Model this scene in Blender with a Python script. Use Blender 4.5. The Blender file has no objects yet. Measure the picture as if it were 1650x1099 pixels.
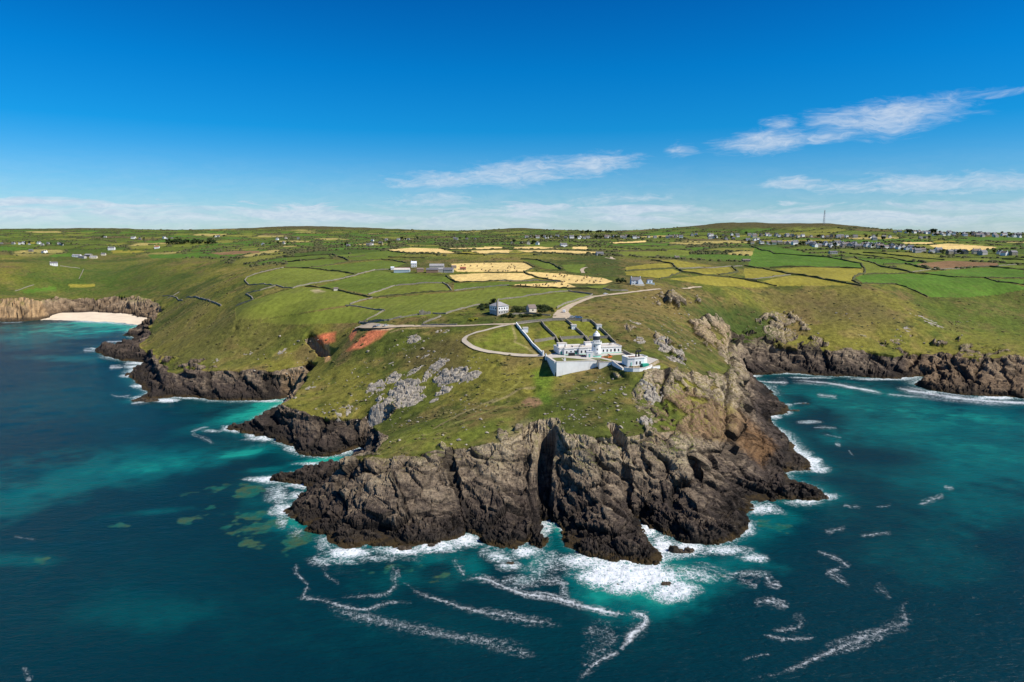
import bpy, math, random, time
import numpy as np
from mathutils import Vector, Matrix
T0 = time.time()
S = bpy.context.scene
C = bpy.context.collection
random.seed(7); RNG = np.random.default_rng(7)
R = math.radians

# ------------------------------------------------------------------ camera
CAM_H = 137.0
FPX = 1100.0                       # focal length in photograph pixels (24 mm equivalent)
PITCH = math.atan(173.5 / FPX)     # level line sits at photo row 376
cam_d = bpy.data.cameras.new('camera')
cam_d.sensor_width = 36; cam_d.lens = 24; cam_d.clip_start = 1; cam_d.clip_end = 60000
cam = bpy.data.objects.new('camera', cam_d); C.objects.link(cam)
cam.location = (0, 0, CAM_H); cam.rotation_euler = (math.pi / 2 - PITCH, 0, 0)
S.camera = cam

# ------------------------------------------------------------------ sun, sky, exposure
SUN_AZ, SUN_EL = 110.0, 47.0        # clockwise from +Y (view direction): from the right
sun_d = bpy.data.lights.new('sun', 'SUN'); sun_d.energy = 5.0; sun_d.angle = R(0.5); sun_d.color = (1.0, 0.94, 0.84)
sun = bpy.data.objects.new('sun', sun_d); C.objects.link(sun)
sv = Vector((math.sin(R(SUN_AZ)) * math.cos(R(SUN_EL)), math.cos(R(SUN_AZ)) * math.cos(R(SUN_EL)), math.sin(R(SUN_EL))))
sun.rotation_euler = sv.to_track_quat('Z', 'Y').to_euler(); sun.location = (600, 200, 700)
S.view_settings.view_transform = 'Standard'; S.view_settings.look = 'None'
S.view_settings.exposure = 0.22; S.view_settings.gamma = 1.0; S.view_settings.use_curve_mapping = False

class NT:
    """thin helper to wire shader nodes"""
    def __init__(s, tree): s.t = tree; s.n = tree.nodes; s.l = tree.links; s.n.clear()
    def new(s, kind, **kw):
        nd = s.n.new(kind)
        for k, v in kw.items(): setattr(nd, k, v)
        return nd
    def put(s, sock, v):
        if hasattr(v, 'is_output'): s.l.new(v, sock)
        elif v is not None: sock.default_value = v
    def m(s, op, a, b=None, c=None, clamp=False):
        nd = s.new('ShaderNodeMath', operation=op, use_clamp=clamp)
        s.put(nd.inputs[0], a)
        if b is not None: s.put(nd.inputs[1], b)
        if c is not None: s.put(nd.inputs[2], c)
        return nd.outputs[0]
    def mix(s, f, a, b, mode='MIX'):
        nd = s.new('ShaderNodeMix', data_type='RGBA', blend_type=mode)
        s.put(nd.inputs[0], f); s.put(nd.inputs[6], a); s.put(nd.inputs[7], b)
        return nd.outputs[2]
    def noise(s, vec, scale, detail=4, rough=0.55, dist=0.0, out=0):
        nd = s.new('ShaderNodeTexNoise'); s.put(nd.inputs['Vector'], vec)
        s.put(nd.inputs['Scale'], scale); s.put(nd.inputs['Detail'], detail); s.put(nd.inputs['Roughness'], rough); s.put(nd.inputs['Distortion'], dist)
        return nd.outputs[out]
    def voro(s, vec, scale, feature='F1', out=0, rnd=1.0):
        nd = s.new('ShaderNodeTexVoronoi', feature=feature); s.put(nd.inputs['Vector'], vec); s.put(nd.inputs['Scale'], scale)
        s.put(nd.inputs['Randomness'], rnd)
        return nd.outputs[out]
    def ramp(s, f, lo, hi, a=0.0, b=1.0, smooth=True):
        nd = s.new('ShaderNodeMapRange', interpolation_type='SMOOTHSTEP' if smooth else 'LINEAR', clamp=True)
        s.put(nd.inputs[0], f); s.put(nd.inputs[1], lo); s.put(nd.inputs[2], hi); s.put(nd.inputs[3], a); s.put(nd.inputs[4], b)
        return nd.outputs[0]
    def mapv(s, vec, scale=(1, 1, 1), rot=(0, 0, 0), loc=(0, 0, 0)):
        nd = s.new('ShaderNodeMapping'); s.put(nd.inputs[0], vec)
        nd.inputs[1].default_value = loc; nd.inputs[2].default_value = rot; nd.inputs[3].default_value = scale
        return nd.outputs[0]
    def attr(s, name, out=0):
        return s.new('ShaderNodeAttribute', attribute_name=name).outputs[out]
    def pos(s): return s.new('ShaderNodeNewGeometry').outputs['Position']

W = bpy.data.worlds.new('World'); S.world = W; W.use_nodes = True
def build_world():
    t = NT(W.node_tree)
    out = t.new('ShaderNodeOutputWorld'); bg = t.new('ShaderNodeBackground'); t.l.new(bg.outputs[0], out.inputs[0])
    sky = t.new('ShaderNodeTexSky', sky_type='NISHITA', sun_disc=False)
    sky.sun_elevation = R(SUN_EL); sky.sun_rotation = R(SUN_AZ); sky.altitude = 100; sky.air_density = 1.0; sky.dust_density = 0.15; sky.ozone_density = 3.0
    d = t.new('ShaderNodeTexCoord').outputs['Generated']
    sep = t.new('ShaderNodeSeparateXYZ'); t.l.new(d, sep.inputs[0])
    x, y, z = sep.outputs
    el = t.m('ARCSINE', z)
    az = t.m('ARCTAN2', x, y)
    # the clear, polarised summer blue: deeper away from the horizon, the same all the way round
    tint = t.new('ShaderNodeValToRGB'); t.put(tint.inputs[0], t.ramp(el, 0.0, R(30), smooth=False))
    cr = tint.color_ramp
    stops = SKY_STOPS
    cr.elements[0].position = stops[0][0]; cr.elements[0].color = (*stops[0][1], 1)
    cr.elements[1].position = stops[-1][0]; cr.elements[1].color = (*stops[-1][1], 1)
    for p_, c_ in stops[1:-1]:
        e = cr.elements.new(p_); e.color = (*c_, 1)
    base = t.mix(1.0, sky.outputs[0], tint.outputs[0], 'MULTIPLY')
    # cirrus: streaky noise in azimuth / elevation
    comb = t.new('ShaderNodeCombineXYZ'); t.put(comb.inputs[0], az); t.put(comb.inputs[1], el)
    ang = comb.outputs[0]
    warp = t.noise(t.mapv(ang, (9, 16, 1)), 1.0, 3, 0.55, 0.4, out=1)
    wv = t.new('ShaderNodeVectorMath', operation='MULTIPLY_ADD'); t.put(wv.inputs[0], warp); wv.inputs[1].default_value = (0.05, 0.022, 0); t.put(wv.inputs[2], ang)
    wsp = wv.outputs[0]
    n1 = t.noise(t.mapv(wsp, (14, 78, 1), (0, 0, R(-2))), 1.0, 9, 0.60, 0.7)
    n2 = t.noise(t.mapv(wsp, (46, 170, 1), (0, 0, R(-6)), (5, 2, 0)), 1.0, 9, 0.66, 0.9)
    strk = t.m('ADD', t.m('MULTIPLY', n1, 0.62), t.m('MULTIPLY', n2, 0.38))
    total = None
    for (u, v, ru, rv, rot, amp) in CLOUDS:
        b_ = (549.5 - v) / FPX; dy_ = math.cos(PITCH) + b_ * math.sin(PITCH); a0 = math.atan2((u - 825) / FPX, dy_); e0 = math.atan((b_ * math.cos(PITCH) - math.sin(PITCH)) / math.hypot(dy_, (u - 825) / FPX))
        mp = t.new('ShaderNodeMapping', vector_type='TEXTURE'); t.put(mp.inputs[0], wsp)
        mp.inputs[1].default_value = (a0 + 0.025, e0 + 0.011, 0); mp.inputs[2].default_value = (0, 0, R(rot)); mp.inputs[3].default_value = (ru / FPX, rv / FPX, 1)
        ln = t.new('ShaderNodeVectorMath', operation='LENGTH'); t.put(ln.inputs[0], mp.outputs[0])
        k = t.ramp(ln.outputs['Value'], 0.0, 1.0, amp, 0.0)
        total = k if total is None else t.m('MAXIMUM', total, k)
    streak = t.ramp(t.m('ADD', t.m('MULTIPLY', total, 0.80), t.m('MULTIPLY', t.m('SUBTRACT', strk, 0.5), 1.7)), 0.18, 1.05)
    streak = t.m('MULTIPLY', streak, t.ramp(total, 0.0, 0.18))
    # low bank of thin cloud above the hills, all the way round
    nb = t.noise(t.mapv(wsp, (7, 60, 1), (0, 0, 0), (3.3, 1, 0)), 1.0, 8, 0.62, 0.6)
    edge = t.m('ADD', t.m('SUBTRACT', R(2.5), el), t.m('MULTIPLY', t.m('SUBTRACT', nb, 0.5), R(2.6)))
    bank = t.m('MULTIPLY', t.ramp(edge, 0.0, R(0.55)), t.ramp(nb, 0.34, 0.62, 0.35, 1.0))
    low = t.ramp(el, R(0.2), R(1.5), 0.55, 1.0)
    bank = t.m('MULTIPLY', bank, low)
    veil = t.m('MULTIPLY', t.ramp(el, R(0.0), R(7.0), 0.30, 0.0), t.ramp(n1, 0.30, 0.7, 0.5, 1.0))
    dens = t.m('MAXIMUM', t.m('MULTIPLY', streak, 0.72), t.m('MAXIMUM', t.m('MULTIPLY', bank, 0.82), veil))
    cl = t.mix(t.ramp(n2, 0.3, 0.7), (4.6, 5.5, 6.8, 1), (6.2, 6.8, 7.6, 1))
    col = t.mix(dens, base, cl)
    t.l.new(col, bg.inputs[0]); bg.inputs[1].default_value = 0.10
SKY_STOPS = [(0.0, (0.52, 0.76, 0.98)), (0.13, (0.25, 0.66, 0.99)), (0.27, (0.030, 0.57, 0.99)), (0.42, (0.006, 0.53, 1.0)), (0.62, (0.003, 0.40, 0.88)), (1.0, (0.003, 0.33, 0.78))]
CLOUDS = [(840, 280, 287, 45, 5, 1.0), (710, 292, 172, 30, 0, 1.0), (940, 267, 172, 32, 7, 1.05), (1230, 231, 138, 30, 3, 1.1), (1330, 222, 114, 16, 5, .85),
          (1420, 190, 172, 40, 5, 1.15), (1500, 176, 126, 27, 10, .8), (1265, 204, 59, 20, -3, .8), (1100, 244, 52, 22, -8, .75), (700, 323, 161, 22, 0, .95),
          (1000, 322, 195, 22, 3, .8), (1290, 297, 103, 20, -2, 1.05), (1460, 300, 252, 30, 0, 1.0), (1580, 296, 195, 32, 2, .95), (1580, 278, 114, 15, 0, .6), (1625, 148, 57, 7, 6, .7),
          (310, 357, 50, 35, 25, 1.0), (110, 350, 69, 15, 0, .7), (200, 335, 299, 12, 0, .6), (560, 345, 252, 15, 0, .6)]
build_world()

# ------------------------------------------------------------------ photo pixels -> directions
CP, SP = math.cos(PITCH), math.sin(PITCH)
def ray(u, v):
    a = (u - 825.0) / FPX; b = (549.5 - v) / FPX
    return np.array([a, CP + b * SP, -SP + b * CP])
def up(u, v, h):                   # where the ray through a pixel reaches height h
    d = ray(u, v); k = (h - CAM_H) / d[2]
    return np.array([d[0] * k, d[1] * k, h])
def upy(u, v, y):
    d = ray(u, v); k = y / d[1]
    return np.array([d[0] * k, y, CAM_H + d[2] * k])
def to_px(x, y, z):
    dz = z - CAM_H
    f = y * CP - dz * SP; w = y * SP + dz * CP
    return 825 + FPX * x / f, 549.5 - FPX * w / f

# ------------------------------------------------------------------ numpy noise
def _hash(ix, iy, iz, seed):
    h = (ix.astype(np.int64) * 374761393 + iy.astype(np.int64) * 668265263 + iz.astype(np.int64) * 2147483647 + seed * 1274126177) & 0xffffffff
    h = ((h ^ (h >> 13)) * 1274126177) & 0xffffffff
    h = ((h ^ (h >> 16)) * 2246822519) & 0xffffffff
    return ((h ^ (h >> 15)) & 0xffffff).astype(np.float32) / 16777215.0
def vnoise(x, y, z=None, seed=0):
    if z is None:
        ix, iy = np.floor(x), np.floor(y); fx, fy = (x - ix).astype(np.float32), (y - iy).astype(np.float32)
        fx = fx * fx * (3 - 2 * fx); fy = fy * fy * (3 - 2 * fy); o = np.zeros_like(ix)
        a = _hash(ix, iy, o, seed); b = _hash(ix + 1, iy, o, seed); c = _hash(ix, iy + 1, o, seed); d = _hash(ix + 1, iy + 1, o, seed)
        return (a + (b - a) * fx) * (1 - fy) + (c + (d - c) * fx) * fy
    iz = np.floor(z); fz = (z - iz).astype(np.float32); fz = fz * fz * (3 - 2 * fz)
    ix, iy = np.floor(x), np.floor(y); fx, fy = (x - ix).astype(np.float32), (y - iy).astype(np.float32)
    fx = fx * fx * (3 - 2 * fx); fy = fy * fy * (3 - 2 * fy)
    r = []
    for k in (0, 1):
        a = _hash(ix, iy, iz + k, seed); b = _hash(ix + 1, iy, iz + k, seed); c = _hash(ix, iy + 1, iz + k, seed); d = _hash(ix + 1, iy + 1, iz + k, seed)
        r.append((a + (b - a) * fx) * (1 - fy) + (c + (d - c) * fx) * fy)
    return r[0] * (1 - fz) + r[1] * fz
def fbm(x, y, sc, octv=4, seed=0, z=None, gain=0.5):
    s = 0; a = 1; tot = 0
    for o in range(octv):
        k = 2.03 ** o / sc
        s = s + a * vnoise(x * k + 17.1 * o, y * k + 9.7 * o, None if z is None else z * k + 3.3 * o, seed + o); tot += a; a *= gain
    return s / tot                  # 0..1
def worley(P, seed=0):
    """nearest / second nearest jittered cell of each point: F1, F2, a random triple of the nearest cell, offset from its seed"""
    b = np.floor(P); n = len(P)
    f1 = np.full(n, 9e9, np.float32); f2 = np.full(n, 9e9, np.float32)
    rid = np.zeros((n, 3), np.float32); off = np.zeros((n, 3), np.float32)
    for dx in (-1, 0, 1):
        for dy in (-1, 0, 1):
            for dz in (-1, 0, 1):
                cx, cy, cz = b[:, 0] + dx, b[:, 1] + dy, b[:, 2] + dz
                j = np.stack([_hash(cx, cy, cz, seed + 1), _hash(cx, cy, cz, seed + 2), _hash(cx, cy, cz, seed + 3)], 1)
                v = P - (np.stack([cx, cy, cz], 1) + j); d = np.sqrt((v * v).sum(1))
                nw = d < f1
                f2 = np.where(nw, f1, np.minimum(f2, d)); f1 = np.where(nw, d, f1)
                k = np.stack([_hash(cx, cy, cz, seed + 4), _hash(cx, cy, cz, seed + 5), _hash(cx, cy, cz, seed + 6)], 1)
                rid[nw] = k[nw]; off[nw] = v[nw]
    return f1, f2, rid, off
def sstep(x, a, b):
    t = np.clip((x - a) / (b - a), 0, 1); return t * t * (3 - 2 * t)
def seg_dist(px, py, pl):
    """distance to a polyline (n,2), and the position along it 0..1 of the nearest point"""
    best = np.full(px.shape, 9e18); par = np.zeros(px.shape)
    n = len(pl) - 1
    for i in range(n):
        ax, ay = pl[i]; bx, by = pl[i + 1]; dx, dy = bx - ax, by - ay; L = dx * dx + dy * dy + 1e-9
        t = np.clip(((px - ax) * dx + (py - ay) * dy) / L, 0, 1)
        d = (px - ax - t * dx) ** 2 + (py - ay - t * dy) ** 2
        k = d < best
        best = np.where(k, d, best); par = np.where(k, (i + t) / n, par)
    return np.sqrt(best), par
def in_poly(px, py, pl):
    r = np.zeros(px.shape, bool); n = len(pl); j = n - 1
    for i in range(n):
        xi, yi = pl[i]; xj, yj = pl[j]
        if yi != yj:
            c = ((yi > py) != (yj > py)) & (px < (xj - xi) * (py - yi) / (yj - yi) + xi)
            r ^= c
        j = i
    return r

# ------------------------------------------------------------------ mesh helpers, tagging
def mesh_obj(name, verts, faces, mat=None, parent=None, smooth=False):
    me = bpy.data.meshes.new(name); me.from_pydata([tuple(map(float, v)) for v in verts], [], faces); me.update()
    if mat: me.materials.append(mat)
    if smooth: me.polygons.foreach_set('use_smooth', [True] * len(me.polygons))
    o = bpy.data.objects.new(name, me); C.objects.link(o)
    if parent: o.parent = parent
    return o
def fast_mesh(name, V, F, mat=None, smooth=False):
    """numpy verts (n,3), quads (m,4)"""
    me = bpy.data.meshes.new(name); n, m = len(V), len(F); k = F.shape[1]
    me.vertices.add(n); me.vertices.foreach_set('co', V.astype(np.float32).ravel())
    me.loops.add(m * k); me.loops.foreach_set('vertex_index', F.astype(np.int32).ravel())
    me.polygons.add(m); me.polygons.foreach_set('loop_start', np.arange(0, m * k, k, dtype=np.int32))
    try: me.polygons.foreach_set('loop_total', np.full(m, k, np.int32))
    except Exception: pass
    me.polygons.foreach_set('use_smooth', np.full(m, smooth, bool))
    me.update(calc_edges=True); me.validate()
    if mat: me.materials.append(mat)
    o = bpy.data.objects.new(name, me); C.objects.link(o); return o
def set_attr(o, name, arr, kind='FLOAT'):
    a = o.data.attributes.new(name, kind, 'POINT')
    if kind == 'FLOAT': a.data.foreach_set('value', np.ascontiguousarray(arr, np.float32).ravel())
    else: a.data.foreach_set('color', np.ascontiguousarray(arr, np.float32).ravel())
def tag(o, label=None, cat=None, group=None, kind=None):
    if label: o['label'] = label
    if cat: o['category'] = cat
    if group: o['group'] = group
    if kind: o['kind'] = kind
    return o
def empty(name, loc=(0, 0, 0), rz=0.0):
    o = bpy.data.objects.new(name, None); C.objects.link(o); o.location = loc; o.rotation_euler = (0, 0, rz); o.empty_display_size = 0.5
    return o
def copy_tree(o, parent=None):
    c = o.copy(); C.objects.link(c); c.parent = parent
    for ch in o.children: copy_tree(ch, c)
    return c

class MB:
    """collects simple solids into one mesh"""
    def __init__(s): s.v = []; s.f = []
    def add(s, vs, fs):
        b = len(s.v); s.v += [tuple(map(float, p)) for p in vs]; s.f += [tuple(b + i for i in q) for q in fs]; return s
    def box(s, x0, x1, y0, y1, z0, z1):
        return s.add([(x0, y0, z0), (x1, y0, z0), (x1, y1, z0), (x0, y1, z0), (x0, y0, z1), (x1, y0, z1), (x1, y1, z1), (x0, y1, z1)],
                     [(0, 3, 2, 1), (4, 5, 6, 7), (0, 1, 5, 4), (1, 2, 6, 5), (2, 3, 7, 6), (3, 0, 4, 7)])
    def prism(s, poly, z0, z1):
        n = len(poly); z0 = [z0] * n if not hasattr(z0, '__len__') else z0; z1 = [z1] * n if not hasattr(z1, '__len__') else z1
        vs = [(p[0], p[1], z0[i]) for i, p in enumerate(poly)] + [(p[0], p[1], z1[i]) for i, p in enumerate(poly)]
        return s.add(vs, [tuple(range(n - 1, -1, -1)), tuple(range(n, 2 * n))] + [(i, (i + 1) % n, n + (i + 1) % n, n + i) for i in range(n)])
    def xprism(s, prof, x0, x1):                       # profile in (y, z) swept along x
        n = len(prof)
        vs = [(x0, p[0], p[1]) for p in prof] + [(x1, p[0], p[1]) for p in prof]
        return s.add(vs, [tuple(range(n)), tuple(range(2 * n - 1, n - 1, -1))] + [(i, n + i, n + (i + 1) % n, (i + 1) % n) for i in range(n)])
    def yprism(s, prof, y0, y1):                       # profile in (x, z) swept along y
        n = len(prof)
        vs = [(p[0], y0, p[1]) for p in prof] + [(p[0], y1, p[1]) for p in prof]
        return s.add(vs, [tuple(range(n)), tuple(range(2 * n - 1, n - 1, -1))] + [(i, n + i, n + (i + 1) % n, (i + 1) % n) for i in range(n)])
    def lathe(s, prof, n=24, c=(0, 0)):
        b = []; k = len(prof)
        for (r, z) in prof:
            for i in range(n):
                a = 2 * math.pi * i / n; b.append((c[0] + r * math.cos(a), c[1] + r * math.sin(a), z))
        fs = [(j * n + i, j * n + (i + 1) % n, (j + 1) * n + (i + 1) % n, (j + 1) * n + i) for j in range(k - 1) for i in range(n)]
        fs += [tuple(range(n - 1, -1, -1)), tuple((k - 1) * n + i for i in range(n))]
        return s.add(b, fs)
    def tube(s, p, q, r, n=6, r2=None):
        p, q = Vector(p), Vector(q); d = (q - p).normalized(); a = d.orthogonal().normalized(); b = d.cross(a); r2 = r if r2 is None else r2
        vs = [p + (a * math.cos(t) + b * math.sin(t)) * r for t in [2 * math.pi * i / n for i in range(n)]]
        vs += [q + (a * math.cos(t) + b * math.sin(t)) * r2 for t in [2 * math.pi * i / n for i in range(n)]]
        return s.add(vs, [tuple(range(n - 1, -1, -1)), tuple(range(n, 2 * n))] + [(i, (i + 1) % n, n + (i + 1) % n, n + i) for i in range(n)])
    def build(s, name, mat, parent=None, smooth=False):
        return mesh_obj(name, s.v, s.f, mat, parent, smooth)

def mat_plain(name, col, rough=0.8, var=0.12, scale=1.5, bump=0.0, metallic=0.0, spec=0.3, dirt=0.0, dirt_col=(0.10, 0.09, 0.07)):
    m = bpy.data.materials.new(name); m.use_nodes = True; t = NT(m.node_tree)
    out = t.new('ShaderNodeOutputMaterial'); b = t.new('ShaderNodeBsdfPrincipled'); t.l.new(b.outputs[0], out.inputs[0])
    p = t.new('ShaderNodeTexCoord').outputs['Object']
    n = t.noise(p, scale, 5, 0.6)
    k = t.ramp(n, 0.25, 0.75, 1 - var, 1 + var, smooth=False)
    c = t.mix(1.0, (*col, 1), k, 'MULTIPLY')
    if dirt:
        c = t.mix(t.ramp(t.noise(t.mapv(p, (1, 1, 0.35)), scale * 0.6, 6, 0.7), 0.48, 0.78, 0, dirt), c, (*dirt_col, 1))
    t.l.new(c, b.inputs['Base Color']); b.inputs['Roughness'].default_value = rough; b.inputs['Metallic'].default_value = metallic
    b.inputs['Specular IOR Level'].default_value = spec
    if bump:
        bn = t.new('ShaderNodeBump'); bn.inputs['Strength'].default_value = bump; bn.inputs['Distance'].default_value = 0.15
        t.l.new(t.noise(p, scale * 3, 5, 0.65), bn.inputs['Height']); t.l.new(bn.outputs[0], b.inputs['Normal'])
    return m
# ------------------------------------------------------------------ the lie of the land
# shoreline at sea level, traced in the photograph (left to right), then closed far inland
SHORE = [(-420, 519), (-200, 521), (-60, 520), (0, 519), (40, 518), (70, 515), (95, 508), (140, 505.5), (200, 509), (236, 516), (244, 521), (226, 526), (214, 530), (202, 541), (222, 546), (205, 552), (168, 558), (156, 565), (172, 575), (200, 581), (232, 584), (218, 592), (206, 606), (226, 622),
    (240, 634), (212, 647), (262, 641), (310, 640), (345, 645), (385, 646), (425, 645), (452, 643), (470, 640), (466, 648), (445, 657), (428, 668), (402, 684), (366, 692), (402, 700), (440, 709), (470, 722), (482, 733), (520, 737), (552, 731), (580, 722), (592, 728), (566, 741), (545, 747), (500, 757), (432, 771),
    (428, 777), (478, 781), (502, 788), (488, 802), (458, 822), (464, 836), (496, 842), (502, 856), (526, 862), (532, 876), (562, 884), (600, 877), (648, 884), (700, 876), (738, 868), (752, 856), (772, 870), (798, 880), (830, 884), (848, 872), (874, 880), (876, 856), (874, 842), (886, 838), (908, 858), (918, 880), (950, 893), (1000, 905),
    (1045, 911), (1066, 905), (1062, 888), (1042, 864), (1020, 838), (1034, 836), (1056, 856), (1082, 864), (1112, 876), (1150, 880), (1182, 870), (1208, 852), (1192, 830), (1212, 816), (1206, 808), (1256, 806), (1306, 806), (1336, 800), (1318, 788), (1282, 775), (1262, 762), (1290, 758), (1318, 756), (1304, 740), (1282, 726),
    (1270, 706), (1242, 682), (1234, 671), (1262, 667), (1274, 658), (1258, 650), (1240, 632), (1216, 612), (1198, 603), (1230, 604), (1270, 602), (1320, 606), (1380, 607), (1440, 611), (1480, 606), (1498, 608), (1474, 620), (1500, 629), (1560, 637), (1640, 642), (1700, 640), (1760, 625), (1820, 610), (1900, 610), (2100, 612)]
# the lip where turf gives way to rock: (u, v, height)
LIP = [(-420, 484, 33), (-200, 482, 33), (-60, 481, 34), (0, 480, 34), (40, 481, 32), (62, 487, 27), (75, 489, 19.5), (100, 488, 14.5), (135, 482, 17), (170, 478, 22), (210, 478, 24), (248, 487, 23), (264, 500, 18.5), (250, 516, 13), (242, 528, 9), (240, 545, 9), (228, 557, 10), (236, 566, 9), (252, 577, 10), (262, 592, 11), (285, 603, 13), (325, 598, 17),
    (365, 599, 19), (400, 597, 20), (440, 598, 21), (470, 592, 23), (500, 582, 27), (505, 590, 26), (490, 612, 24), (468, 640, 21), (455, 650, 19), (480, 660, 18), (500, 668, 16), (540, 678, 15), (575, 681, 13.5), (606, 690, 17), (626, 702, 20), (612, 722, 20), (585, 738, 20), (556, 739, 21), (590, 740, 24), (640, 737, 26), (690, 729, 28), (720, 726, 28),
    (760, 718, 30), (800, 714, 31), (835, 698, 33), (852, 684, 35), (872, 676, 36.5), (900, 676, 37), (912, 700, 35), (950, 705, 35), (1000, 703, 35), (1040, 698, 35), (1085, 692, 34.5), (1115, 668, 35), (1145, 640, 35), (1166, 618, 34.5), (1172, 598, 37), (1168, 583, 40), (1160, 568, 42), (1166, 556, 37), (1190, 553, 29), (1206, 552, 26), (1250, 553, 25), (1296, 563, 20.5),
    (1345, 566, 20), (1400, 566, 20), (1440, 573, 17), (1490, 572, 16), (1530, 572, 17), (1570, 577, 20), (1620, 574, 22), (1680, 574, 22), (1800, 570, 22), (2100, 570, 22)]
# heights of the turf surface: (u, v, h)
TOP = [(640, 700, 26), (700, 690, 30), (760, 680, 34), (820, 660, 38), (900, 650, 42), (960, 650, 43), (1010, 660, 42), (600, 660, 24.4), (560, 650, 23.5), (680, 640, 31), (740, 620, 39.5), (800, 610, 45), (860, 602, 48.5), (893, 603, 49.5), (950, 597, 51.5), (1000, 612, 50), (1040, 615, 48.5), (1080, 620, 46),
    (500, 640, 21), (540, 610, 30), (600, 590, 39), (660, 570, 48.5), (720, 550, 58), (800, 570, 56), (870, 576, 56), (495, 557, 38), (500, 540, 46), (500, 520, 55), (500, 500, 65), (545, 568, 40), (560, 545, 51), (560, 530, 59), (560, 515, 66), (620, 530, 61), (620, 515, 66), (680, 505, 71), (620, 480, 74), (600, 450, 84),
    (400, 500, 62), (400, 470, 73), (400, 440, 86), (450, 520, 52), (400, 540, 38), (400, 570, 28), (350, 560, 30), (290, 560, 24), (330, 530, 38), (330, 500, 50), (330, 470, 60), (260, 560, 17), (250, 535, 20), (270, 505, 29), (300, 480, 45), (350, 450, 66), (300, 455, 55),
    (200, 464, 33), (130, 464, 32), (170, 455, 40), (170, 440, 52), (250, 440, 60), (250, 420, 78), (170, 420, 70), (80, 470, 38), (0, 440, 62), (80, 424, 76), (0, 400, 98), (150, 411, 82), (150, 395, 104), (300, 395, 104), (300, 410, 90), (400, 415, 92), (400, 395, 106),
    (520, 430, 91), (520, 410, 101), (520, 395, 108), (690, 437, 92), (690, 420, 97), (690, 400, 107), (800, 430, 95), (800, 405, 106), (900, 450, 86), (900, 470, 82), (950, 480, 79), (850, 480, 78), (750, 480, 76), (905, 500, 74), (940, 490, 76), (805, 503, 74), (850, 517, 70.5), (770, 530, 65.5), (755, 550, 61),
    (970, 517, 70.5), (900, 517, 71), (1000, 530, 66), (1040, 560, 57.5), (897, 574, 57), (1000, 567, 57), (960, 578, 57), (925, 545, 61.5), (970, 543, 62), (900, 560, 58), (985, 558, 58), (975, 590, 54), (1010, 599, 55), (1030, 600, 55), (1046, 597, 55.2), (1062, 591, 55), (1060, 540, 62), (1060, 510, 69), (1050, 480, 76.5), (1050, 460, 84), (1120, 560, 50), (1100, 530, 57), (1100, 500, 65), (1150, 500, 61), (1130, 480, 69),
    (1110, 595, 46), (1150, 590, 41), (1190, 530, 37), (1250, 520, 40), (1250, 500, 50), (1250, 460, 74), (1180, 470, 72), (1350, 545, 30), (1350, 510, 46), (1400, 460, 76), (1400, 490, 58), (1450, 540, 32), (1480, 520, 42), (1500, 490, 55), (1550, 470, 66), (1560, 535, 32), (1600, 500, 48), (1640, 540, 29), (1640, 500, 46), (1640, 460, 72),
    (1300, 440, 84), (1500, 430, 88), (1640, 430, 88), (1100, 440, 88), (1100, 415, 97), (1300, 415, 97), (1500, 410, 101), (1640, 410, 102), (1450, 395, 113), (1640, 395, 113), (1300, 395, 113), (1100, 395, 110), (1000, 385, 123.5), (1200, 385, 122), (-150, 440, 62), (-150, 400, 98), (1800, 500, 46), (1800, 440, 84), (1800, 400, 110), (1450, 383, 126)]
FAR = [(1600, 376.5, 2050), (1640, 376, 2200), (1700, 376, 2300), (1800, 376, 2300), (1450, 373, 2300), (1400, 367, 2250), (1330, 360, 2200), (1250, 361, 2300), (1180, 358, 2450), (1100, 366, 2500), (1050, 370, 2600), (980, 373, 2800), (900, 374, 3000), (830, 367, 3400), (760, 372, 3300), (690, 371, 3400), (600, 368, 3500), (490, 364, 3400), (400, 369, 3400), (330, 374, 3400), (230, 371, 3500), (150, 367, 3300),
    (80, 372, 3300), (0, 370, 3200), (-150, 372, 3200), (700, 383, 2400), (500, 380, 2600), (300, 384, 2300), (100, 382, 2400), (0, 382, 2300), (900, 380, 2300), (1100, 380, 2050), (600, 388, 2000), (-150, 382, 2300), (1500, 381, 1850), (1330, 377, 1950), (1200, 376, 2050)]
ctrl = [up(*p) for p in TOP] + [up(*p) for p in LIP] + [upy(*p) for p in FAR]
for k in range(-3, 13):
    ctrl.append(upy(k * 170 - 100, 395, 4700))
ctrl = np.array(ctrl)
cx = np.arctan2(ctrl[:, 0], ctrl[:, 1]); cl = np.log(np.hypot(ctrl[:, 0], ctrl[:, 1]))
keep = []                            # drop near-duplicates, they make the fit ring
for i in range(len(ctrl)):
    if all((cx[i] - cx[j]) ** 2 + (cl[i] - cl[j]) ** 2 > 0.013 ** 2 for j in keep): keep.append(i)
ctrl, cx, cl = ctrl[keep], cx[keep], cl[keep]
def phi(a, b): return np.sqrt(a * a + b * b + 0.02 ** 2)
nC = len(ctrl); A = np.zeros((nC + 3, nC + 3))
A[:nC, :nC] = phi(cx[:, None] - cx[None], cl[:, None] - cl[None]) - np.eye(nC) * 0.004
A[:nC, nC] = 1; A[:nC, nC + 1] = cx; A[:nC, nC + 2] = cl; A[nC:, :nC] = A[:nC, nC:].T
wts = np.linalg.solve(A, np.concatenate([ctrl[:, 2], np.zeros(3)]))
def top_height(az, lr):
    s = wts[nC] + wts[nC + 1] * az + wts[nC + 2] * lr
    for i in range(nC): s = s + wts[i] * phi(az - cx[i], lr - cl[i])
    return s

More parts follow.
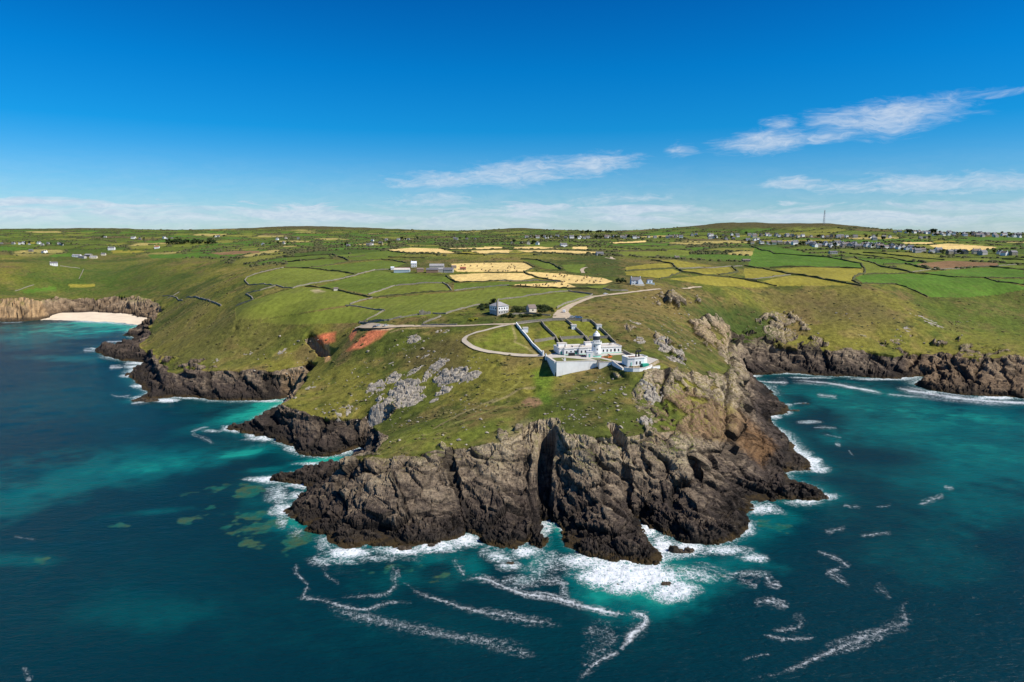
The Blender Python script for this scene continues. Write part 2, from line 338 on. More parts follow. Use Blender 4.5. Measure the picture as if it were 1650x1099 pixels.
# a fan-shaped grid: fine on the headland, wider with distance
NA = 1080
AZ = np.linspace(R(-43), R(43), NA)
rr = [252.0]
while rr[-1] < 4700: rr.append(rr[-1] + 0.62 * max(1.0, rr[-1] / 480) ** 2.2)
RR = np.array(rr); NR = len(RR)
ca = np.linspace(AZ[0], AZ[-1], 361); cr_i = np.unique(np.concatenate([np.arange(0, NR, 3), [NR - 1]])); cr = RR[cr_i]
GA, GR = np.meshgrid(ca, cr); gx, gy = GR * np.sin(GA), GR * np.cos(GA)
shore_w = np.array([up(u, v, 0.0)[:2] for u, v in SHORE]); lip_w = np.array([up(*p)[:2] for p in LIP])
land_poly = np.vstack([shore_w, [(9000, 900), (9000, 9000), (-9000, 9000), (-9000, 900)]])
turf_poly = np.vstack([lip_w, [(9000, 900), (9000, 9000), (-9000, 9000), (-9000, 900)]])
ds, _ = seg_dist(gx, gy, shore_w); ds = np.where(in_poly(gx, gy, land_poly), ds, -ds)
dl, _ = seg_dist(gx, gy, lip_w); dl = np.where(in_poly(gx, gy, turf_poly), dl, -dl)
tp = top_height(GA, np.log(GR))
def upsample(G):
    # coarse grid -> full grid, linear in both directions
    out = np.empty((len(cr), NA)); 
    for i in range(len(cr)): out[i] = np.interp(AZ, ca, G[i])
    full = np.empty((NR, NA)); idx = np.arange(NR); j = np.searchsorted(cr_i, idx, side='right') - 1; j = np.clip(j, 0, len(cr_i) - 2)
    t = ((RR - cr[j]) / (cr[j + 1] - cr[j]))[:, None]
    full[:] = out[j] * (1 - t) + out[j + 1] * t
    return full
DS, DL, TP = upsample(ds), upsample(dl), upsample(tp)
FA, FR = np.meshgrid(AZ, RR); X = FR * np.sin(FA); Y = FR * np.cos(FA)
# craggy edges
rough_k = np.clip(FR / 400, 0.7, 2.5)
DS = DS + ((fbm(X, Y, 16, 3, 11) - 0.5) * 6 + (fbm(X, Y, 5, 2, 12) - 0.5) * 2.6) * np.exp(-np.clip(DS, 0, None) / 9)
DLn = DL + (fbm(X, Y, 18, 4, 13) - 0.5) * 9 * np.minimum(rough_k, 1.15)
tt = np.clip(DS / (DS - np.minimum(DLn, 0) + 1e-6), 0, 1)
tt = np.where(DLn > 0, 1.0, tt)
prof = 1 - (1 - tt) ** 1.25
TPx = np.maximum(TP, 4) + (fbm(X, Y, 60, 4, 21) - 0.5) * np.clip((FR - 300) / 300, 0.5, 3) * 2.2 * sstep(FR, 250, 520)
TPx += (fbm(X, Y, 9, 3, 22) - 0.5) * 1.1 * (1 - sstep(FR, 700, 1500))
Z = np.maximum(TPx * prof, np.where(DLn < 0, np.minimum(np.clip(DS, 0, None) * 0.75, 3.0 + 3.5 * fbm(X, Y, 12, 3, 17)), 0))   # wave-cut platform at the foot
Z = np.where(DS < 0, np.maximum(DS * 0.7, -9), Z)
rockm = np.where(DS > -9, sstep(-DLn, -1.5, 1.5), 0.0)
U, V = to_px(X, Y, Z)

# lighthouse terrace: a level platform held up by the retaining wall
TER = [up(u, v, 57.0)[:2] for u, v in [(879.5, 573.5), (895, 585.2), (962, 581.8), (985, 583.4), (1006, 588.5), (1020, 590.5), (1046, 588), (1062, 579), (1030, 571.5), (1006, 566), (893, 568.5), (884, 571)]]
near = (FR > 380) & (FR < 520) & (FA > -0.05) & (FA < 0.35)
def flatten(poly, h, soft):
    d, _ = seg_dist(X[near], Y[near], np.vstack([poly, poly[:1]])); ins = in_poly(X[near], Y[near], poly)
    w = np.where(ins, 1.0, sstep(-d, -soft, 0.0)); Z[near] = Z[near] * (1 - w) + h * w
APR = [up(u, v, 55.2)[:2] for u, v in [(985, 588), (1004, 596), (1020, 599.5), (1034, 599), (1050, 595), (1066, 588), (1060, 584), (1000, 584)]]
flatten(APR, 55.2, 7.0); flatten(TER, 57.0, 0.5)

# clefts and gullies cut into the rock: (polyline of (u, v, h), half width at the top, steepness)
def carve(pts, half, depth=99.0, steep=3.0):
    w = np.array([up(*p[:3]) for p in pts]); w[:, 2] = [p[-1] for p in pts]
    sel = (FR < 700); Zk = Z
    d, t = seg_dist(X[sel], Y[sel], w[:, :2]); fl = np.interp(t, np.linspace(0, 1, len(w)), w[:, 2]); hw = np.interp(t, np.linspace(0, 1, len(half)), half)
    d = d + (fbm(X[sel], Y[sel], 6, 3, 31) - 0.5) * 2.2
    cut = np.maximum(fl, Zk[sel] - depth) + np.maximum(d - hw, 0) * steep
    Z[sel] = np.minimum(Z[sel], np.where(d < hw + 30, cut, 1e9))
    rockm[sel] = np.maximum(rockm[sel], sstep(hw + 3 - d, 0, 2.0))
carve([(878, 862, 0, -2), (876, 832, 4, 0), (876, 790, 14, 2), (879, 745, 24, 6), (882, 708, 32, 12), (883, 686, 36, 20)], [1.9, 2.2, 2.7, 3.4, 3.9, 3.2], steep=16)
carve([(1020, 842, 0), (1000, 800, 4), (985, 770, 9)], [1.6, 1.2, 0.4], 7, steep=4)
carve([(752, 858, 0), (735, 815, 5), (722, 775, 14), (712, 740, 22)], [0.7, 0.5, 0.5, 0.4], 6, steep=7)
carve([(935, 888, 0), (925, 830, 10), (918, 790, 19)], [0.5, 0.4, 0.2], 4, steep=5)
carve([(1192, 832, 1), (1150, 790, 10), (1120, 760, 16)], [1.0, 0.8, 0.4], 6, steep=4)
carve([(500, 786, 1), (560, 772, 8), (610, 768, 13)], [0.8, 0.6, 0.3], 3, steep=4)
carve([(548, 738, 0), (590, 716, 3), (612, 706, 7)], [3.5, 4.0, 2.0], steep=2.0)
carve([(500, 606, 8), (520, 592, 20), (538, 574, 36)], [1.0, 1.0, .5], 7, steep=1.6)
# ruined pit with a dark shaft in the turf
pc = up(858, 632, 42.5); dd = np.hypot(X - pc[0], (Y - pc[1]))
Z += np.where(dd < 14, 0.8 * np.exp(-((dd - 6) / 2.2) ** 2) - 2.6 * sstep(-dd, -2.0, -0.8) - 0.4 * sstep(-dd, -6, -4), 0)

# ------------------------------------------------------------------ crags: broken blocks along dipping beds
ROCKY = [  # turf-and-rock mosaics on the shoulders (photo polygon, strength)
    ([(1012, 655), (1022, 625), (1035, 605), (1070, 598), (1100, 600), (1130, 602), (1175, 600), (1200, 640), (1180, 690), (1100, 700), (1040, 700)], 0.72),
    ([(1008, 520), (1060, 540), (1100, 560), (1110, 590), (1080, 590), (1050, 570), (1025, 550), (1000, 530)], 0.5),
    ([(1035, 474), (1110, 478), (1125, 488), (1105, 497), (1060, 492), (1036, 484)], 0.55),
    ([(1110, 520), (1150, 510), (1180, 530), (1215, 545), (1230, 575), (1170, 575), (1130, 555)], 0.7),
    ([(1220, 510), (1260, 500), (1300, 520), (1330, 548), (1400, 566), (1400, 600), (1200, 600), (1190, 560)], 0.70),
    ([(1480, 550), (1545, 546), (1600, 556), (1640, 566), (1640, 585), (1500, 585)], 0.5),
    ([(1410, 545), (1470, 540), (1480, 575), (1420, 575)], 0.55),
    ([(800, 700), (850, 680), (868, 690), (865, 760), (800, 740)], 0.75),
    ([(250, 575), (330, 580), (400, 590), (400, 606), (280, 606)], 0.45)]
def px_soft(poly, soft, sel):
    d, _ = seg_dist(U[sel], V[sel], poly + poly[:1]); d = np.where(in_poly(U[sel], V[sel], poly), d, -d)
    return sstep(d, -soft, soft)
mos = np.zeros_like(Z)
sel = FR < 1100
for poly, st in ROCKY:
    k = np.zeros_like(Z); k[sel] = px_soft(poly, 7, sel) * st; mos = np.maximum(mos, k)
mos_n = fbm(X, Y, 11, 4, 41, gain=0.6)
mos_r = sstep(mos_n * 0.9 + mos * 0.55, 0.72, 0.86) * (mos > 0.02)
# ledges: the beds weather into treads and risers, dipping to the right, more steeply beyond the great cleft
tsel = (rockm > 0.05) & (Z > 1.0) & (FR < 1550)
tx_, ty_, tz_ = X[tsel], Y[tsel], Z[tsel]
lw = sstep(-tx_, -28, -8); n1_ = fbm(tx_, ty_, 26, 3, 301) - 0.5; n2_ = fbm(tx_, ty_, 7, 3, 305) - 0.5
bq = tz_ + tx_ * (0.26 * lw + 0.62 * (1 - lw)) + ty_ * 0.10 + n1_ * 9 + n2_ * 1.6
add = 0
for stp, amt in ((7.5, .52), (2.6, .40)):
    stp_ = stp * np.clip(FR[tsel] / 420, 1, 1.8); s_ = bq / stp_; fr_ = s_ - np.floor(s_)
    add = add + (np.where(fr_ < 0.62, fr_ * 0.35, 0.217 + (fr_ - 0.62) * 2.06) - fr_ + 0.17) * stp_ * amt
Z[tsel] = tz_ + add * rockm[tsel] * np.clip((tz_ - 1) / 5, 0, 1)
Zb = Z.copy()
gz_r, gz_a = np.gradient(Zb, axis=0) / np.gradient(RR)[:, None], np.gradient(Zb, axis=1) / (FR * (AZ[1] - AZ[0]))
slope = np.hypot(gz_r, gz_a)
steepm = sstep(slope, 0.85, 1.25) * sstep(FR, 250, 300) * (dd > 12)
rockm = np.maximum(rockm, steepm * sstep(-FR, -1500, -1300) * ~((U > 480) & (U < 640) & (V > 480) & (V < 582)))
act = np.maximum(rockm, mos_r)
idx = np.where((act > 0.02) & (FR < 1550) & (Z > -6))
P = np.stack([X[idx], Y[idx], Zb[idx]], 1)
Zs = Zb.copy()
for _ in range(10):                  # broad facing of the slope, for pushing blocks out of it
    Zs[1:-1] = (Zs[:-2] + 2 * Zs[1:-1] + Zs[2:]) / 4; Zs[:, 1:-1] = (Zs[:, :-2] + 2 * Zs[:, 1:-1] + Zs[:, 2:]) / 4
gz_r, gz_a = np.gradient(Zs, axis=0) / np.gradient(RR)[:, None], np.gradient(Zs, axis=1) / (FR * (AZ[1] - AZ[0]))
nrm = np.stack([-(gz_r[idx] * np.sin(FA[idx]) + gz_a[idx] * np.cos(FA[idx])), -(gz_r[idx] * np.cos(FA[idx]) - gz_a[idx] * np.sin(FA[idx])), np.ones(len(P))], 1)
nrm /= np.linalg.norm(nrm, axis=1)[:, None]
fsc = np.clip(FR[idx] / 380, 1.0, 2.2)
wp = np.stack([fbm(P[:, 0], P[:, 1], 14, 3, 51, P[:, 2]), fbm(P[:, 0], P[:, 1], 14, 3, 55, P[:, 2]), fbm(P[:, 0], P[:, 1], 14, 3, 59, P[:, 2])], 1) - 0.5
Pw = P + wp * 7
left = sstep(-P[:, 0], -25, -5)[:, None]        # beds dip differently either side of the great cleft
def basis(e1, e3):
    e1 = Vector(e1).normalized(); e3 = Vector(e3); e3 = (e3 - e3.dot(e1) * e1).normalized(); e2 = e3.cross(e1)
    return np.array([e1, e2, e3])
BL = basis((0.92, -0.18, -0.34), (0.25, -0.55, 0.80)); BR = basis((0.78, -0.25, -0.52), (0.45, -0.35, 0.82))
Q = (Pw @ BL.T) * left + (Pw @ BR.T) * (1 - left)
off = np.zeros(len(P)); fine = np.zeros(len(P)); crack = np.zeros(len(P)); tone = np.zeros(len(P))
for k, (sz, amp, tl, cd) in enumerate([((34, 24, 16), 2.3, 1.7, 0.9), ((14, 10, 6.0), 1.1, 1.5, 0.6), ((6.0, 4.2, 2.4), 0.42, 1.1, 0.26), ((2.6, 1.8, 1.1), 0.14, 0.9, 0.08)]):
    f1, f2, rid, of = worley(Q / (np.array(sz) * fsc[:, None]), 100 + 10 * k)
    off += amp * fsc * ((rid[:, 0] - 0.5) * 2 + tl * (of[:, 0] * (rid[:, 1] - 0.5) + of[:, 1] * (rid[:, 2] - 0.5)) * 2.0)
    off -= cd * fsc * sstep(-(f2 - f1), -0.10, -0.02)
    if k in (1, 2, 3): fine += [0, 1.1, .7, .3][k] * ((rid[:, 0] - 0.35) * 1.6 + tl * (of[:, 0] * (rid[:, 1] - 0.5) + of[:, 1] * (rid[:, 2] - 0.5)) * 1.5) - .5 * sstep(-(f2 - f1), -0.12, -0.02)
    crack = np.maximum(crack, sstep(-(f2 - f1), -0.09, -0.02) * (0.5 if k else 0.9))
    tone += (rid[:, 1] - 0.5) * [0.5, 0.6, 0.5, 0.4][k]
# ledges along the beds
bed = Q[:, 2] / (2.6 * fsc) + wp[:, 0] * 1.6; saw = bed - np.floor(bed); off += (saw - 0.5) * 0.55 * fsc
bed2 = Q[:, 2] / (0.9 * fsc) + wp[:, 1] * 2.0; saw2 = bed2 - np.floor(bed2); off += (saw2 - 0.5) * 0.16 * fsc
a_ = act[idx] * np.where(rockm[idx] > mos_r[idx] * 0.8, 1.0, 0.75)
mo = mos_r[idx] * (rockm[idx] < 0.5); off *= 1 + 0.1 * (mos[idx] > 0.84)
d_cl, _ = seg_dist(P[:, 0], P[:, 1], np.array([up(*p)[:2] for p in [(878, 862, 0), (876, 790, 14), (879, 745, 24), (883, 680, 36)]])); off *= 0.25 + 0.75 * sstep(d_cl, 4, 11)
off = off * a_ + mo * 0.9 * fsc                                 # mosaic crags stand proud of the turf
off *= np.clip(Zb[idx] / 7, 0.30, 1); off += fine * rockm[idx] * sstep(-Zb[idx], -9, -4) * sstep(Zb[idx], -1.5, 1.0) * 1.1; off = np.where(Zb[idx] > 0, np.maximum(off, -0.6 * Zb[idx]), off)
near_ter, _ = seg_dist(P[:, 0], P[:, 1], np.vstack([TER, TER[:1]])); off *= sstep(near_ter, 1.5, 8)
off *= ~in_poly(P[:, 0], P[:, 1], TER)
X[idx] += nrm[:, 0] * off; Y[idx] += nrm[:, 1] * off; Z[idx] += nrm[:, 2] * off
rock_att = np.maximum(rockm, mos_r).astype(np.float32)
crk = np.zeros_like(Z); crk[idx] = crack; ton = np.zeros_like(Z); ton[idx] = tone
U, V = to_px(X, Y, Z)
GX0, GY0 = FR * np.sin(FA), FR * np.cos(FA)
print('terrain heights', round(time.time() - T0, 1), 's', NR, NA, 'rock verts', len(P))

LOGR = RR
def gz(x, y, flat=True):
    """height of the ground under (x, y)"""
    a = math.atan2(x, y); r = math.hypot(x, y)
    fa = (a - AZ[0]) / (AZ[1] - AZ[0]); fa = min(max(fa, 0), NA - 1.001); i = int(np.searchsorted(RR, r, side='right') - 1); i = min(max(i, 0), NR - 2)
    j = int(fa); ta = fa - j; tr = (r - RR[i]) / (RR[i + 1] - RR[i]); tr = min(max(tr, 0), 1)
    return float((Z[i, j] * (1 - ta) + Z[i, j + 1] * ta) * (1 - tr) + (Z[i + 1, j] * (1 - ta) + Z[i + 1, j + 1] * ta) * tr)
def hit(u, v, rmin=255.0):
    """first point of the ground along the ray through a photo pixel"""
    d = ray(u, v); a = math.atan2(d[0], d[1]); hd = math.hypot(d[0], d[1])
    fa = min(max((a - AZ[0]) / (AZ[1] - AZ[0]), 0), NA - 1.001); j = int(fa); t = fa - j
    col = Z[:, j] * (1 - t) + Z[:, j + 1] * t; zr = CAM_H + RR / hd * d[2]
    below = np.where((zr <= col) & (RR >= rmin))[0]
    if len(below) == 0: i = NR - 1; r = RR[np.argmin(np.where(RR > rmin, zr - col, 1e9))]
    else:
        i = below[0]
        if i == 0: r = RR[0]
        else:
            e0, e1 = zr[i - 1] - col[i - 1], zr[i] - col[i]; k = e0 / (e0 - e1 + 1e-9); k = min(max(k, 0), 1); r = RR[i - 1] + (RR[i] - RR[i - 1]) * k
    x, y = r * math.sin(a), r * math.cos(a)
    return np.array([x, y, gz(x, y)])
# ------------------------------------------------------------------ ground cover (real colours of turf, crops, soil)
def zz(ox, oy, k): return lambda *pts: [(ox + x / k, oy + y / k) for x, y in pts]
Z7 = zz(380, 360, 3.75); Z8 = zz(780, 360, 3.75); ZR = zz(1200, 330, 3.667); ZL = zz(0, 330, 3.929); Z1 = zz(720, 460, 4.125); Z2 = zz(870, 500, 8.25); Z9 = zz(540, 440, 4.583)
PALE, MID, LUSH, YEL, GOLD, SOIL, DULL = (0.104, 0.130, 0.024), (0.076, 0.110, 0.019), (0.055, 0.112, 0.016), (0.175, 0.162, 0.030), (0.47, 0.365, 0.165), (0.15, 0.095, 0.055), (0.072, 0.100, 0.018)
FIELDS = [
 (PALE, Z7((60, 330), (90, 320), (290, 268), (460, 275), (700, 305), (590, 345), (345, 393), (240, 375), (75, 370))), (MID, Z7((460, 265), (880, 222), (1030, 240), (940, 275), (830, 285), (710, 300), (470, 275))),
 (MID, Z7((305, 205), (560, 190), (590, 212), (310, 232))), (MID, Z7((310, 235), (560, 215), (680, 225), (600, 245), (400, 268), (300, 262))), (MID, Z7((600, 195), (880, 168), (1040, 180), (900, 215), (720, 225))),
 (MID, Z7((500, 380), (850, 285), (1010, 300), (1280, 325), (1310, 355), (960, 375), (800, 430), (640, 395), (450, 380))), (PALE, Z7((810, 432), (960, 378), (1250, 362), (1305, 408), (820, 447))),
 (PALE, Z7((110, 460), (330, 395), (430, 385), (590, 400), (800, 450), (690, 490), (180, 575), (0, 580), (0, 510))), (PALE, Z7((180, 580), (690, 500), (890, 530), (760, 600), (350, 612), (150, 600))),
 (PALE, Z7((700, 490), (830, 455), (1310, 415), (1650, 385), (1650, 455), (1400, 505), (1270, 545), (980, 575), (850, 590), (760, 590), (900, 530), (690, 495))), (MID, Z7((1320, 362), (1650, 352), (1650, 378), (1320, 408))),
 (PALE, Z8((0, 385), (500, 395), (520, 412), (250, 440), (80, 462), (0, 470))), (PALE, Z8((90, 465), (260, 442), (520, 415), (660, 432), (600, 465), (450, 510), (300, 500), (130, 500))), (MID, Z8((0, 355), (150, 352), (480, 350), (160, 372), (170, 385), (0, 380))),
 (GOLD, [(727, 425), (780, 423.5), (844, 423), (860, 432), (843, 438.5), (780, 438), (738, 438), (728, 432)]), (GOLD, [(724, 443), (780, 440), (844, 440), (863, 446.7), (841, 451.5), (780, 453), (735, 454), (728, 448)]),
 (GOLD, Z8((255, 292), (450, 302), (720, 330), (780, 350), (730, 365), (500, 362), (560, 385), (380, 388), (180, 378), (190, 368), (480, 355), (310, 320))),
 (GOLD, Z7((915, 160), (1060, 147), (1230, 152), (1335, 180), (1150, 182), (1040, 178))), (GOLD, Z7((1270, 150), (1610, 143), (1610, 155), (1310, 158))), (GOLD, Z7((1400, 165), (1650, 160), (1650, 178), (1480, 182))), (YEL, Z7((1355, 172), (1440, 172), (1450, 186), (1360, 186))),
 (GOLD, Z8((0, 140), (110, 142), (100, 158), (0, 155))), (GOLD, Z8((155, 142), (340, 140), (460, 152), (200, 156))), (GOLD, Z8((530, 142), (620, 140), (630, 158), (540, 155))), (GOLD, Z8((200, 165), (350, 158), (690, 172), (680, 182), (300, 178))), (GOLD, Z8((0, 164), (180, 165), (100, 180), (0, 179))), (YEL, Z8((0, 183), (280, 172), (280, 186), (20, 193))),
 (YEL, Z8((855, 265), (990, 245), (1120, 243), (1140, 268), (860, 287))), (YEL, Z8((855, 292), (1140, 275), (1190, 295), (1080, 332), (860, 312))), (YEL, Z8((1010, 225), (1150, 220), (1380, 258), (1160, 270), (1140, 240))), (YEL, Z8((1180, 283), (1480, 265), (1520, 300), (1330, 308))), (YEL, Z8((1110, 335), (1330, 315), (1650, 345), (1650, 385), (1400, 378))),
 (LUSH, Z8((770, 125), (1120, 118), (1120, 135), (780, 140))), (MID, Z8((940, 145), (1220, 135), (1220, 158), (950, 160))), (GOLD, Z8((760, 115), (980, 104), (980, 112), (790, 125))), (MID, Z8((225, 215), (350, 220), (470, 278), (370, 275))), (MID, Z8((470, 250), (620, 245), (580, 300), (500, 290))), (PALE, Z8((820, 170), (1250, 165), (1240, 195), (830, 195))), (PALE, Z8((580, 385), (760, 370), (720, 390), (600, 395))),
 (YEL, ZR((0, 375), (110, 378), (250, 410), (60, 435), (0, 435))), (YEL, ZR((180, 378), (420, 370), (690, 378), (710, 400), (640, 430), (650, 460), (330, 410))), (YEL, ZR((110, 450), (260, 420), (330, 420), (640, 475), (170, 480))), (YEL, ZR((0, 445), (100, 465), (150, 485), (0, 490))),
 (LUSH, ZR((660, 430), (700, 412), (970, 405), (1420, 435), (1650, 482), (1650, 500), (1500, 530), (1300, 548), (1100, 545), (1050, 525), (890, 470), (700, 465))), (LUSH, ZR((1030, 402), (1380, 372), (1650, 370), (1650, 430), (1180, 420))), (PALE, ZR((560, 320), (650, 315), (860, 375), (970, 400), (715, 405), (690, 350))), (PALE, ZR((830, 355), (940, 352), (1100, 385), (990, 392))), (LUSH, ZR((1440, 440), (1650, 440), (1650, 470))),
 (GOLD, ZR((1090, 240), (1200, 228), (1500, 250), (1400, 272), (1150, 265))), (GOLD, ZR((930, 222), (1100, 220), (1120, 232), (950, 230))), (SOIL, ZR((1010, 350), (1200, 330), (1500, 345), (1500, 360), (1150, 380))), (PALE, ZR((560, 262), (760, 272), (960, 300), (900, 312), (620, 290))), (LUSH, ZR((60, 250), (180, 246), (400, 290), (690, 350), (690, 372), (380, 365), (150, 370), (20, 360))), (PALE, ZR((690, 290), (960, 310), (1000, 335), (700, 300))),
 (MID, ZR((1540, 325), (1650, 322), (1650, 355), (1560, 350))), (MID, ZR((1520, 368), (1650, 360), (1650, 382))), (YEL, ZR((1100, 212), (1250, 212), (1250, 222), (1120, 222))), (LUSH, ZR((1300, 192), (1640, 190), (1640, 212), (1330, 214))), (YEL, ZR((100, 210), (560, 205), (560, 216), (120, 218))), (PALE, ZR((960, 310), (1450, 318), (1450, 330), (1020, 332))),
 (SOIL, ZL((1330, 305), (1500, 292), (1640, 290), (1640, 305), (1400, 318))), (LUSH, ZL((930, 315), (1320, 310), (1320, 332), (960, 340))), (LUSH, ZL((310, 318), (450, 305), (460, 325), (330, 332))), (YEL, ZL((700, 292), (920, 290), (920, 300), (720, 310))), (YEL, ZL((100, 240), (220, 236), (230, 248), (110, 250))), (LUSH, ZL((130, 540), (350, 515), (360, 545), (160, 560))), (YEL, ZL((420, 500), (600, 503), (600, 520), (450, 520)))]
PATCH = [  # rougher ground, tinted by what grows there: (colour, softness px, strength, polygon)
 ((0.085, 0.070, 0.030), 14, .75, [(640, 580), (700, 545), (760, 540), (745, 600), (690, 600)]), ((0.030, 0.052, 0.012), 10, .8, [(690, 520), (860, 512), (880, 520), (860, 525), (700, 527)]), ((0.032, 0.055, 0.012), 14, .75, [(900, 428), (990, 440), (1000, 470), (950, 460), (920, 445)]),
 ((0.030, 0.050, 0.012), 12, .7, [(880, 410), (990, 400), (1000, 440), (930, 425)]), ((0.030, 0.050, 0.012), 14, .95, [(1100, 495), (1220, 490), (1260, 540), (1210, 570), (1140, 520)]), ((0.075, 0.060, 0.035), 25, .7, [(1230, 470), (1400, 475), (1460, 520), (1330, 520), (1240, 495)]),
 ((0.040, 0.072, 0.014), 25, .75, [(60, 410), (240, 420), (330, 450), (160, 490), (0, 470)]), ((0.060, 0.090, 0.016), 25, .6, [(1480, 490), (1650, 480), (1650, 560), (1520, 540)]), ((0.12, 0.11, 0.035), 20, .55, [(250, 540), (380, 500), (480, 530), (400, 590), (280, 590)]),
 ((0.17, 0.145, 0.095), 12, .85, [(800, 700), (850, 680), (870, 690), (866, 740), (810, 735)]), ((0.070, 0.135, 0.014), 8, .7, [(858, 600), (882, 590), (892, 610), (885, 650), (862, 640)]), ((0.10, 0.13, 0.02), 18, .6, [(640, 690), (760, 690), (830, 665), (820, 700), (700, 725), (600, 735)]),
 ((0.17, 0.11, 0.07), 3, .9, [(840, 648), (852, 640), (868, 642), (874, 650), (862, 656), (846, 655)]), ((0.10, 0.13, 0.018), 6, .7, Z1((140, 370), (440, 262), (560, 440), (500, 462), (300, 440), (170, 405))),
 ((0.36, 0.125, 0.06), 3, 1.3, [(500, 555), (506, 543), (520, 538), (541, 535), (540, 550), (522, 557)]), ((0.36, 0.13, 0.065), 3, 1.3, [(558, 566), (578, 547), (598, 531), (628, 530), (612, 545), (585, 560)]), ((0.42, 0.26, 0.12), 2, 1.2, [(522, 555), (530, 555), (533, 580), (524, 584)]), ((0.36, 0.13, 0.065), 2, 1.2, [(562, 542), (570, 530), (578, 530), (566, 550)]),
 ((0.40, 0.29, 0.19), 1.5, .95, [(575, 526.5), (600, 524), (640, 526.5), (630, 532), (600, 532), (580, 530)]), ((0.10, 0.125, 0.02), 5, .8, Z2((0, 400), (200, 375), (600, 350), (930, 365), (1000, 440), (600, 430), (200, 500), (0, 510))), ((0.115, 0.13, 0.02), 3, .8, Z2((20, 160), (520, 130), (700, 150), (930, 350), (0, 400))),
 ((0.28, 0.24, 0.17), 2, .9, [(500, 468), (512, 466), (525, 470), (508, 472)])]
TRAILS = [  # worn footpaths: (colour, half width m, strength, px line)
 ((0.21, 0.19, 0.09), 0.9, .8, Z1((435, 265), (460, 350), (450, 375), (520, 405), (590, 455))), ((0.17, 0.17, 0.05), 0.8, .7, Z1((270, 690), (360, 715), (440, 680), (480, 640), (495, 605))), ((0.20, 0.17, 0.10), 1.2, .7, [(790, 650), (815, 640), (835, 628), (860, 625)]),
 ((0.20, 0.17, 0.10), 0.8, .6, [(700, 690), (740, 668), (800, 642)]), ((0.15, 0.16, 0.05), 0.9, .6, [(620, 715), (690, 700), (760, 672), (820, 650)]), ((0.28, 0.22, 0.12), 1.0, .6, [(630, 535), (650, 529), (700, 527)])]
n_a = fbm(X, Y, 70, 5, 61); n_b = fbm(X, Y, 22, 4, 66); n_c = fbm(X, Y, 6, 4, 71); n_d = fbm(X * 0.6, Y, 160, 4, 76)
def lerp(a, b, t): return a + (np.asarray(b, np.float32) - a) * t[..., None]
col = np.empty(Z.shape + (3,), np.float32); col[:] = (0.122, 0.120, 0.026)
col = lerp(col, (0.074, 0.092, 0.018), sstep(n_a, 0.42, 0.60))
col = lerp(col, (0.165, 0.140, 0.045), sstep(n_b, 0.50, 0.66) * 0.75)
col = lerp(col, (0.098, 0.074, 0.036), sstep(n_d * 0.6 + n_b * 0.4, 0.50, 0.62) * 0.7)
col = lerp(col, (0.036, 0.050, 0.012), sstep(n_c * 0.55 + n_a * 0.45, 0.50, 0.62) * 0.75)
# distant country: a patchwork of small enclosures
far = FR > 980
fx, fy = X[far], Y[far]
wx = (fbm(fx, fy, 300, 2, 81) - 0.5) * 120; wy = (fbm(fx, fy, 300, 2, 83) - 0.5) * 160
Pf = np.stack([(fx + wx) / 120, (fy + wy) / 95, np.zeros_like(fx)], 1); Pf[:, 2] = 0.5
f1, f2, rid, _ = worley(Pf, 300)
pal = np.array([PALE, MID, MID, LUSH, LUSH, DULL, DULL, (0.045, 0.075, 0.014), (0.13, 0.14, 0.03), (0.09, 0.075, 0.035), (0.06, 0.09, 0.016), (0.26, 0.225, 0.085)], np.float32)
cf = pal[np.minimum((rid[:, 0] * 12).astype(int), 11)]
moor = sstep(Z[far] + (n_b[far] - .5) * 20, 146, 160)[:, None]                       # hill tops are open moor
cf = cf * (1 - moor) + np.array((0.058, 0.054, 0.022), np.float32) * moor
wgt = (sstep(FR[far], 1000, 1250) * sstep(Z[far], 76, 92))[:, None]
hedge_k = (sstep(-(f2 - f1), -0.16, -0.05) * wgt[:, 0] * (1 - moor[:, 0]))[:, None]
cf = cf * (1 - hedge_k * 0.75) + np.array((0.024, 0.038, 0.010), np.float32) * hedge_k * 0.75
col[far] = col[far] * (1 - wgt) + cf * wgt
fieldm = np.zeros_like(Z)
inl = (FR > 520) & (DL > 6)
def paint(colr, soft, st, poly, fld=False):
    us = [p[0] for p in poly]; vs = [p[1] for p in poly]
    s = (U > min(us) - 3 * soft) & (U < max(us) + 3 * soft) & (V > min(vs) - 3 * soft) & (V < max(vs) + 3 * soft)
    if fld: s &= inl
    if not s.any(): return
    if fld: w = in_poly(U[s], V[s], poly).astype(np.float32)
    else: w = px_soft(poly, soft, s) * st * np.clip(0.45 + 1.1 * n_c[s], 0, 1)
    col[s] = col[s] * (1 - w[:, None]) + np.asarray(colr, np.float32) * w[:, None]
    if fld: fieldm[s] = np.maximum(fieldm[s], w)
for c_, s_, k_, p_ in PATCH[:8]: paint(c_, s_, k_, p_)
for c_, p_ in FIELDS: paint(c_, 0, 1, p_, True)
for c_, s_, k_, p_ in PATCH[8:]: paint(c_, s_, k_, p_)
for c_, hw, st, pl in TRAILS:
    w = np.array([hit(*p)[:2] for p in pl]); s = (X > w[:, 0].min() - 5) & (X < w[:, 0].max() + 5) & (Y > w[:, 1].min() - 5) & (Y < w[:, 1].max() + 5)
    d, _ = seg_dist(X[s], Y[s], w); k = sstep(-d + (n_c[s] - .5) * 1.2, -hw * 1.8, -hw * 0.4) * st
    col[s] = col[s] * (1 - k[:, None]) + np.asarray(c_, np.float32) * k[:, None]
col *= ((0.86 + 0.28 * n_c)[..., None] * np.array([1.48, 1.38, 1.16], np.float32)).astype(np.float32)
lich = np.zeros_like(Z)            # orange lichen on the sunny western shoulder, sandy tone of the cove cliffs
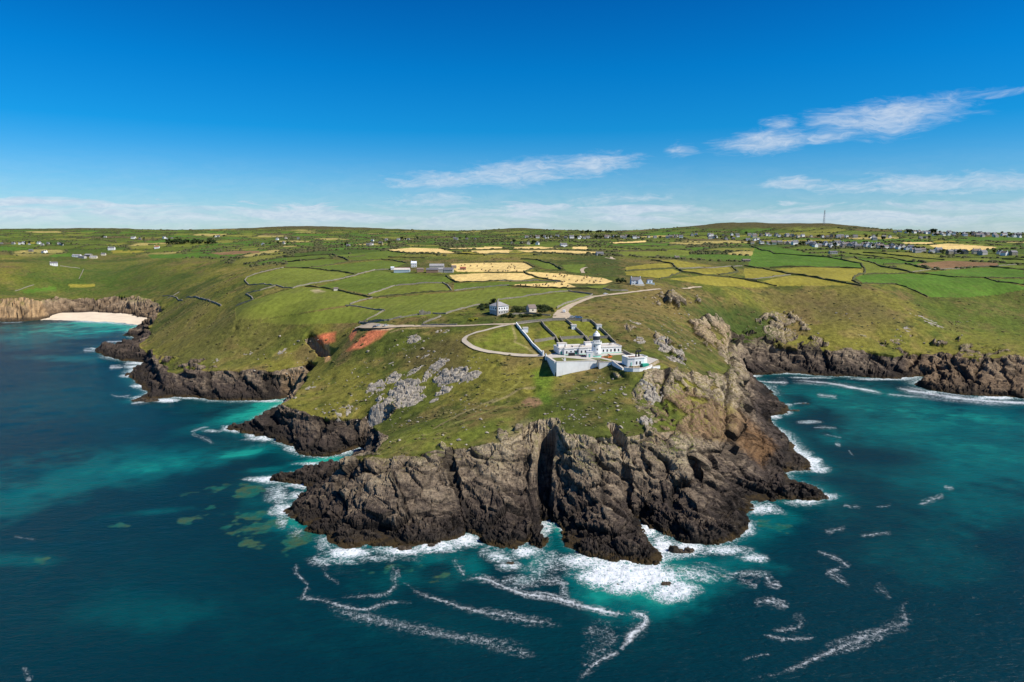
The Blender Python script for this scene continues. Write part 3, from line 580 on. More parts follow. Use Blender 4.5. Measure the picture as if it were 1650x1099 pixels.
for poly, st in [([(1040, 640), (1110, 620), (1200, 660), (1260, 720), (1230, 760), (1180, 720), (1060, 700)], 1.0), ([(1000, 690), (1080, 680), (1090, 720), (1040, 735)], .7), ([(500, 780), (600, 740), (860, 720), (860, 800), (700, 830)], .25)]:
    s = (FR < 600); lich[s] = np.maximum(lich[s], px_soft(poly, 16, s) * st)
sandy = np.zeros_like(Z)
for poly, st in [([(-300, 470), (64, 470), (80, 520), (-300, 520)], 1.0), ([(70, 470), (270, 470), (270, 520), (80, 515)], .30), ([(505, 560), (545, 560), (545, 600), (505, 600)], .6), ([(455, 600), (500, 590), (500, 640), (455, 640)], .45), ([(1100, 520), (1180, 520), (1180, 560), (1110, 560)], .4), ([(1460, 570), (1700, 570), (1700, 650), (1460, 640)], .30)]:
    s = (FR > 430) & (FR < 1550); sandy[s] = np.maximum(sandy[s], px_soft(poly, 8, s) * st)

def mat_ground():
    m = bpy.data.materials.new('ground_cover'); m.use_nodes = True; t = NT(m.node_tree)
    out = t.new('ShaderNodeOutputMaterial'); b = t.new('ShaderNodeBsdfPrincipled'); t.l.new(b.outputs[0], out.inputs[0])
    p = t.pos(); sepz = t.new('ShaderNodeSeparateXYZ'); t.l.new(p, sepz.inputs[0]); z = sepz.outputs[2]
    cov = t.attr('cover'); rk = t.attr('rock', 2); crk = t.attr('crack', 2); lic = t.attr('lichen', 2); snd = t.attr('sandy', 2); fld = t.attr('field', 2); tone = t.attr('tone', 2)
    # turf: tussocks, gorse and bleached grass
    g1 = t.noise(p, 0.22, 6, 0.68); g2 = t.noise(p, 1.3, 5, 0.7); g3 = t.noise(t.mapv(p, (0.05, 0.05, 0.05), (0, 0, 0.4)), 1.0, 5, 0.6)
    amp = t.m('SUBTRACT', 1.0, t.m('MULTIPLY', fld, 0.50))
    v1 = t.m('MULTIPLY', t.m('SUBTRACT', g1, 0.5), 2.5); v2 = t.m('MULTIPLY', t.m('SUBTRACT', g2, 0.5), 1.7)
    var = t.m('ADD', 1.0, t.m('MULTIPLY', t.m('ADD', v1, v2), amp))
    var = t.m('MAXIMUM', var, 0.35)
    turf = t.mix(1.0, cov, var, 'MULTIPLY')
    turf = t.mix(t.m('MULTIPLY', t.ramp(g3, 0.50, 0.72), 0.28), turf, (0.15, 0.135, 0.045, 1))
    rows = t.new('ShaderNodeTexWave', wave_type='BANDS'); t.put(rows.inputs['Vector'], t.mapv(p, (0.045, 0.025, 0), (0, 0, 0.3))); rows.inputs['Scale'].default_value = 1.0; rows.inputs['Distortion'].default_value = 2.5; rows.inputs['Detail'].default_value = 3
    g5 = t.noise(p, 0.018, 5, 0.6)
    fk = t.m('MULTIPLY', fld, t.m('ADD', t.m('MULTIPLY', t.m('SUBTRACT', rows.outputs[1], 0.5), 0.10), t.m('MULTIPLY', t.m('SUBTRACT', g5, 0.5), 0.9)))
    turf = t.mix(1.0, turf, t.m('ADD', 1.0, fk), 'MULTIPLY')
    # rock: dark slate beds, pale crusts, rust and lichen
    pb = t.mapv(p, (0.16, 0.28, 0.75), (0.25, 0.32, 0.15))
    r1 = t.noise(pb, 1.0, 8, 0.68, 0.6); r2 = t.noise(p, 0.55, 7, 0.72); r3 = t.noise(p, 0.06, 5, 0.6); r4 = t.noise(p, 2.4, 4, 0.7)
    hgt = t.ramp(z, 6.0, 34.0, -0.22, 0.17, smooth=False)
    k = t.m('ADD', t.m('ADD', t.m('MULTIPLY', r1, 0.55), t.m('MULTIPLY', r2, 0.30)), t.m('ADD', t.m('MULTIPLY', r3, 0.42), hgt))
    k = t.m('ADD', k, t.m('MULTIPLY', tone, 0.16))
    rock = t.mix(t.ramp(k, 0.42, 0.66), (0.074, 0.056, 0.045, 1), (0.275, 0.210, 0.144, 1))
    rock = t.mix(t.ramp(k, 0.60, 0.86), rock, (0.50, 0.40, 0.26, 1))
    rock = t.mix(t.m('MULTIPLY', t.ramp(r4, 0.56, 0.74), 0.5), rock, (0.21, 0.19, 0.155, 1))
    rock = t.mix(t.m('MULTIPLY', t.ramp(r2, 0.58, 0.76), 0.35), rock, (0.13, 0.085, 0.045, 1))
    ora = t.m('MULTIPLY', t.ramp(t.m('ADD', t.m('MULTIPLY', lic, 0.5), t.m('MULTIPLY', t.m('ADD', r1, r2), 0.5)), 0.74, 1.02), 0.6)
    rock = t.mix(ora, rock, (0.24, 0.125, 0.045, 1))
    rock = t.mix(t.m('MULTIPLY', snd, t.ramp(r1, 0.3, 0.6, 0.55, 1.0)), rock, (0.50, 0.33, 0.17, 1))
    # tide-washed foot: black lichen and brown weed
    tide = t.m('SUBTRACT', t.m('ADD', z, t.m('MULTIPLY', t.m('SUBTRACT', r2, 0.5), 6.0)), 0)
    rock = t.mix(t.ramp(tide, 3.0, 7.0, 0.75, 0.0), rock, (0.022, 0.019, 0.017, 1))
    rock = t.mix(t.ramp(tide, 0.6, 2.4, 0.8, 0.0), rock, (0.070, 0.046, 0.016, 1))
    rock = t.mix(t.m('MULTIPLY', crk, 0.75), rock, (0.014, 0.013, 0.012, 1))
    edge = t.m('ADD', rk, t.m('MULTIPLY', t.m('SUBTRACT', t.m('ADD', g1, g2), 1.0), 0.9))
    mask = t.ramp(edge, 0.38, 0.58)
    # tufts of turf and thrift on the upper ledges
    up_ = t.new('ShaderNodeSeparateXYZ'); t.l.new(t.new('ShaderNodeNewGeometry').outputs['True Normal'], up_.inputs[0])
    led = t.m('MULTIPLY', t.m('MULTIPLY', t.ramp(up_.outputs[2], 0.66, 0.86), t.ramp(z, 17, 30)), t.ramp(t.m('ADD', g1, t.m('MULTIPLY', r3, 0.5)), 0.62, 0.80))
    mask = t.m('MULTIPLY', mask, t.m('SUBTRACT', 1.0, t.m('MULTIPLY', led, 0.9)))
    c = t.mix(mask, turf, rock)
    t.l.new(c, b.inputs['Base Color']); b.inputs['Roughness'].default_value = 0.95; b.inputs['Specular IOR Level'].default_value = 0.12
    hh = t.m('ADD', t.m('MULTIPLY', t.m('ADD', t.m('MULTIPLY', r1, 1.6), t.m('ADD', t.m('MULTIPLY', r2, 1.1), t.m('MULTIPLY', r4, 0.35))), mask), t.m('MULTIPLY', t.m('MULTIPLY', t.m('ADD', g1, t.m('MULTIPLY', g2, 0.4)), amp), t.m('SUBTRACT', 1.0, mask)))
    bn = t.new('ShaderNodeBump'); bn.inputs['Strength'].default_value = 0.9; bn.inputs['Distance'].default_value = 1.1
    t.l.new(hh, bn.inputs['Height']); t.l.new(bn.outputs[0], b.inputs['Normal'])
    return m
M_ground = mat_ground()
vid = np.arange(NR * NA).reshape(NR, NA)
q = np.stack([vid[:-1, :-1], vid[:-1, 1:], vid[1:, 1:], vid[1:, :-1]], -1).reshape(-1, 4)
zf = Z.ravel(); q = q[zf[q].max(1) > -3.0]
used = np.unique(q); remap = np.full(NR * NA, -1, np.int64); remap[used] = np.arange(len(used))
Vt = np.stack([X.ravel(), Y.ravel(), zf], 1)[used]
ground = fast_mesh('ground', Vt, remap[q][:, ::-1] if False else remap[q], M_ground, smooth=False)
ground.data.flip_normals() if ground.data.polygons[len(q) // 2].normal.z < 0 else None
sm = (rock_att.ravel()[q].max(1) < 0.3); ground.data.polygons.foreach_set('use_smooth', sm)
set_attr(ground, 'cover', np.concatenate([col.reshape(-1, 3)[used], np.ones((len(used), 1), np.float32)], 1), 'FLOAT_COLOR')
for nm, ar in (('rock', rock_att), ('crack', crk), ('lichen', lich), ('sandy', sandy), ('field', fieldm), ('tone', ton)): set_attr(ground, nm, ar.ravel()[used])
tag(ground, 'turf, fields, moorland and rocky cliffs of the headland', None, None, 'structure')
print('ground', len(q), round(time.time() - T0, 1))
# ------------------------------------------------------------------ sea
sNA = 860; sAZ = np.linspace(R(-46), R(46), sNA)
rr = [95.0]
while rr[-1] < 1700: rr.append(rr[-1] + 0.62 * max(1.0, rr[-1] / 300) ** 1.55)
sRR = np.array(rr); sA, sR = np.meshgrid(sAZ, sRR); sx, sy = sR * np.sin(sA), sR * np.cos(sA)
su, sv_ = to_px(sx, sy, 0.0)
dsh = np.zeros_like(sx)
ci = np.arange(0, len(sRR), 2); cj = np.arange(0, sNA, 2)
d_c, _ = seg_dist(sx[np.ix_(ci, cj)], sy[np.ix_(ci, cj)], shore_w); i_c = in_poly(sx[np.ix_(ci, cj)], sy[np.ix_(ci, cj)], land_poly); d_c = np.where(i_c, -d_c, d_c)
dsh = np.repeat(np.repeat(d_c, 2, 0), 2, 1)[:len(sRR), :sNA]
dsh = (dsh + np.roll(dsh, 1, 0) + np.roll(dsh, 1, 1) + np.roll(np.roll(dsh, 1, 0), 1, 1)) / 4
F6 = zz(400, 840, 2.357); F7 = zz(1100, 640, 2.395); FC = zz(1000, 440, 2.538); FL = zz(0, 440, 3.3)
STREAKS = [  # lines of foam drifting off the rocks: (half width px, strength, line)
 (3.2, .62, F6((190, 155), (180, 190), (220, 235), (215, 280), (240, 290))), (4.0, .60, F6((180, 290), (240, 290), (330, 305), (420, 330), (480, 325), (540, 300), (640, 300))), (4.2, .62, F6((590, 230), (640, 265), (740, 295), (840, 330), (930, 355), (1030, 375), (1110, 385), (1210, 402))),
 (3.4, .85, F6((800, 225), (870, 215), (950, 240), (1050, 280), (1150, 300), (1260, 320), (1390, 350), (1450, 350))), (6.5, .78, F6((1440, 348), (1485, 350), (1505, 375), (1450, 430), (1410, 490))), (4.5, .62, F6((1410, 490), (1330, 530), (1240, 600))), (4.0, .66, F6((1115, 130), (1110, 180), (1110, 230), (1190, 235), (1200, 275), (1250, 315))), (3.2, .66, F6((780, 130), (800, 180), (815, 205))),
 (12, .36, F6((260, 300), (400, 350), (560, 385), (700, 415), (800, 435), (900, 445), (1100, 460))), (4.0, .50, F6((530, 140), (560, 220), (540, 265), (460, 275), (340, 280))), (3.0, .50, F6((280, 170), (310, 210), (350, 235))), (14, .29, F6((900, 455), (1100, 510))), (14, .28, F6((1260, 420), (1380, 440), (1250, 560))),
 (3.0, .72, F7((520, 590), (580, 615), (620, 640), (645, 660))), (3.0, .62, F7((545, 670), (600, 665), (560, 680), (600, 700), (660, 735))), (3.5, .62, F7((265, 800), (330, 790), (420, 820))), (4, .64, F7((320, 690), (340, 720), (380, 735))), (3.5, .60, F7((310, 910), (400, 925), (510, 925))), (3.0, .52, F7((230, 1015), (290, 990), (350, 980))),
 (6.5, .56, F7((860, 770), (840, 820), (850, 870), (800, 890), (700, 940), (600, 970), (500, 1000), (420, 1040), (250, 1090))), (7, .46, F7((430, 840), (440, 880), (350, 895))), (2.2, .5, F7((550, 530), (630, 510))), (2.2, .62, F7((690, 540), (760, 525), (815, 528))), (2.4, .60, F7((910, 415), (970, 395), (1010, 375))), (2, .55, F7((1010, 350), (1045, 354))), (1.8, .55, F7((750, 420), (810, 415))), (1.8, .62, F7((615, 420), (690, 425))),
 (1.6, .6, F7((500, 115), (600, 120))), (1.6, .55, F7((530, 140), (620, 155))), (3, .6, F7((590, 178), (610, 185))), (1.6, .5, F7((640, 200), (660, 225))), (4, .40, F7((740, 720), (800, 780))), (5, .5, F7((200, 700), (260, 720), (300, 735))), (5, .5, F7((30, 660), (120, 680), (200, 710))),
 (2.6, .8, FC((540, 440), (620, 445), (690, 450))), (2.8, .9, FC((690, 440), (800, 445), (900, 455), (1000, 475), (1080, 495))), (2.0, .6, FC((1080, 495), (1200, 505), (1330, 520))), (1.6, .6, FC((800, 500), (890, 510))), (3.6, .95, FC((1120, 465), (1180, 480), (1300, 502), (1400, 515), (1500, 522), (1650, 527), (1800, 527))), (1.8, .55, FC((620, 460), (640, 470))),
 (1.8, .66, FL((1010, 850), (1060, 830), (1110, 815))), (1.6, .5, FL((1010, 855), (1080, 885), (1150, 910))), (2.5, .8, FL((690, 692), (800, 680))), (1.8, .5, FL((580, 640), (640, 655), (700, 645))), (2.0, .8, FL((440, 412), (520, 415))), (1.6, .8, FL((560, 366), (660, 362))), (2.2, .75, FL((580, 505), (660, 500))), (2, .7, FL((690, 605), (790, 600))), (1.2, .9, FL((330, 255), (560, 262), (720, 275), (800, 262))), (1.0, .6, FL((0, 265), (130, 260))),
 (3, .5, [(35, 1072), (45, 1085), (55, 1099)]), (2, .35, [(20, 862), (60, 872)])]
WHITE = [  # broken water against the rocks: (u, v, ru, rv, strength)
 (465, 822, 38, 16, .9), (450, 800, 26, 18, .6), (520, 870, 34, 20, .85), (565, 892, 60, 16, 1.0), (640, 888, 70, 18, 1.0), (700, 882, 60, 16, 1.0), (745, 872, 40, 16, .9), (800, 896, 40, 22, .9), (845, 890, 40, 18, .9), (820, 912, 44, 14, .8), (860, 870, 20, 20, .7), (930, 905, 60, 16, .75), (985, 925, 60, 24, .95), (1040, 930, 66, 28, 1.05), (1085, 950, 50, 20, .9), (1000, 945, 30, 14, .7),
 (1045, 850, 22, 22, 1.0), (1070, 880, 30, 24, 1.0), (1110, 885, 50, 18, 1.0), (1165, 888, 60, 18, 1.05), (1210, 900, 60, 12, .8), (1195, 850, 26, 16, .9), (1225, 820, 40, 12, .85), (1300, 808, 50, 9, .9), (1330, 800, 36, 8, 1.0), (1240, 800, 40, 7, .6), (1300, 745, 24, 14, .9), (1290, 735, 24, 10, .8), (1320, 757, 20, 6, .7), (1255, 662, 32, 9, 1.0), (1270, 652, 30, 6, .9), (1240, 672, 26, 6, .8), (1285, 650, 26, 4, .7),
 (380, 692, 34, 8, 1.0), (420, 706, 40, 7, .8), (440, 772, 50, 6, 1.0), (490, 783, 30, 7, .8), (480, 800, 30, 9, .7), (405, 702, 26, 6, .8), (500, 748, 40, 4, .6), (470, 722, 18, 8, .6), (235, 642, 40, 6, .9), (262, 645, 30, 4, .8), (160, 565, 22, 4, .9), (150, 562, 12, 3, .8), (215, 592, 22, 4, .7), (205, 606, 20, 4, .8), (232, 622, 26, 4, .8), (220, 585, 18, 2.5, .7), (320, 641, 50, 3, .6), (430, 646, 40, 2.5, .6), (245, 600, 10, 3, .5),
 (1215, 606, 18, 4, .8), (1290, 609, 50, 2.5, .7), (1420, 611, 60, 2.5, .6), (1500, 632, 34, 4, .8), (1600, 641, 60, 4, .8), (610, 900, 120, 12, .55), (560, 905, 60, 10, .5), (880, 912, 60, 30, .45), (1120, 925, 60, 20, .55), (840, 935, 60, 18, .4), (1200, 925, 60, 14, .5), (880, 850, 14, 22, .6), (520, 905, 40, 14, .5), (478, 860, 36, 24, .55), (455, 845, 16, 20, .4), (1300, 680, 26, 4, .5), (345, 695, 24, 4, .6)]
SHALLOW = [  # pale sand under the water: (u, v, ru, rv, amount, tilt)
 (440, 655, 46, 16, 1.0, -12), (395, 668, 90, 14, .75, -14), (330, 690, 120, 12, .35, -12), (390, 732, 75, 12, .72, -6), (510, 744, 60, 8, 1.0, -5), (430, 757, 60, 8, .55, -5), (300, 745, 170, 18, .42, -8), (120, 770, 260, 44, .40, -9), (30, 810, 130, 40, .36, -10), (190, 525, 90, 12, 1.0, 4), (100, 530, 130, 16, .85, 0), (40, 548, 110, 18, .42, 0), (110, 578, 60, 9, .34, 0), (60, 577, 60, 8, .28, 0), (40, 903, 70, 12, .2, 0),
 (250, 825, 90, 8, .30, -4), (480, 850, 60, 34, .75, 0), (560, 898, 70, 22, .55, 0), (700, 900, 80, 24, .5, 0), (760, 912, 60, 34, .5, 0), (860, 905, 50, 40, .65, 0), (960, 925, 70, 44, .6, 0), (1040, 950, 100, 50, .62, 0), (1110, 930, 110, 46, .62, 0), (1180, 905, 110, 34, .62, 0), (1230, 840, 60, 44, .42, 0), (900, 850, 18, 30, .7, 0), (640, 930, 130, 30, .25, 0), (240, 985, 120, 40, .12, 0), (700, 1010, 400, 80, .04, 0),
 (1420, 645, 190, 30, 0.30, 3), (1330, 625, 120, 16, 0.26, 2), (1500, 690, 200, 46, 0.30, 8), (1600, 660, 110, 30, 0.26, 8), (1440, 690, 130, 40, 0.29, 0), (1600, 740, 130, 60, 0.25, 12), (1500, 770, 110, 30, 0.17, 0), (1330, 705, 60, 14, 0.24, 0), (1480, 655, 60, 20, 0.28, 0), (1600, 800, 120, 80, 0.15, 0), (1540, 900, 200, 120, 0.07, 0), (1240, 655, 30, 10, .55, 0), (1300, 655, 40, 10, .35, 0), (1340, 800, 40, 14, .4, 0), (1480, 760, 360, 190, .16, 0), (320, 720, 260, 60, .16, -8), (160, 640, 330, 90, .14, 0), (230, 950, 420, 160, .07, 0), (900, 1010, 500, 110, .05, 0), (470, 830, 110, 60, .3, 0)]
DARKW = [(1400, 735, 90, 17, .30, 6), (1310, 672, 70, 16, .28, 6), (1300, 710, 34, 12, .25, 0), (200, 560, 120, 12, .2, 0), (250, 700, 160, 30, .2, 0), (1560, 650, 90, 8, .15, 4), (330, 775, 120, 22, .25, -8), (400, 742, 60, 6, .25, 0), (450, 690, 40, 8, .2, 0), (130, 800, 10, 3, .0, 0)]
REEF = [(360, 790, 46, 12), (395, 832, 70, 16), (420, 842, 40, 20), (430, 858, 30, 10), (480, 868, 46, 18), (290, 837, 22, 10), (194, 845, 14, 6), (66, 903, 22, 9), (715, 928, 20, 10), (1260, 850, 40, 12), (1120, 918, 60, 8), (640, 920, 50, 10), (425, 880, 26, 8), (1245, 790, 30, 8), (400, 790, 40, 8)]
def spline(pl, n=10):
    p = [pl[0]] + list(pl) + [pl[-1]]; out = []
    for i in range(1, len(p) - 2):
        for k in range(n):
            t = k / n; out.append(tuple(.5 * (2 * p[i][c] + (p[i + 1][c] - p[i - 1][c]) * t + (2 * p[i - 1][c] - 5 * p[i][c] + 4 * p[i + 1][c] - p[i + 2][c]) * t * t + (3 * p[i][c] - p[i - 1][c] - 3 * p[i + 1][c] + p[i + 2][c]) * t ** 3) for c in (0, 1)))
    return out + [pl[-1]]
foam = np.zeros_like(sx); shal = np.zeros_like(sx); reef = np.zeros_like(sx); foam_l = np.zeros_like(sx)
vis = (su > -200) & (su < 1850) & (sv_ > 470) & (sv_ < 1250)
uu, vv = su[vis], sv_[vis]
wob = (fbm(sx[vis], sy[vis], 8, 3, 201) - 0.5); wob2 = (fbm(sx[vis], sy[vis], 30, 3, 205) - 0.5); wob3 = (fbm(sx[vis], sy[vis], 45, 4, 209) - 0.5)
k = np.clip((vv - 470) / 400, 0.12, 1.2)
fl_ = np.zeros_like(uu); fw = np.zeros_like(uu); sh = np.zeros_like(uu); rf = np.zeros_like(uu)
for hw, st, pl in STREAKS:
    us = [p[0] for p in pl]; vs = [p[1] for p in pl]
    s = (uu > min(us) - 40) & (uu < max(us) + 40) & (vv > min(vs) - 40) & (vv < max(vs) + 40)
    if not s.any(): continue
    pl = spline(pl, 5); hw = hw * 0.6; d, par = seg_dist(uu[s] + wob[s] * 16 * k[s], (vv[s] + wob2[s] * 14 * k[s]) , pl)
    vw = np.clip(0.55 + 1.6 * (wob3[s] + .5 - .35) + wob[s], .15, 1.5); core = np.exp(-(d / (hw * (.5 + .5 * vw))) ** 2); side = np.exp(-((d - 2.3 * hw) / (hw * 1.1)) ** 2) * np.clip(wob2[s] * 4 + .3, 0, 1)
    fl_[s] = np.maximum(fl_[s], st * (core * (.55 + .45 * vw) + .5 * side + .30 * np.exp(-(d / (hw * 4)) ** 2)) * np.minimum(1, 0.08 + 5 * np.minimum(par, 1 - par)))
def blob(arr, u, v, ru, rv, amp, tilt=0, wamp=0.5, mode='max', hard=0.0):
    a = R(tilt); m = max(ru, rv) * 1.6
    s = (abs(uu - u) < m) & (abs(vv - v) < m)
    du = uu[s] - u; dv = vv[s] - v
    x = (du * math.cos(a) + dv * math.sin(a)) / ru; y = (-du * math.sin(a) + dv * math.cos(a)) / rv
    w = sstep(-np.sqrt(x * x + y * y) + wamp * (wob3[s] * 1.6 + wob[s] * 0.8), -1.25, -hard) * amp
    if mode == 'max': arr[s] = np.maximum(arr[s], w)
    elif mode == 'add': arr[s] += w * (1 - arr[s])
    else: arr[s] *= 1 - w
for b_ in WHITE: blob(fw, *b_, wamp=0.8)
for b_ in SHALLOW: blob(sh, *b_[:5], b_[5], wamp=0.7, mode='add', hard=0.0)
for b_ in DARKW: blob(sh, *b_[:4], b_[4] * 3, b_[5], wamp=0.8, mode='mul')
wob3, wob3k = (fbm(sx[vis], sy[vis], 11, 4, 215, gain=.65) - .5) * 1.5, wob3
for b_ in REEF: blob(rf, *b_, 1.0, wamp=1.5)
wob3 = wob3k
dv_ = dsh[vis]; lee = np.clip(0.42 + wob3 * 1.6, 0.05, 1)
edge = np.exp(-np.clip(dv_, 0, None) / (3.5 * np.clip(sR[vis] / 380, 0.6, 2))) * lee
fw = np.maximum(fw, edge * 0.95)
sh = np.maximum(sh, np.exp(-np.clip(dv_, 0, None) / 11) * 0.45)
foam[vis] = fw; foam_l[vis] = fl_; shal[vis] = np.clip(sh, 0, 1); reef[vis] = rf
# low swell, real relief
sz = (fbm(sx, sy * 1.6, 26, 4, 221) - 0.5) * 0.9 * np.exp(-np.abs(dsh) / 600) + foam * (fbm(sx, sy, 3.0, 3, 225) - 0.25) * 1.3
def mat_sea():
    m = bpy.data.materials.new('sea_water'); m.use_nodes = True; t = NT(m.node_tree)
    out = t.new('ShaderNodeOutputMaterial'); b = t.new('ShaderNodeBsdfPrincipled'); t.l.new(b.outputs[0], out.inputs[0])
    p = t.pos(); fo = t.attr('foam', 2); fs = t.attr('streak', 2); sh = t.attr('shallow', 2); rf = t.attr('reef', 2)
    n0 = t.noise(t.mapv(p, (0.020, 0.034, 0.02), (0, 0, 0.5)), 1.0, 5, 0.6); n1 = t.noise(p, 0.12, 5, 0.6)
    d = t.m('ADD', t.m('ADD', sh, t.m('MULTIPLY', t.m('SUBTRACT', n0, 0.5), 0.10)), t.m('MULTIPLY', t.m('SUBTRACT', t.noise(t.mapv(p, (0.16, 0.42, 0.2), (0, 0, R(-24))), 1.0, 5, 0.65, 0.5), 0.5), 0.16))
    c = t.mix(t.ramp(d, 0.0, 0.45), (0.0006, 0.0245, 0.0360, 1), (0.0010, 0.095, 0.098, 1))
    c = t.mix(t.ramp(d, 0.42, 0.95), c, (0.010, 0.31, 0.235, 1))
    c = t.mix(t.m('MULTIPLY', t.ramp(t.m('ADD', rf, t.m('MULTIPLY', t.m('SUBTRACT', n1, 0.5), 1.2)), 0.30, 0.95), 0.75), c, t.mix(t.ramp(n1, 0.4, 0.65), (0.012, 0.115, 0.080, 1), (0.060, 0.105, 0.045, 1)))
    # foam lace
    w = t.noise(p, 0.35, 4, 0.6, out=1)
    wv = t.new('ShaderNodeVectorMath', operation='MULTIPLY_ADD'); t.put(wv.inputs[0], w); wv.inputs[1].default_value = (3.2, 3.2, 0); t.put(wv.inputs[2], p)
    e1 = t.voro(t.mapv(wv.outputs[0], (0.42, 0.42, 0.0)), 1.0, 'DISTANCE_TO_EDGE'); e2 = t.voro(t.mapv(wv.outputs[0], (1.35, 1.35, 0.0)), 1.0, 'DISTANCE_TO_EDGE')
    lace = t.m('SUBTRACT', 1.0, t.m('MINIMUM', t.m('MULTIPLY', e1, 3.0), t.m('MULTIPLY', e2, 2.6)))
    fn = t.noise(t.mapv(p, (1, 1.25, 1)), 0.42, 8, 0.74, 0.6); fn2 = t.noise(p, 1.5, 4, 0.65)
    tex = t.m('ADD', t.m('MULTIPLY', lace, 0.40), t.m('ADD', t.m('MULTIPLY', fn, 0.62), t.m('MULTIPLY', fn2, 0.18)))
    a1 = t.ramp(t.m('ADD', t.m('MULTIPLY', fo, .86), t.m('MULTIPLY', t.m('SUBTRACT', tex, 0.62), 2.6)), 0.44, 1.02)
    a2 = t.ramp(t.m('ADD', t.m('MULTIPLY', fs, 0.85), t.m('MULTIPLY', t.m('SUBTRACT', tex, 0.66), 3.0)), 0.44, 1.30)
    a1 = t.m('MULTIPLY', a1, t.ramp(fo, 0.05, 0.22)); a2 = t.m('MULTIPLY', a2, t.ramp(fs, 0.06, 0.20))
    a = t.m('MAXIMUM', a1, t.m('MULTIPLY', a2, 0.78))
    # aerated water round the foam
    c = t.mix(t.m('MULTIPLY', t.ramp(t.m('ADD', fo, t.m('MULTIPLY', t.m('SUBTRACT', fn, 0.5), 0.5)), 0.15, 0.75), 0.55), c, (0.03, 0.30, 0.28, 1))
    c = t.mix(a, c, (0.80, 0.84, 0.86, 1))
    t.l.new(c, b.inputs['Base Color'])
    t.put(b.inputs['Roughness'], t.m('ADD', 0.17, t.m('MULTIPLY', a, 0.6)))
    b.inputs['Specular IOR Level'].default_value = 0.13; b.inputs['IOR'].default_value = 1.33
    rot = t.mapv(p, (0.10, 0.26, 0.1), (0, 0, R(-28))); h1 = t.noise(rot, 1.0, 4, 0.6, 0.4); h2 = t.noise(t.mapv(p, (0.38, 0.80, 0.4), (0, 0, R(-12))), 1.0, 5, 0.62, 0.3)
    hh = t.m('ADD', t.m('MULTIPLY', h1, 1.5), t.m('ADD', t.m('MULTIPLY', h2, 0.85), t.m('MULTIPLY', a, t.m('MULTIPLY', fn2, 0.7))))
    bn = t.new('ShaderNodeBump'); bn.inputs['Strength'].default_value = 0.8; bn.inputs['Distance'].default_value = 1.0
    t.l.new(hh, bn.inputs['Height']); t.l.new(bn.outputs[0], b.inputs['Normal'])
    return m
nr = len(sRR); vid = np.arange(nr * sNA).reshape(nr, sNA)
q = np.stack([vid[:-1, :-1], vid[:-1, 1:], vid[1:, 1:], vid[1:, :-1]], -1).reshape(-1, 4)
q = q[dsh.ravel()[q].max(1) > -14]
used = np.unique(q); remap = np.full(nr * sNA, -1, np.int64); remap[used] = np.arange(len(used))
sea = fast_mesh('sea', np.stack([sx.ravel(), sy.ravel(), sz.ravel()], 1)[used], remap[q], mat_sea(), smooth=True)
if sea.data.polygons[len(q) // 2].normal.z < 0: sea.data.flip_normals()
for nm, ar in (('foam', foam), ('streak', foam_l), ('shallow', shal), ('reef', reef)): set_attr(sea, nm, ar.ravel()[used])
tag(sea, 'deep blue and turquoise sea with foam round the rocks', None, None, 'structure')
print('sea', len(q), round(time.time() - T0, 1))

# beach at the back of the cove
M_sand = mat_plain('shell_sand', (0.76, 0.63, 0.46), 0.95, 0.10, 0.08, dirt=0.35, dirt_col=(0.30, 0.24, 0.17))
bx0 = [(52, 517.2), (90, 517.5), (130, 518.6), (170, 520.4), (205, 523), (226, 525.5), (240, 524)]; bx1 = [(40, 513), (80, 509), (120, 506.5), (160, 506), (200, 508), (235, 513), (252, 518)]
vs = []; nb, nd = 40, 14
fr = np.array([up(u, v, 0)[:2] for u, v in bx0]); bk = np.array([up(u, v, 0)[:2] for u, v in bx1]); ks = np.linspace(0, 1, 7)
for j in range(nd):
    s_ = j / (nd - 1)
    for i in range(nb):
        a_ = i / (nb - 1); f_ = np.array([np.interp(a_, ks, fr[:, c]) for c in (0, 1)]); g_ = np.array([np.interp(a_, ks, bk[:, c]) for c in (0, 1)])
        p_ = f_ * (1 - s_) + g_ * s_; ed = min(1, 6 * min(a_, 1 - a_))
        vs.append((p_[0], p_[1], -0.9 + (s_ ** 0.8) * 4.2 * (0.35 + 0.65 * ed) + 0.5 * math.sin(i * 0.8) * s_ + random.uniform(-.12, .12)))
beach = mesh_obj('beach', vs, [(j * nb + i, j * nb + i + 1, (j + 1) * nb + i + 1, (j + 1) * nb + i) for j in range(nd - 1) for i in range(nb - 1)], M_sand, smooth=True)
tag(beach, 'pale sand beach below the cove cliffs', None, None, 'structure')
# ------------------------------------------------------------------ materials for built things
M_white = mat_plain('white_render', (0.80, 0.80, 0.78), 0.75, 0.05, 0.9, dirt=0.18, dirt_col=(0.45, 0.43, 0.38))
M_wallwhite = mat_plain('weathered_whitewash', (0.80, 0.80, 0.77), 0.85, 0.08, 0.35, dirt=0.35, dirt_col=(0.36, 0.35, 0.31))
M_flat = mat_plain('pale_flat_roof', (0.58, 0.53, 0.46), 0.9, 0.12, 0.3, dirt=0.4, dirt_col=(0.34, 0.30, 0.25))
M_green = mat_plain('sea_green_paint', (0.03, 0.36, 0.25), 0.6, 0.08)
M_palegreen = mat_plain('pale_green_plinth', (0.22, 0.52, 0.42), 0.7, 0.08)
M_glass = mat_plain('dark_window_glass', (0.020, 0.026, 0.032), 0.12, 0.2, spec=0.6)
M_lens = mat_plain('lantern_glass', (0.05, 0.07, 0.075), 0.08, 0.3, 2.5, spec=0.7)
M_black = mat_plain('black_iron', (0.018, 0.018, 0.020), 0.5, 0.2)
M_stone = mat_plain('granite_wall_stone', (0.27, 0.24, 0.20), 0.95, 0.35, 1.6, 0.6, dirt=0.5, dirt_col=(0.12, 0.11, 0.09))
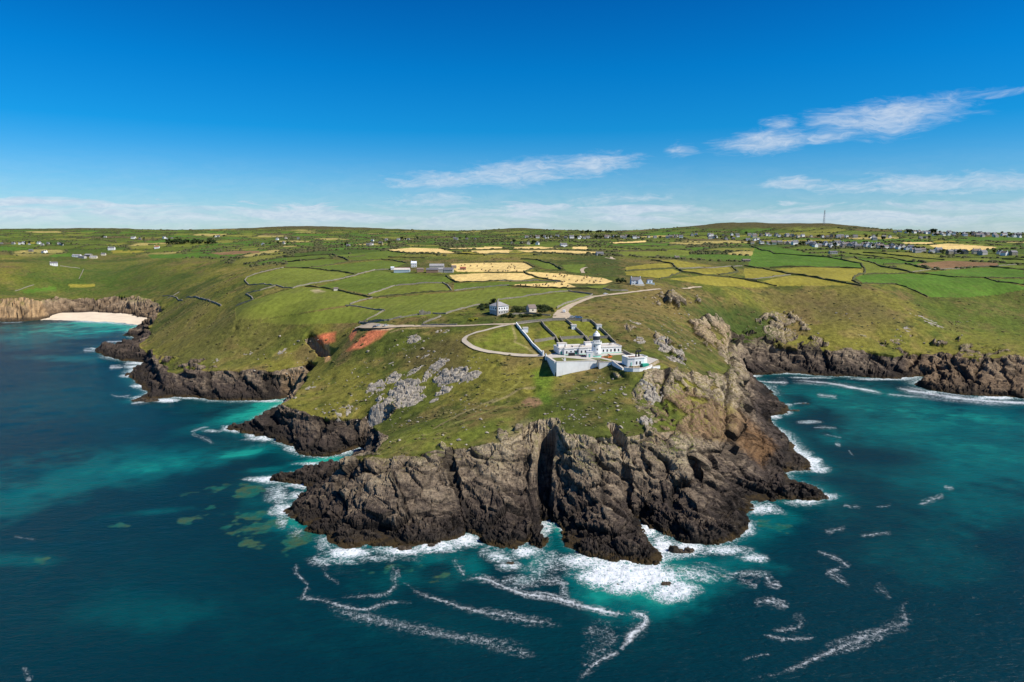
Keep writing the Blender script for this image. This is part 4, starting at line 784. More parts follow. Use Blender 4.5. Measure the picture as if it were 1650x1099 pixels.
M_stone2 = mat_plain('lichened_dry_stone', (0.25, 0.225, 0.175), 0.95, 0.45, 1.2, 0.6, dirt=0.6, dirt_col=(0.07, 0.075, 0.035))
M_hedge = mat_plain('overgrown_stone_hedge', (0.095, 0.095, 0.038), 0.95, 0.55, 0.5, 0.6, dirt=0.6, dirt_col=(0.030, 0.042, 0.012))
M_slate = mat_plain('slate_roof', (0.16, 0.155, 0.165), 0.6, 0.2, 1.0, dirt=0.3, dirt_col=(0.10, 0.09, 0.07))
M_slate2 = mat_plain('weathered_brown_slate', (0.20, 0.155, 0.135), 0.75, 0.2, 1.0)
M_tile = mat_plain('red_tile_roof', (0.30, 0.13, 0.075), 0.8, 0.2, 1.0)
M_grey = mat_plain('grey_render', (0.42, 0.40, 0.37), 0.9, 0.15, 0.8, dirt=0.3)
M_cream = mat_plain('cream_render', (0.68, 0.61, 0.48), 0.85, 0.1, 0.8, dirt=0.2)
M_asph = mat_plain('bleached_asphalt', (0.50, 0.43, 0.33), 0.95, 0.14, 0.25, dirt=0.3, dirt_col=(0.26, 0.22, 0.16))
M_track = mat_plain('gravel_track', (0.46, 0.37, 0.26), 0.95, 0.2, 0.4, dirt=0.3, dirt_col=(0.24, 0.19, 0.11))
M_conc = mat_plain('yard_concrete', (0.50, 0.46, 0.40), 0.9, 0.12, 0.3, dirt=0.4, dirt_col=(0.32, 0.29, 0.24))
M_lawn = mat_plain('mown_lawn', (0.115, 0.130, 0.026), 0.95, 0.22, 0.5, 0.3)
M_orange = mat_plain('orange_mesh_fence', (0.75, 0.16, 0.03), 0.7, 0.1)
M_red = mat_plain('red_barrier', (0.55, 0.10, 0.06), 0.6, 0.1)
M_tyre = mat_plain('tyre_rubber', (0.02, 0.02, 0.02), 0.9, 0.1)
M_trunk = mat_plain('bark', (0.10, 0.075, 0.05), 0.95, 0.3, 3)
M_leaf = mat_plain('dark_leaves', (0.040, 0.062, 0.016), 0.8, 0.5, 0.6)
M_leaf2 = mat_plain('olive_leaves', (0.065, 0.085, 0.022), 0.8, 0.5, 0.6)
M_gorse = mat_plain('gorse_flowers', (0.30, 0.30, 0.03), 0.8, 0.4, 0.9)
M_bale = mat_plain('brown_hay_bale', (0.23, 0.16, 0.06), 0.95, 0.25, 2.0)  # dark brown rolls
M_shadeblue = mat_plain('shade_blue_white_render', (0.72, 0.76, 0.80), 0.8, 0.06)  # white with the blue of shaded walls put into its colour
M_steel = mat_plain('galvanised_steel', (0.35, 0.36, 0.38), 0.5, 0.15, 1, metallic=0.3)
M_barn = mat_plain('corrugated_grey_roof', (0.33, 0.32, 0.32), 0.7, 0.15, 0.4, dirt=0.3, dirt_col=(0.22, 0.17, 0.13))
M_barnred = mat_plain('rusty_red_roof', (0.34, 0.09, 0.06), 0.7, 0.15, 0.4)
M_barnblue = mat_plain('blue_grey_cladding', (0.40, 0.50, 0.55), 0.7, 0.1, 0.4)
M_brick = mat_plain('brown_brick', (0.30, 0.19, 0.13), 0.9, 0.2, 1.0)

TH = 57.0                                            # terrace level
def strip(name, pts, half, mat, lift=0.12, step=3.0, label=None, kind='structure', taper=None):
    """a ribbon of road draped on the ground; pts are world (x, y)"""
    w = np.array(pts, float); seg = np.hypot(*np.diff(w, axis=0).T); s = np.concatenate([[0], np.cumsum(seg)]); n = max(4, int(s[-1] / step))
    t = np.linspace(0, s[-1], n); cx_, cy_ = np.interp(t, s, w[:, 0]), np.interp(t, s, w[:, 1])
    for _ in range(3):
        cx_[1:-1] = (cx_[:-2] + 2 * cx_[1:-1] + cx_[2:]) / 4; cy_[1:-1] = (cy_[:-2] + 2 * cy_[1:-1] + cy_[2:]) / 4
    hw = np.interp(t / s[-1], np.linspace(0, 1, len(half)), half)
    tx, ty = np.gradient(cx_), np.gradient(cy_); L = np.hypot(tx, ty) + 1e-9; nx, ny = -ty / L, tx / L
    vs = []; fs = []; K = 5
    for i in range(n):
        zs = [gz(cx_[i] + nx[i] * hw[i] * e * 1.1, cy_[i] + ny[i] * hw[i] * e * 1.1) for e in (-1, -.5, 0, .5, 1)]
        zc = max(zs) * 0.5 + sum(zs) / 5 * 0.5
        for j, e in enumerate((-1, -.5, 0, .5, 1)):
            k = hw[i] * (e + (random.uniform(-.10, .10) if abs(e) == 1 else 0))
            vs.append((cx_[i] + nx[i] * k, cy_[i] + ny[i] * k, max(zs[j], zs[j] * .5 + zc * .5) + lift - (0.0 if abs(e) < 1 else 0.06)))
        if i:
            for j in range(K - 1): fs.append(((i - 1) * K + j, i * K + j, i * K + j + 1, (i - 1) * K + j + 1))
    o = mesh_obj(name, vs, fs, mat, smooth=True)
    if o.data.polygons[0].normal.z < 0: o.data.flip_normals()
    return tag(o, label, None, None, kind)
def hits(pl): return [hit(u, v)[:2] for u, v in pl]

def wall(name, pts, thick, height, mat, label, cat='wall', group=None, rough=0.18, step=3.5, zfun=None, base_drop=0.8, cap=None, lean=0.8):
    """free-standing wall or hedge bank following the ground; pts world (x, y)"""
    w = np.array(pts, float); seg = np.hypot(*np.diff(w, axis=0).T); s = np.concatenate([[0], np.cumsum(seg)]); n = max(2, int(s[-1] / step) + 1)
    t = np.unique(np.concatenate([np.linspace(0, s[-1], n), s])); cx_, cy_ = np.interp(t, s, w[:, 0]), np.interp(t, s, w[:, 1]); n = len(t)
    tx, ty = np.gradient(cx_), np.gradient(cy_); L = np.hypot(tx, ty) + 1e-9; nx, ny = -ty / L, tx / L
    cen = empty(name, (cx_.mean(), cy_.mean(), gz(cx_.mean(), cy_.mean())))
    o3 = cen.location.copy(); vs = []; fs = []
    for i in range(n):
        g = gz(cx_[i], cy_[i]); hj = height * (1 + random.uniform(-rough, rough)); tj = thick * (1 + random.uniform(-rough, rough)) / 2
        top = g + hj if zfun is None else zfun(cx_[i], cy_[i]); bot = g - base_drop
        for (e, z) in ((-1, bot), (-lean, top), (lean, top), (1, bot)):
            vs.append((cx_[i] + nx[i] * tj * e - o3[0], cy_[i] + ny[i] * tj * e - o3[1], z - o3[2]))
        if i:
            a, b = (i - 1) * 4, i * 4
            fs += [(a, b, b + 1, a + 1), (a + 1, b + 1, b + 2, a + 2), (a + 2, b + 2, b + 3, a + 3), (a + 3, b + 3, b, a)]
    fs += [(0, 1, 2, 3), ((n - 1) * 4 + 3, (n - 1) * 4 + 2, (n - 1) * 4 + 1, (n - 1) * 4)]
    if cap is None:
        bpy.data.objects.remove(cen)
        o = mesh_obj(name, vs, fs, mat); o.location = o3
    else:
        o = cen; mesh_obj('wall_body', vs, fs, mat, o)
        cv = []; cf = []
        for i in range(n):
            b = vs[i * 4 + 1], vs[i * 4 + 2]
            mx, my = (b[0][0] + b[1][0]) / 2, (b[0][1] + b[1][1]) / 2
            for (e, dz) in ((-1, 0.003), (-1, .22), (1, .22), (1, 0.003)):
                cv.append((mx + nx[i] * e * (thick / 2 + 0.08), my + ny[i] * e * (thick / 2 + 0.08), b[0][2] + dz))
            if i:
                a, c = (i - 1) * 4, i * 4
                cf += [(a, c, c + 1, a + 1), (a + 1, c + 1, c + 2, a + 2), (a + 2, c + 2, c + 3, a + 3), (a + 3, c + 3, c, a)]
        cf += [(0, 1, 2, 3), ((n - 1) * 4 + 3, (n - 1) * 4 + 2, (n - 1) * 4 + 1, (n - 1) * 4)]
        mesh_obj('coping', cv, cf, cap, o)
    return tag(o, label, cat, group, 'thing')

# ------------------------------------------------------------------ roads, yard, lawns
strip('road', hits(Z1((655, 468), (560, 468), (480, 465), (390, 456), (300, 445), (240, 435), (190, 420), (150, 402), (122, 380), (112, 365), (118, 348), (140, 330), (200, 312), (300, 285), (380, 266), (450, 256), (600, 238), (700, 226))), [2.2, 1.7, 1.8, 1.9, 2.1], M_asph, 0.14, 2.5, 'pale lane looping round the grass bank to the lighthouse gate')
strip('road', hits(Z1((770, 222), (766, 200), (766, 178), (780, 160), (830, 130), (880, 108), (930, 90), (975, 73))), [8.0, 6.0, 3.8, 3.2, 2.6, 2.4], M_track, 0.16, 2.5, 'wide sandy road climbing from the compound car park')
strip('road', hits(Z1((970, 76), (1060, 63), (1130, 57), (1200, 50), (1270, 41), (1340, 33), (1420, 24))), [2.6, 2.2, 1.8], M_track, 0.22, 3, 'pale lane running on across the hill')
strip('road', hits(Z9((1330, 378), (1230, 380), (1130, 381), (1000, 388), (900, 391), (760, 391), (640, 391), (540, 393), (450, 397))), [1.8, 1.5, 1.4, 1.6, 2.2], M_track, 0.14, 2.5, 'level gravel track leading to the cliff-top car park')
strip('car_park', hits([(577, 527), (590, 526.6), (605, 526.8), (620, 527.2), (640, 526.8)]), [3.0, 4.5, 5.0, 3.5, 2.0], M_track, 0.16, 2, 'bare earth car park above the red quarry scar')
strip('path', hits(Z8((600, 300), (590, 285), (600, 270), (620, 266))), [2.2, 2.2], M_track, 0.3, 3, 'curving farm track in the green hollow')
strip('path', hits(Z8((735, 207), (790, 218), (770, 210), (770, 203))), [2.2, 2.2], M_track, 0.3, 3, 'short pale track bend below the far cottage')
strip('path', hits([(1098, 465), (1118, 463), (1130, 462.5)]), [1.6, 1.6], M_track, 0.3, 3, 'short pale track on the rocky hill top')
def T(u, v, h=TH): return up(u, v, h)
def sheet(name, pts_px, h, mat, label):
    w = [T(u, v, h) for u, v in pts_px]; c = np.mean(w, axis=0)
    o = mesh_obj(name, [p - c for p in w], [tuple(range(len(w)))], mat); o.location = c
    if o.data.polygons[0].normal.z < 0: o.data.flip_normals()
    return tag(o, label, None, None, 'structure')
sheet('yard', [(880, 573.9), (884, 571.4), (893, 568.8), (1005, 566.3), (1030, 571.8), (1061, 579.2), (1045, 587.5), (1020, 590), (1007, 588), (986, 583.0), (962, 581.5), (895.2, 584.8)], TH + 0.10, M_conc, 'pale concrete yard of the lighthouse')
sheet('lawn', [(887, 576.8), (906, 575.6), (952, 580.0), (955, 581.5), (896.5, 584.2)], TH + 0.16, M_lawn, 'mown lawn behind the tall retaining wall')
sheet('lawn', [(906, 577.2), (912, 582.6), (910.5, 582.8), (904.5, 577.3)], TH + 0.20, M_conc, 'narrow concrete path across the lawn')
sheet('lawn', [(951, 577.0), (968, 577.4), (990, 583.2), (985, 583.2), (962, 580.5)], TH + 0.16, M_lawn, 'strip of lawn below the tower')
sheet('lawn', [(969, 575.4), (974, 573.2), (1004, 571.2), (1018, 575.5), (1005, 583.0), (990, 580.4)], TH + 0.16, M_lawn, 'lawn between the tower and the fog signal house')

# ------------------------------------------------------------------ lighthouse
def lighthouse():
    c = T(960.5, 574.5); root = empty('lighthouse', tuple(c)); tag(root, 'white lighthouse tower with dark glazed lantern and domed cap', 'lighthouse')
    MB().lathe([(3.75, -0.3), (3.75, 0.15), (3.6, 0.75), (3.45, 0.95)], 32).build('plinth', M_palegreen, root, True)
    MB().lathe([(3.42, 0.9), (3.15, 3), (2.98, 6), (2.88, 8.3), (2.92, 8.6), (3.25, 8.95)], 32).build('tower', M_white, root, True)
    MB().lathe([(3.2, 8.9), (3.62, 9.0), (3.62, 9.28), (3.1, 9.28)], 32).build('gallery', M_white, root)
    rl = MB()
    for k in range(16):
        a = 2 * math.pi * k / 16; rl.tube((3.5 * math.cos(a), 3.5 * math.sin(a), 9.25), (3.5 * math.cos(a), 3.5 * math.sin(a), 10.35), 0.05, 5)
        b = 2 * math.pi * (k + 1) / 16
        for z in (9.8, 10.33): rl.tube((3.5 * math.cos(a), 3.5 * math.sin(a), z), (3.5 * math.cos(b), 3.5 * math.sin(b), z), 0.045, 4)
    rl.build('gallery_railing', M_white, root)
    MB().lathe([(2.35, 9.2), (2.35, 10.9), (2.45, 10.95), (2.45, 11.1), (2.2, 11.1)], 28).build('lantern_base', M_white, root, True)
    gl = MB().lathe([(2.12, 11.05), (2.12, 13.75)], 16).build('lantern', M_lens, root)
    for k in range(16):
        a = 2 * math.pi * k / 16; b = 2 * math.pi * (k + 1) / 16; r = 2.17
        for (z0, z1) in ((11.1, 12.4), (12.4, 13.72)):
            p0, p1 = (r * math.cos(a), r * math.sin(a)), (r * math.cos(b), r * math.sin(b))
            MB().tube((*p0, z0), (*p1, z1), 0.055, 4).tube((*p1, z0), (*p0, z1), 0.055, 4).build('glazing_bar', M_black, gl)
    MB().lathe([(2.3, 13.7), (2.42, 13.8), (2.42, 14.05), (2.3, 14.1), (2.12, 14.8), (1.75, 15.4), (1.2, 15.85), (0.72, 16.05)], 28).build('dome', M_white, root, True)
    MB().lathe([(0.72, 16.0), (0.85, 16.1), (0.85, 16.5), (0.66, 16.75), (0.3, 17.0), (0.12, 17.1)], 18).build('cowl', M_white, root, True)
    toward = math.atan2(-c[1], -c[0])
    for (z, da) in ((2.6, .22), (5.2, .24), (7.3, -.45)):
        a = toward + da; r = 3.12 - (z - 3) * 0.035; p = Vector((math.cos(a), math.sin(a), 0)); s_ = Vector((-math.sin(a), math.cos(a), 0))
        m = MB(); q_ = [p * (r + dr) + s_ * (sx_ * .34) + Vector((0, 0, z + dz)) for dr in (-.25, .06) for (sx_, dz) in ((-1, -.55), (1, -.55), (1, .55), (-1, .55))]
        m.add(q_, [(4, 5, 6, 7), (0, 1, 5, 4), (1, 2, 6, 5), (2, 3, 7, 6), (3, 0, 4, 7), (3, 2, 1, 0)]).build('window', M_glass, root)
    # entrance annex on the seaward left side
    an = MB().box(-6.6, -2.6, -3.6, 0.2, -0.2, 3.7).box(-6.75, -2.6, -3.75, 0.2, 3.703, 4.0).build('porch', M_white, root)
    MB().box(-5.2, -4.2, -3.66, -3.5, 0.1, 2.3).build('door', M_palegreen, an)
    return root
lighthouse()

# ------------------------------------------------------------------ keepers' dwellings: a long flat-roofed block
def dwellings():
    A_, B_ = T(903, 573.0), T(1001.5, 568.6); d = B_ - A_; L = math.hypot(d[0], d[1]); rz = math.atan2(d[1], d[0])
    root = empty('keepers_dwellings', tuple(A_), rz); tag(root, 'long low flat-roofed white keepers dwellings behind the lighthouse tower', 'building')
    Dp = 15.0; H = 4.1
    # plan with shallow projecting bays, local x along the facade, y away from the sea
    plan = [(0, 2.2), (2.6, 2.2), (2.6, 0), (9.5, 0), (9.5, 1.6), (13.2, 1.6), (13.2, 0.1), (19.5, 0.1), (19.5, 1.2), (L * 0.66, 1.2), (L * 0.66, 0.4), (L, 0.4), (L, Dp - 2), (L * 0.5, Dp - 1), (0, Dp)]
    MB().prism(plan, -0.4, H).build('wall', M_white, root)
    pc_ = [(x, y - 0.06) if y < 3 else (x, y) for x, y in plan]
    MB().prism([(x + (0.03 if i in (1, 5, 9) else -0.03 if i in (0, 4, 8) else 0), y) for i, (x, y) in enumerate(pc_)], -0.3, 0.55).build('plinth', M_palegreen, root)
    big = [(x, y - 0.25) if y < 3 else (x, y + 0.2) for x, y in plan]; big = [(x - 0.25 if x < 0.1 else x + 0.25 if x > L - .1 else x, y) for x, y in big]
    MB().prism(big, H + .003, H + 0.34).build('roof', M_flat, root)
    par = MB()
    for i in range(len(big)):
        p, q_ = big[i], big[(i + 1) % len(big)]; dx, dy = q_[0] - p[0], q_[1] - p[1]; l_ = math.hypot(dx, dy)
        if l_ < 0.5: continue
        nx, ny = -dy / l_ * .28, dx / l_ * .28
        par.prism([p, q_, (q_[0] + nx, q_[1] + ny), (p[0] + nx, p[1] + ny)], H + .345, H + .75)
    par.build('parapet', M_white, root)
    def win(x, y, z0=1.15, w=1.0, h=1.7):
        f = MB().box(x - w / 2 - .12, x + w / 2 + .12, y - .07, y + .1, z0 - .12, z0 + h + .12).build('window', M_white, root)
        MB().box(x - w / 2, x + w / 2, y - .09, y + .05, z0, z0 + h).build('pane', M_glass, f)
    for x, y in ((4.4, 0), (7.4, 0), (10.6, 1.6), (12.2, 1.6), (14.8, .1), (17.6, .1), (20.8, 1.2), (31.2, 1.2)): 
        if x < L * .66: win(x, y)
    for k in range(5): win(L * .66 + 1.8 + k * (L * .34 - 3) / 4.3, .4, w=.95 if k != 3 else 1.3, h=1.7 if k != 3 else 2.0)
    for x in (1.3, 11.4, L * .66 - 2.2):
        y = 2.2 if x < 2 else 1.6 if x < 13 else 1.2
        MB().box(x - .6, x + .6, y - .08, y + .1, -.05, 2.3).build('door', M_green, root)
    for (x, y, w, d_, h) in ((1.5, 9.0, 6.0, 4.0, 2.4), (21.0, 9.8, 7.0, 3.6, 2.3)):
        MB().box(x, x + w, y, y + d_, H + .345, H + h).build('roof_house', M_white, root)
        r_ = MB().box(x - .2, x + w + .2, y - .2, y + d_ + .2, H + h + .003, H + h + .25).build('roof_house_cap', M_flat, root)
    for x, y, w in ((15.2, 4.6, 1.3), (4.6, 5.0, .8), (L - 6, 7.0, 1.6), (27.5, 5.5, 1.0)):
        ch = MB().box(x, x + w, y, y + .9, H + .345, H + 1.7).build('chimney', M_grey, root)
        for k in range(2): MB().lathe([(.16, H + 1.7), (.2, H + 2.3)], 8, (x + w * (.3 + .4 * k), y + .45)).build('chimney_pot', M_black, ch)
    MB().box(10.5, 19, 5.2, 8.6, H + .345, H + 1.1).build('roof_light', M_flat, root)
dwellings()

# fog signal house on its own low terrace
def fog_house():
    A_, B_ = T(1012.5, 590.8, TH - 0.2), T(1044.5, 588.6, TH - 0.2); d = B_ - A_; L = math.hypot(d[0], d[1]); rz = math.atan2(d[1], d[0])
    root = empty('fog_signal_house', tuple(A_), rz); tag(root, 'small white flat-roofed fog signal house with black horns on the roof', 'building')
    plan = [(0, 1.2), (4.2, 0), (L - 3, 0), (L, 1.5), (L, 8.5), (0, 8.5)]; H = 4.6
    MB().prism(plan, -1.2, H).build('wall', M_white, root)
    big = [(-.2, 1.0), (4.1, -.22), (L - 2.9, -.22), (L + .2, 1.4), (L + .2, 8.7), (-.2, 8.7)]
    MB().prism(big, H + .003, H + .28).build('roof', M_flat, root)
    par = MB()
    for i in range(6):
        p, q_ = big[i], big[(i + 1) % 6]; dx, dy = q_[0] - p[0], q_[1] - p[1]; l_ = math.hypot(dx, dy); nx, ny = -dy / l_ * .3, dx / l_ * .3
        par.prism([p, q_, (q_[0] + nx, q_[1] + ny), (p[0] + nx, p[1] + ny)], H + .285, H + .85)
    par.build('parapet', M_white, root)
    for x, y in ((5.6, 0), (8.0, 0)):
        if x < L - 3.2:
            f = MB().box(x - .65, x + .65, y - .08, y + .1, .9, 3.1).build('window', M_white, root); MB().box(x - .5, x + .5, y - .1, y + .05, 1.05, 2.95).build('pane', M_glass, f)
    MB().box(L - .05, L + .08, 3.2, 4.4, 1.0, 2.9).build('window', M_glass, root)
    MB().box(2.0, 2.8, .45, .75, .0, 2.4).build('door', M_palegreen, root)
    MB().box(L - 5.0, L - 0.8, -2.4, -0.12, -.3, 1.5).build('store_box', M_green, root)
    for k, x in enumerate((L * .55, L * .55 + 1.9)):
        hn = MB().lathe([(.55, H + .3), (.45, H + 1.5), (.42, H + 3.3)], 12, (x, 4.6)).build('horn', M_black, root)
        MB().tube((x, 4.7, H + 3.1), (x, 4.0, H + 4.0), .42, 10).tube((x, 4.05, H + 3.95), (x, 2.7, H + 4.25), .45, 10, 0.85).build('horn_mouth', M_black, hn)
    MB().box(L * .2, L * .45, 3.4, 5.4, H + .285, H + .75).build('roof_hatch', M_brick, root)
    MB().lathe([(.35, H + .3), (.35, H + 1.1)], 10, (L - 2.4, 6.4)).build('vent', M_steel, root)
fog_house()

# ------------------------------------------------------------------ compound walls
def band(name, pts, z_top, z_bot, thick, mat, label, cap=None, group=None):
    """wall of given top levels at world points (x, y)"""
    w = [np.array(p[:2]) for p in pts]; n = len(w); c = np.mean(w, axis=0); o = empty(name, (c[0], c[1], min(z_bot)))
    nrms = []
    for i in range(n):
        a = w[max(i - 1, 0)]; b = w[min(i + 1, n - 1)]; d = (b - a) / (np.linalg.norm(b - a) + 1e-9); nrms.append(np.array([-d[1], d[0]]))
    def solid(name_, th, zt, zb, m_):
        vs = []; fs = []
        for i in range(n):
            for e, z in ((-1, zb[i]), (-1, zt[i]), (1, zt[i]), (1, zb[i])):
                q_ = w[i] + nrms[i] * th / 2 * e; vs.append((q_[0] - c[0], q_[1] - c[1], z - min(z_bot)))
            if i:
                a, b = (i - 1) * 4, i * 4; fs += [(a, b, b + 1, a + 1), (a + 1, b + 1, b + 2, a + 2), (a + 2, b + 2, b + 3, a + 3), (a + 3, b + 3, b, a)]
        fs += [(0, 1, 2, 3), ((n - 1) * 4 + 3, (n - 1) * 4 + 2, (n - 1) * 4 + 1, (n - 1) * 4)]
        return mesh_obj(name_, vs, fs, m_, o)
    solid('wall_body', thick, z_top, z_bot, mat)
    if cap: solid('coping', thick + .25, [z + .22 for z in z_top], [z + .003 for z in z_top], cap)
    return tag(o, label, 'wall', group, 'thing')
g_ = lambda p: gz(p[0], p[1])
pA, pB, pC = T(879.5, 573.2), T(895, 585.4), T(962.5, 582.0)
band('retaining_wall', [pA, pB], [57.5, 58.0], [50.0, 46.5], 1.3, M_wallwhite, 'shaded white retaining wall running back from the tall corner', M_flat)
band('retaining_wall', [pB + np.array([.5, -.3, 0]), (pB + pC) / 2, pC], [58.0, 57.6, 57.4], [46.5, 48, 49], 1.3, M_wallwhite, 'tall pale retaining wall facing the sea below the lawn', M_flat)
pD = T(966, 583.6); pE = T(985, 583.4)
band('retaining_wall', [pC + np.array([.8, -1.0, 0]), pD, pE], [57.2, 56.8, 57.0], [49, 49, 51], 1.0, M_wallwhite, 'low stepped white wall between tall retaining wall and arch', M_flat)
pF = T(1004, 591.4)
band('retaining_wall', [pE + np.array([.6, -.5, 0]), (pE + pF) / 2, pF], [58.2, 57.4, 56.2], [51, 51, 50], 1.1, M_shadeblue, 'sloping white buttress wall beside the fog signal house', M_flat)
cv = [T(u, v) for u, v in ((1006, 592.2), (1012, 593.5), (1020, 594.2), (1030, 594.0), (1040, 592.8), (1047, 590.4), (1050, 588.2))]
band('terrace_wall', cv, [57.2] * 7, [54.0] * 7, .8, M_wallwhite, 'curved white terrace wall round the front of fog signal house', M_flat)
band('terrace_wall', [T(1051.5, 589.6), T(1057, 588.4), T(1063, 587.4)], [56.4, 56.3, 56.2], [54.0] * 3, .8, M_wallwhite, 'short detached white wall beside the fog signal house', M_flat)
dk = [T(u, v) for u, v in ((1004, 567.5), (1014, 572.5), (1024, 577.5), (1033, 582), (1040, 584.8))]
band('garden_wall', dk, [58.6, 58.4, 58.0, 57.9, 57.8], [55] * 5, .8, M_stone, 'dark stone boundary wall from dwellings to fog signal house', M_stone2)
band('gate_pillar', [T(874, 573.0), T(876, 572.9)], [60.0, 60.0], [55, 55], 1.6, M_white, 'white gate pillar at the head of the lane', M_white)
band('gate_pillar', [T(878.8, 575.5), T(880.2, 575.4)], [59.0, 59.0], [54, 54], 1.4, M_white, 'white gate pillar at the corner of the retaining wall', M_white)
# garden walls climbing to the back lane (ground line in photo pixels)
gw = [('long white-faced garden wall on the lane side', Z1((462, 262), (490, 300), (520, 335), (555, 380), (590, 418), (625, 452), (640, 466)), M_shadeblue, 1.9), ('dark garden wall dropping to the roof house of the dwellings', Z1((627, 248), (650, 280), (690, 320), (722, 350), (742, 388)), M_stone, 1.9),
      ('garden wall below the middle white shed', Z1((790, 236), (815, 255), (838, 275), (865, 300), (900, 330), (918, 350), (938, 378)), M_stone, 1.8), ('garden wall below the white shed on the hill side', Z1((958, 242), (985, 265), (1010, 288), (1045, 315), (1075, 345), (1100, 372), (1122, 392)), M_stone, 1.8),
      ('short dark flight wall beside the dark garden wall', Z1((752, 352), (762, 370), (772, 388)), M_stone, 1.6), ('short dark flight wall above the tower', Z1((926, 348), (940, 366), (948, 378)), M_stone, 1.6)]
for lb, pl, mt, h in gw: wall('garden_wall', hits(pl), .55, h, mt, lb, 'wall', None, .04, 3.0, cap=M_wallwhite if mt is M_shadeblue else M_stone2, lean=1.0)
for lb, pl in (('cross wall closing the lower garden beside the white-faced wall', Z1((580, 376), (650, 368), (722, 358))), ('cross wall between the two dark flight walls', Z1((760, 358), (840, 352), (918, 348))), ('cross wall behind the tower lantern', Z1((944, 352), (1010, 350), (1090, 350))), ('back garden wall along the lane', Z1((465, 258), (540, 248), (625, 240), (700, 233), (786, 230))), ('back garden wall below the parked cars', Z1((800, 230), (860, 234), (900, 236))), ('broken brown wall end behind the gardens', Z1((898, 240), (930, 238), (956, 242)))):
    wall('garden_wall', hits(pl), .7, 1.7, M_stone, lb, 'wall', None, .05, 3.0, cap=M_stone2, lean=1.0)
def shed(u, v, label, rz=0.12):
    p = hit(u, v); z = min(gz(p[0] + dx, p[1] + dy) for dx in (-2, 2) for dy in (-2, 2)); o = empty('garden_shed', (p[0], p[1], z), rz); tag(o, label, 'shed', 'white garden sheds along the garden walls')
    MB().box(-1.8, 1.8, -1.7, 1.7, -.4, 3.6).build('wall', M_white, o)
    MB().box(-2.0, 2.0, -1.9, 1.9, 3.0, 3.25).build('string_course', M_white, o)
    MB().box(-2.05, 2.05, -1.95, 1.95, 3.603, 3.95).build('roof', M_flat, o)
    MB().box(-.45, .45, -1.78, -1.6, .1, 2.0).build('door', M_shadeblue, o)
shed(846.5, 534.2, 'white garden shed beside the lane-side garden wall'); shed(924.3, 529.2, 'white garden shed at the foot of the parked cars'); shed(964.8, 529.4, 'white garden shed on the outer hill-side wall')
# bits and pieces in the yard
def tape(name, pl, mat, label, cat, h=1.0):
    w = [T(u, v, TH + .1) for u, v in pl]; o = empty(name, tuple(np.mean(w, axis=0))); c = o.location
    for i, p in enumerate(w): MB().tube((p[0] - c[0], p[1] - c[1], -.05), (p[0] - c[0], p[1] - c[1], h + .1), .06, 5).build('post', M_steel, o)
    for a, b in zip(w[:-1], w[1:]):
        d = np.array([b[1] - a[1], a[0] - b[0], 0]); d = d / np.linalg.norm(d) * .04
        MB().prism([(a - d)[:2] - np.array(c[:2]), (b - d)[:2] - np.array(c[:2]), (b + d)[:2] - np.array(c[:2]), (a + d)[:2] - np.array(c[:2])], .25, h).build('mesh_panel', mat, o)
    tag(o, label, cat)
tape('safety_fence', Z2((815, 632), (860, 634), (905, 636), (960, 628), (940, 614), (900, 596)), M_orange, 'bright orange safety fence on the lawn beside the tower', 'fence')
tape('barrier', Z2((520, 608), (560, 610), (610, 612), (650, 614)), M_red, 'low red barrier in front of the tower porch', 'barrier', .8)
def box_thing(name, p, size, mat, label, cat, rz=0.0, top=None):
    o = empty(name, tuple(p), rz); w, d, h = size
    MB().xprism([(-d / 2, -.1), (d / 2, -.1), (d / 2, h * .92), (d / 2 - .12 * d, h), (-d / 2 + .12 * d, h), (-d / 2, h * .92)], -w / 2, w / 2).build('body', mat, o)
    if top: MB().box(-w / 2 - .06, w / 2 + .06, -d / 2 - .06, d / 2 + .06, h + .003, h + .15).build('lid', top, o)
    tag(o, label, cat)
box_thing('fuel_tank', T(921, 573.2, TH + .1), (4.2, 1.6, 2.0), M_black, 'black oil tank in front of the dwellings', 'tank', .1, M_steel)
box_thing('stone_trough', T(964.5, 583.3, TH), (1.8, 1.2, 1.4), M_stone, 'weathered stone block at the gap in the wall', 'stone', .2, M_stone2)
box_thing('bench_plinth', T(910, 582.0, TH + .1), (1.2, .8, 1.9), M_white, 'small white pedestal at the end of the lawn path', 'pedestal', .2, M_flat)
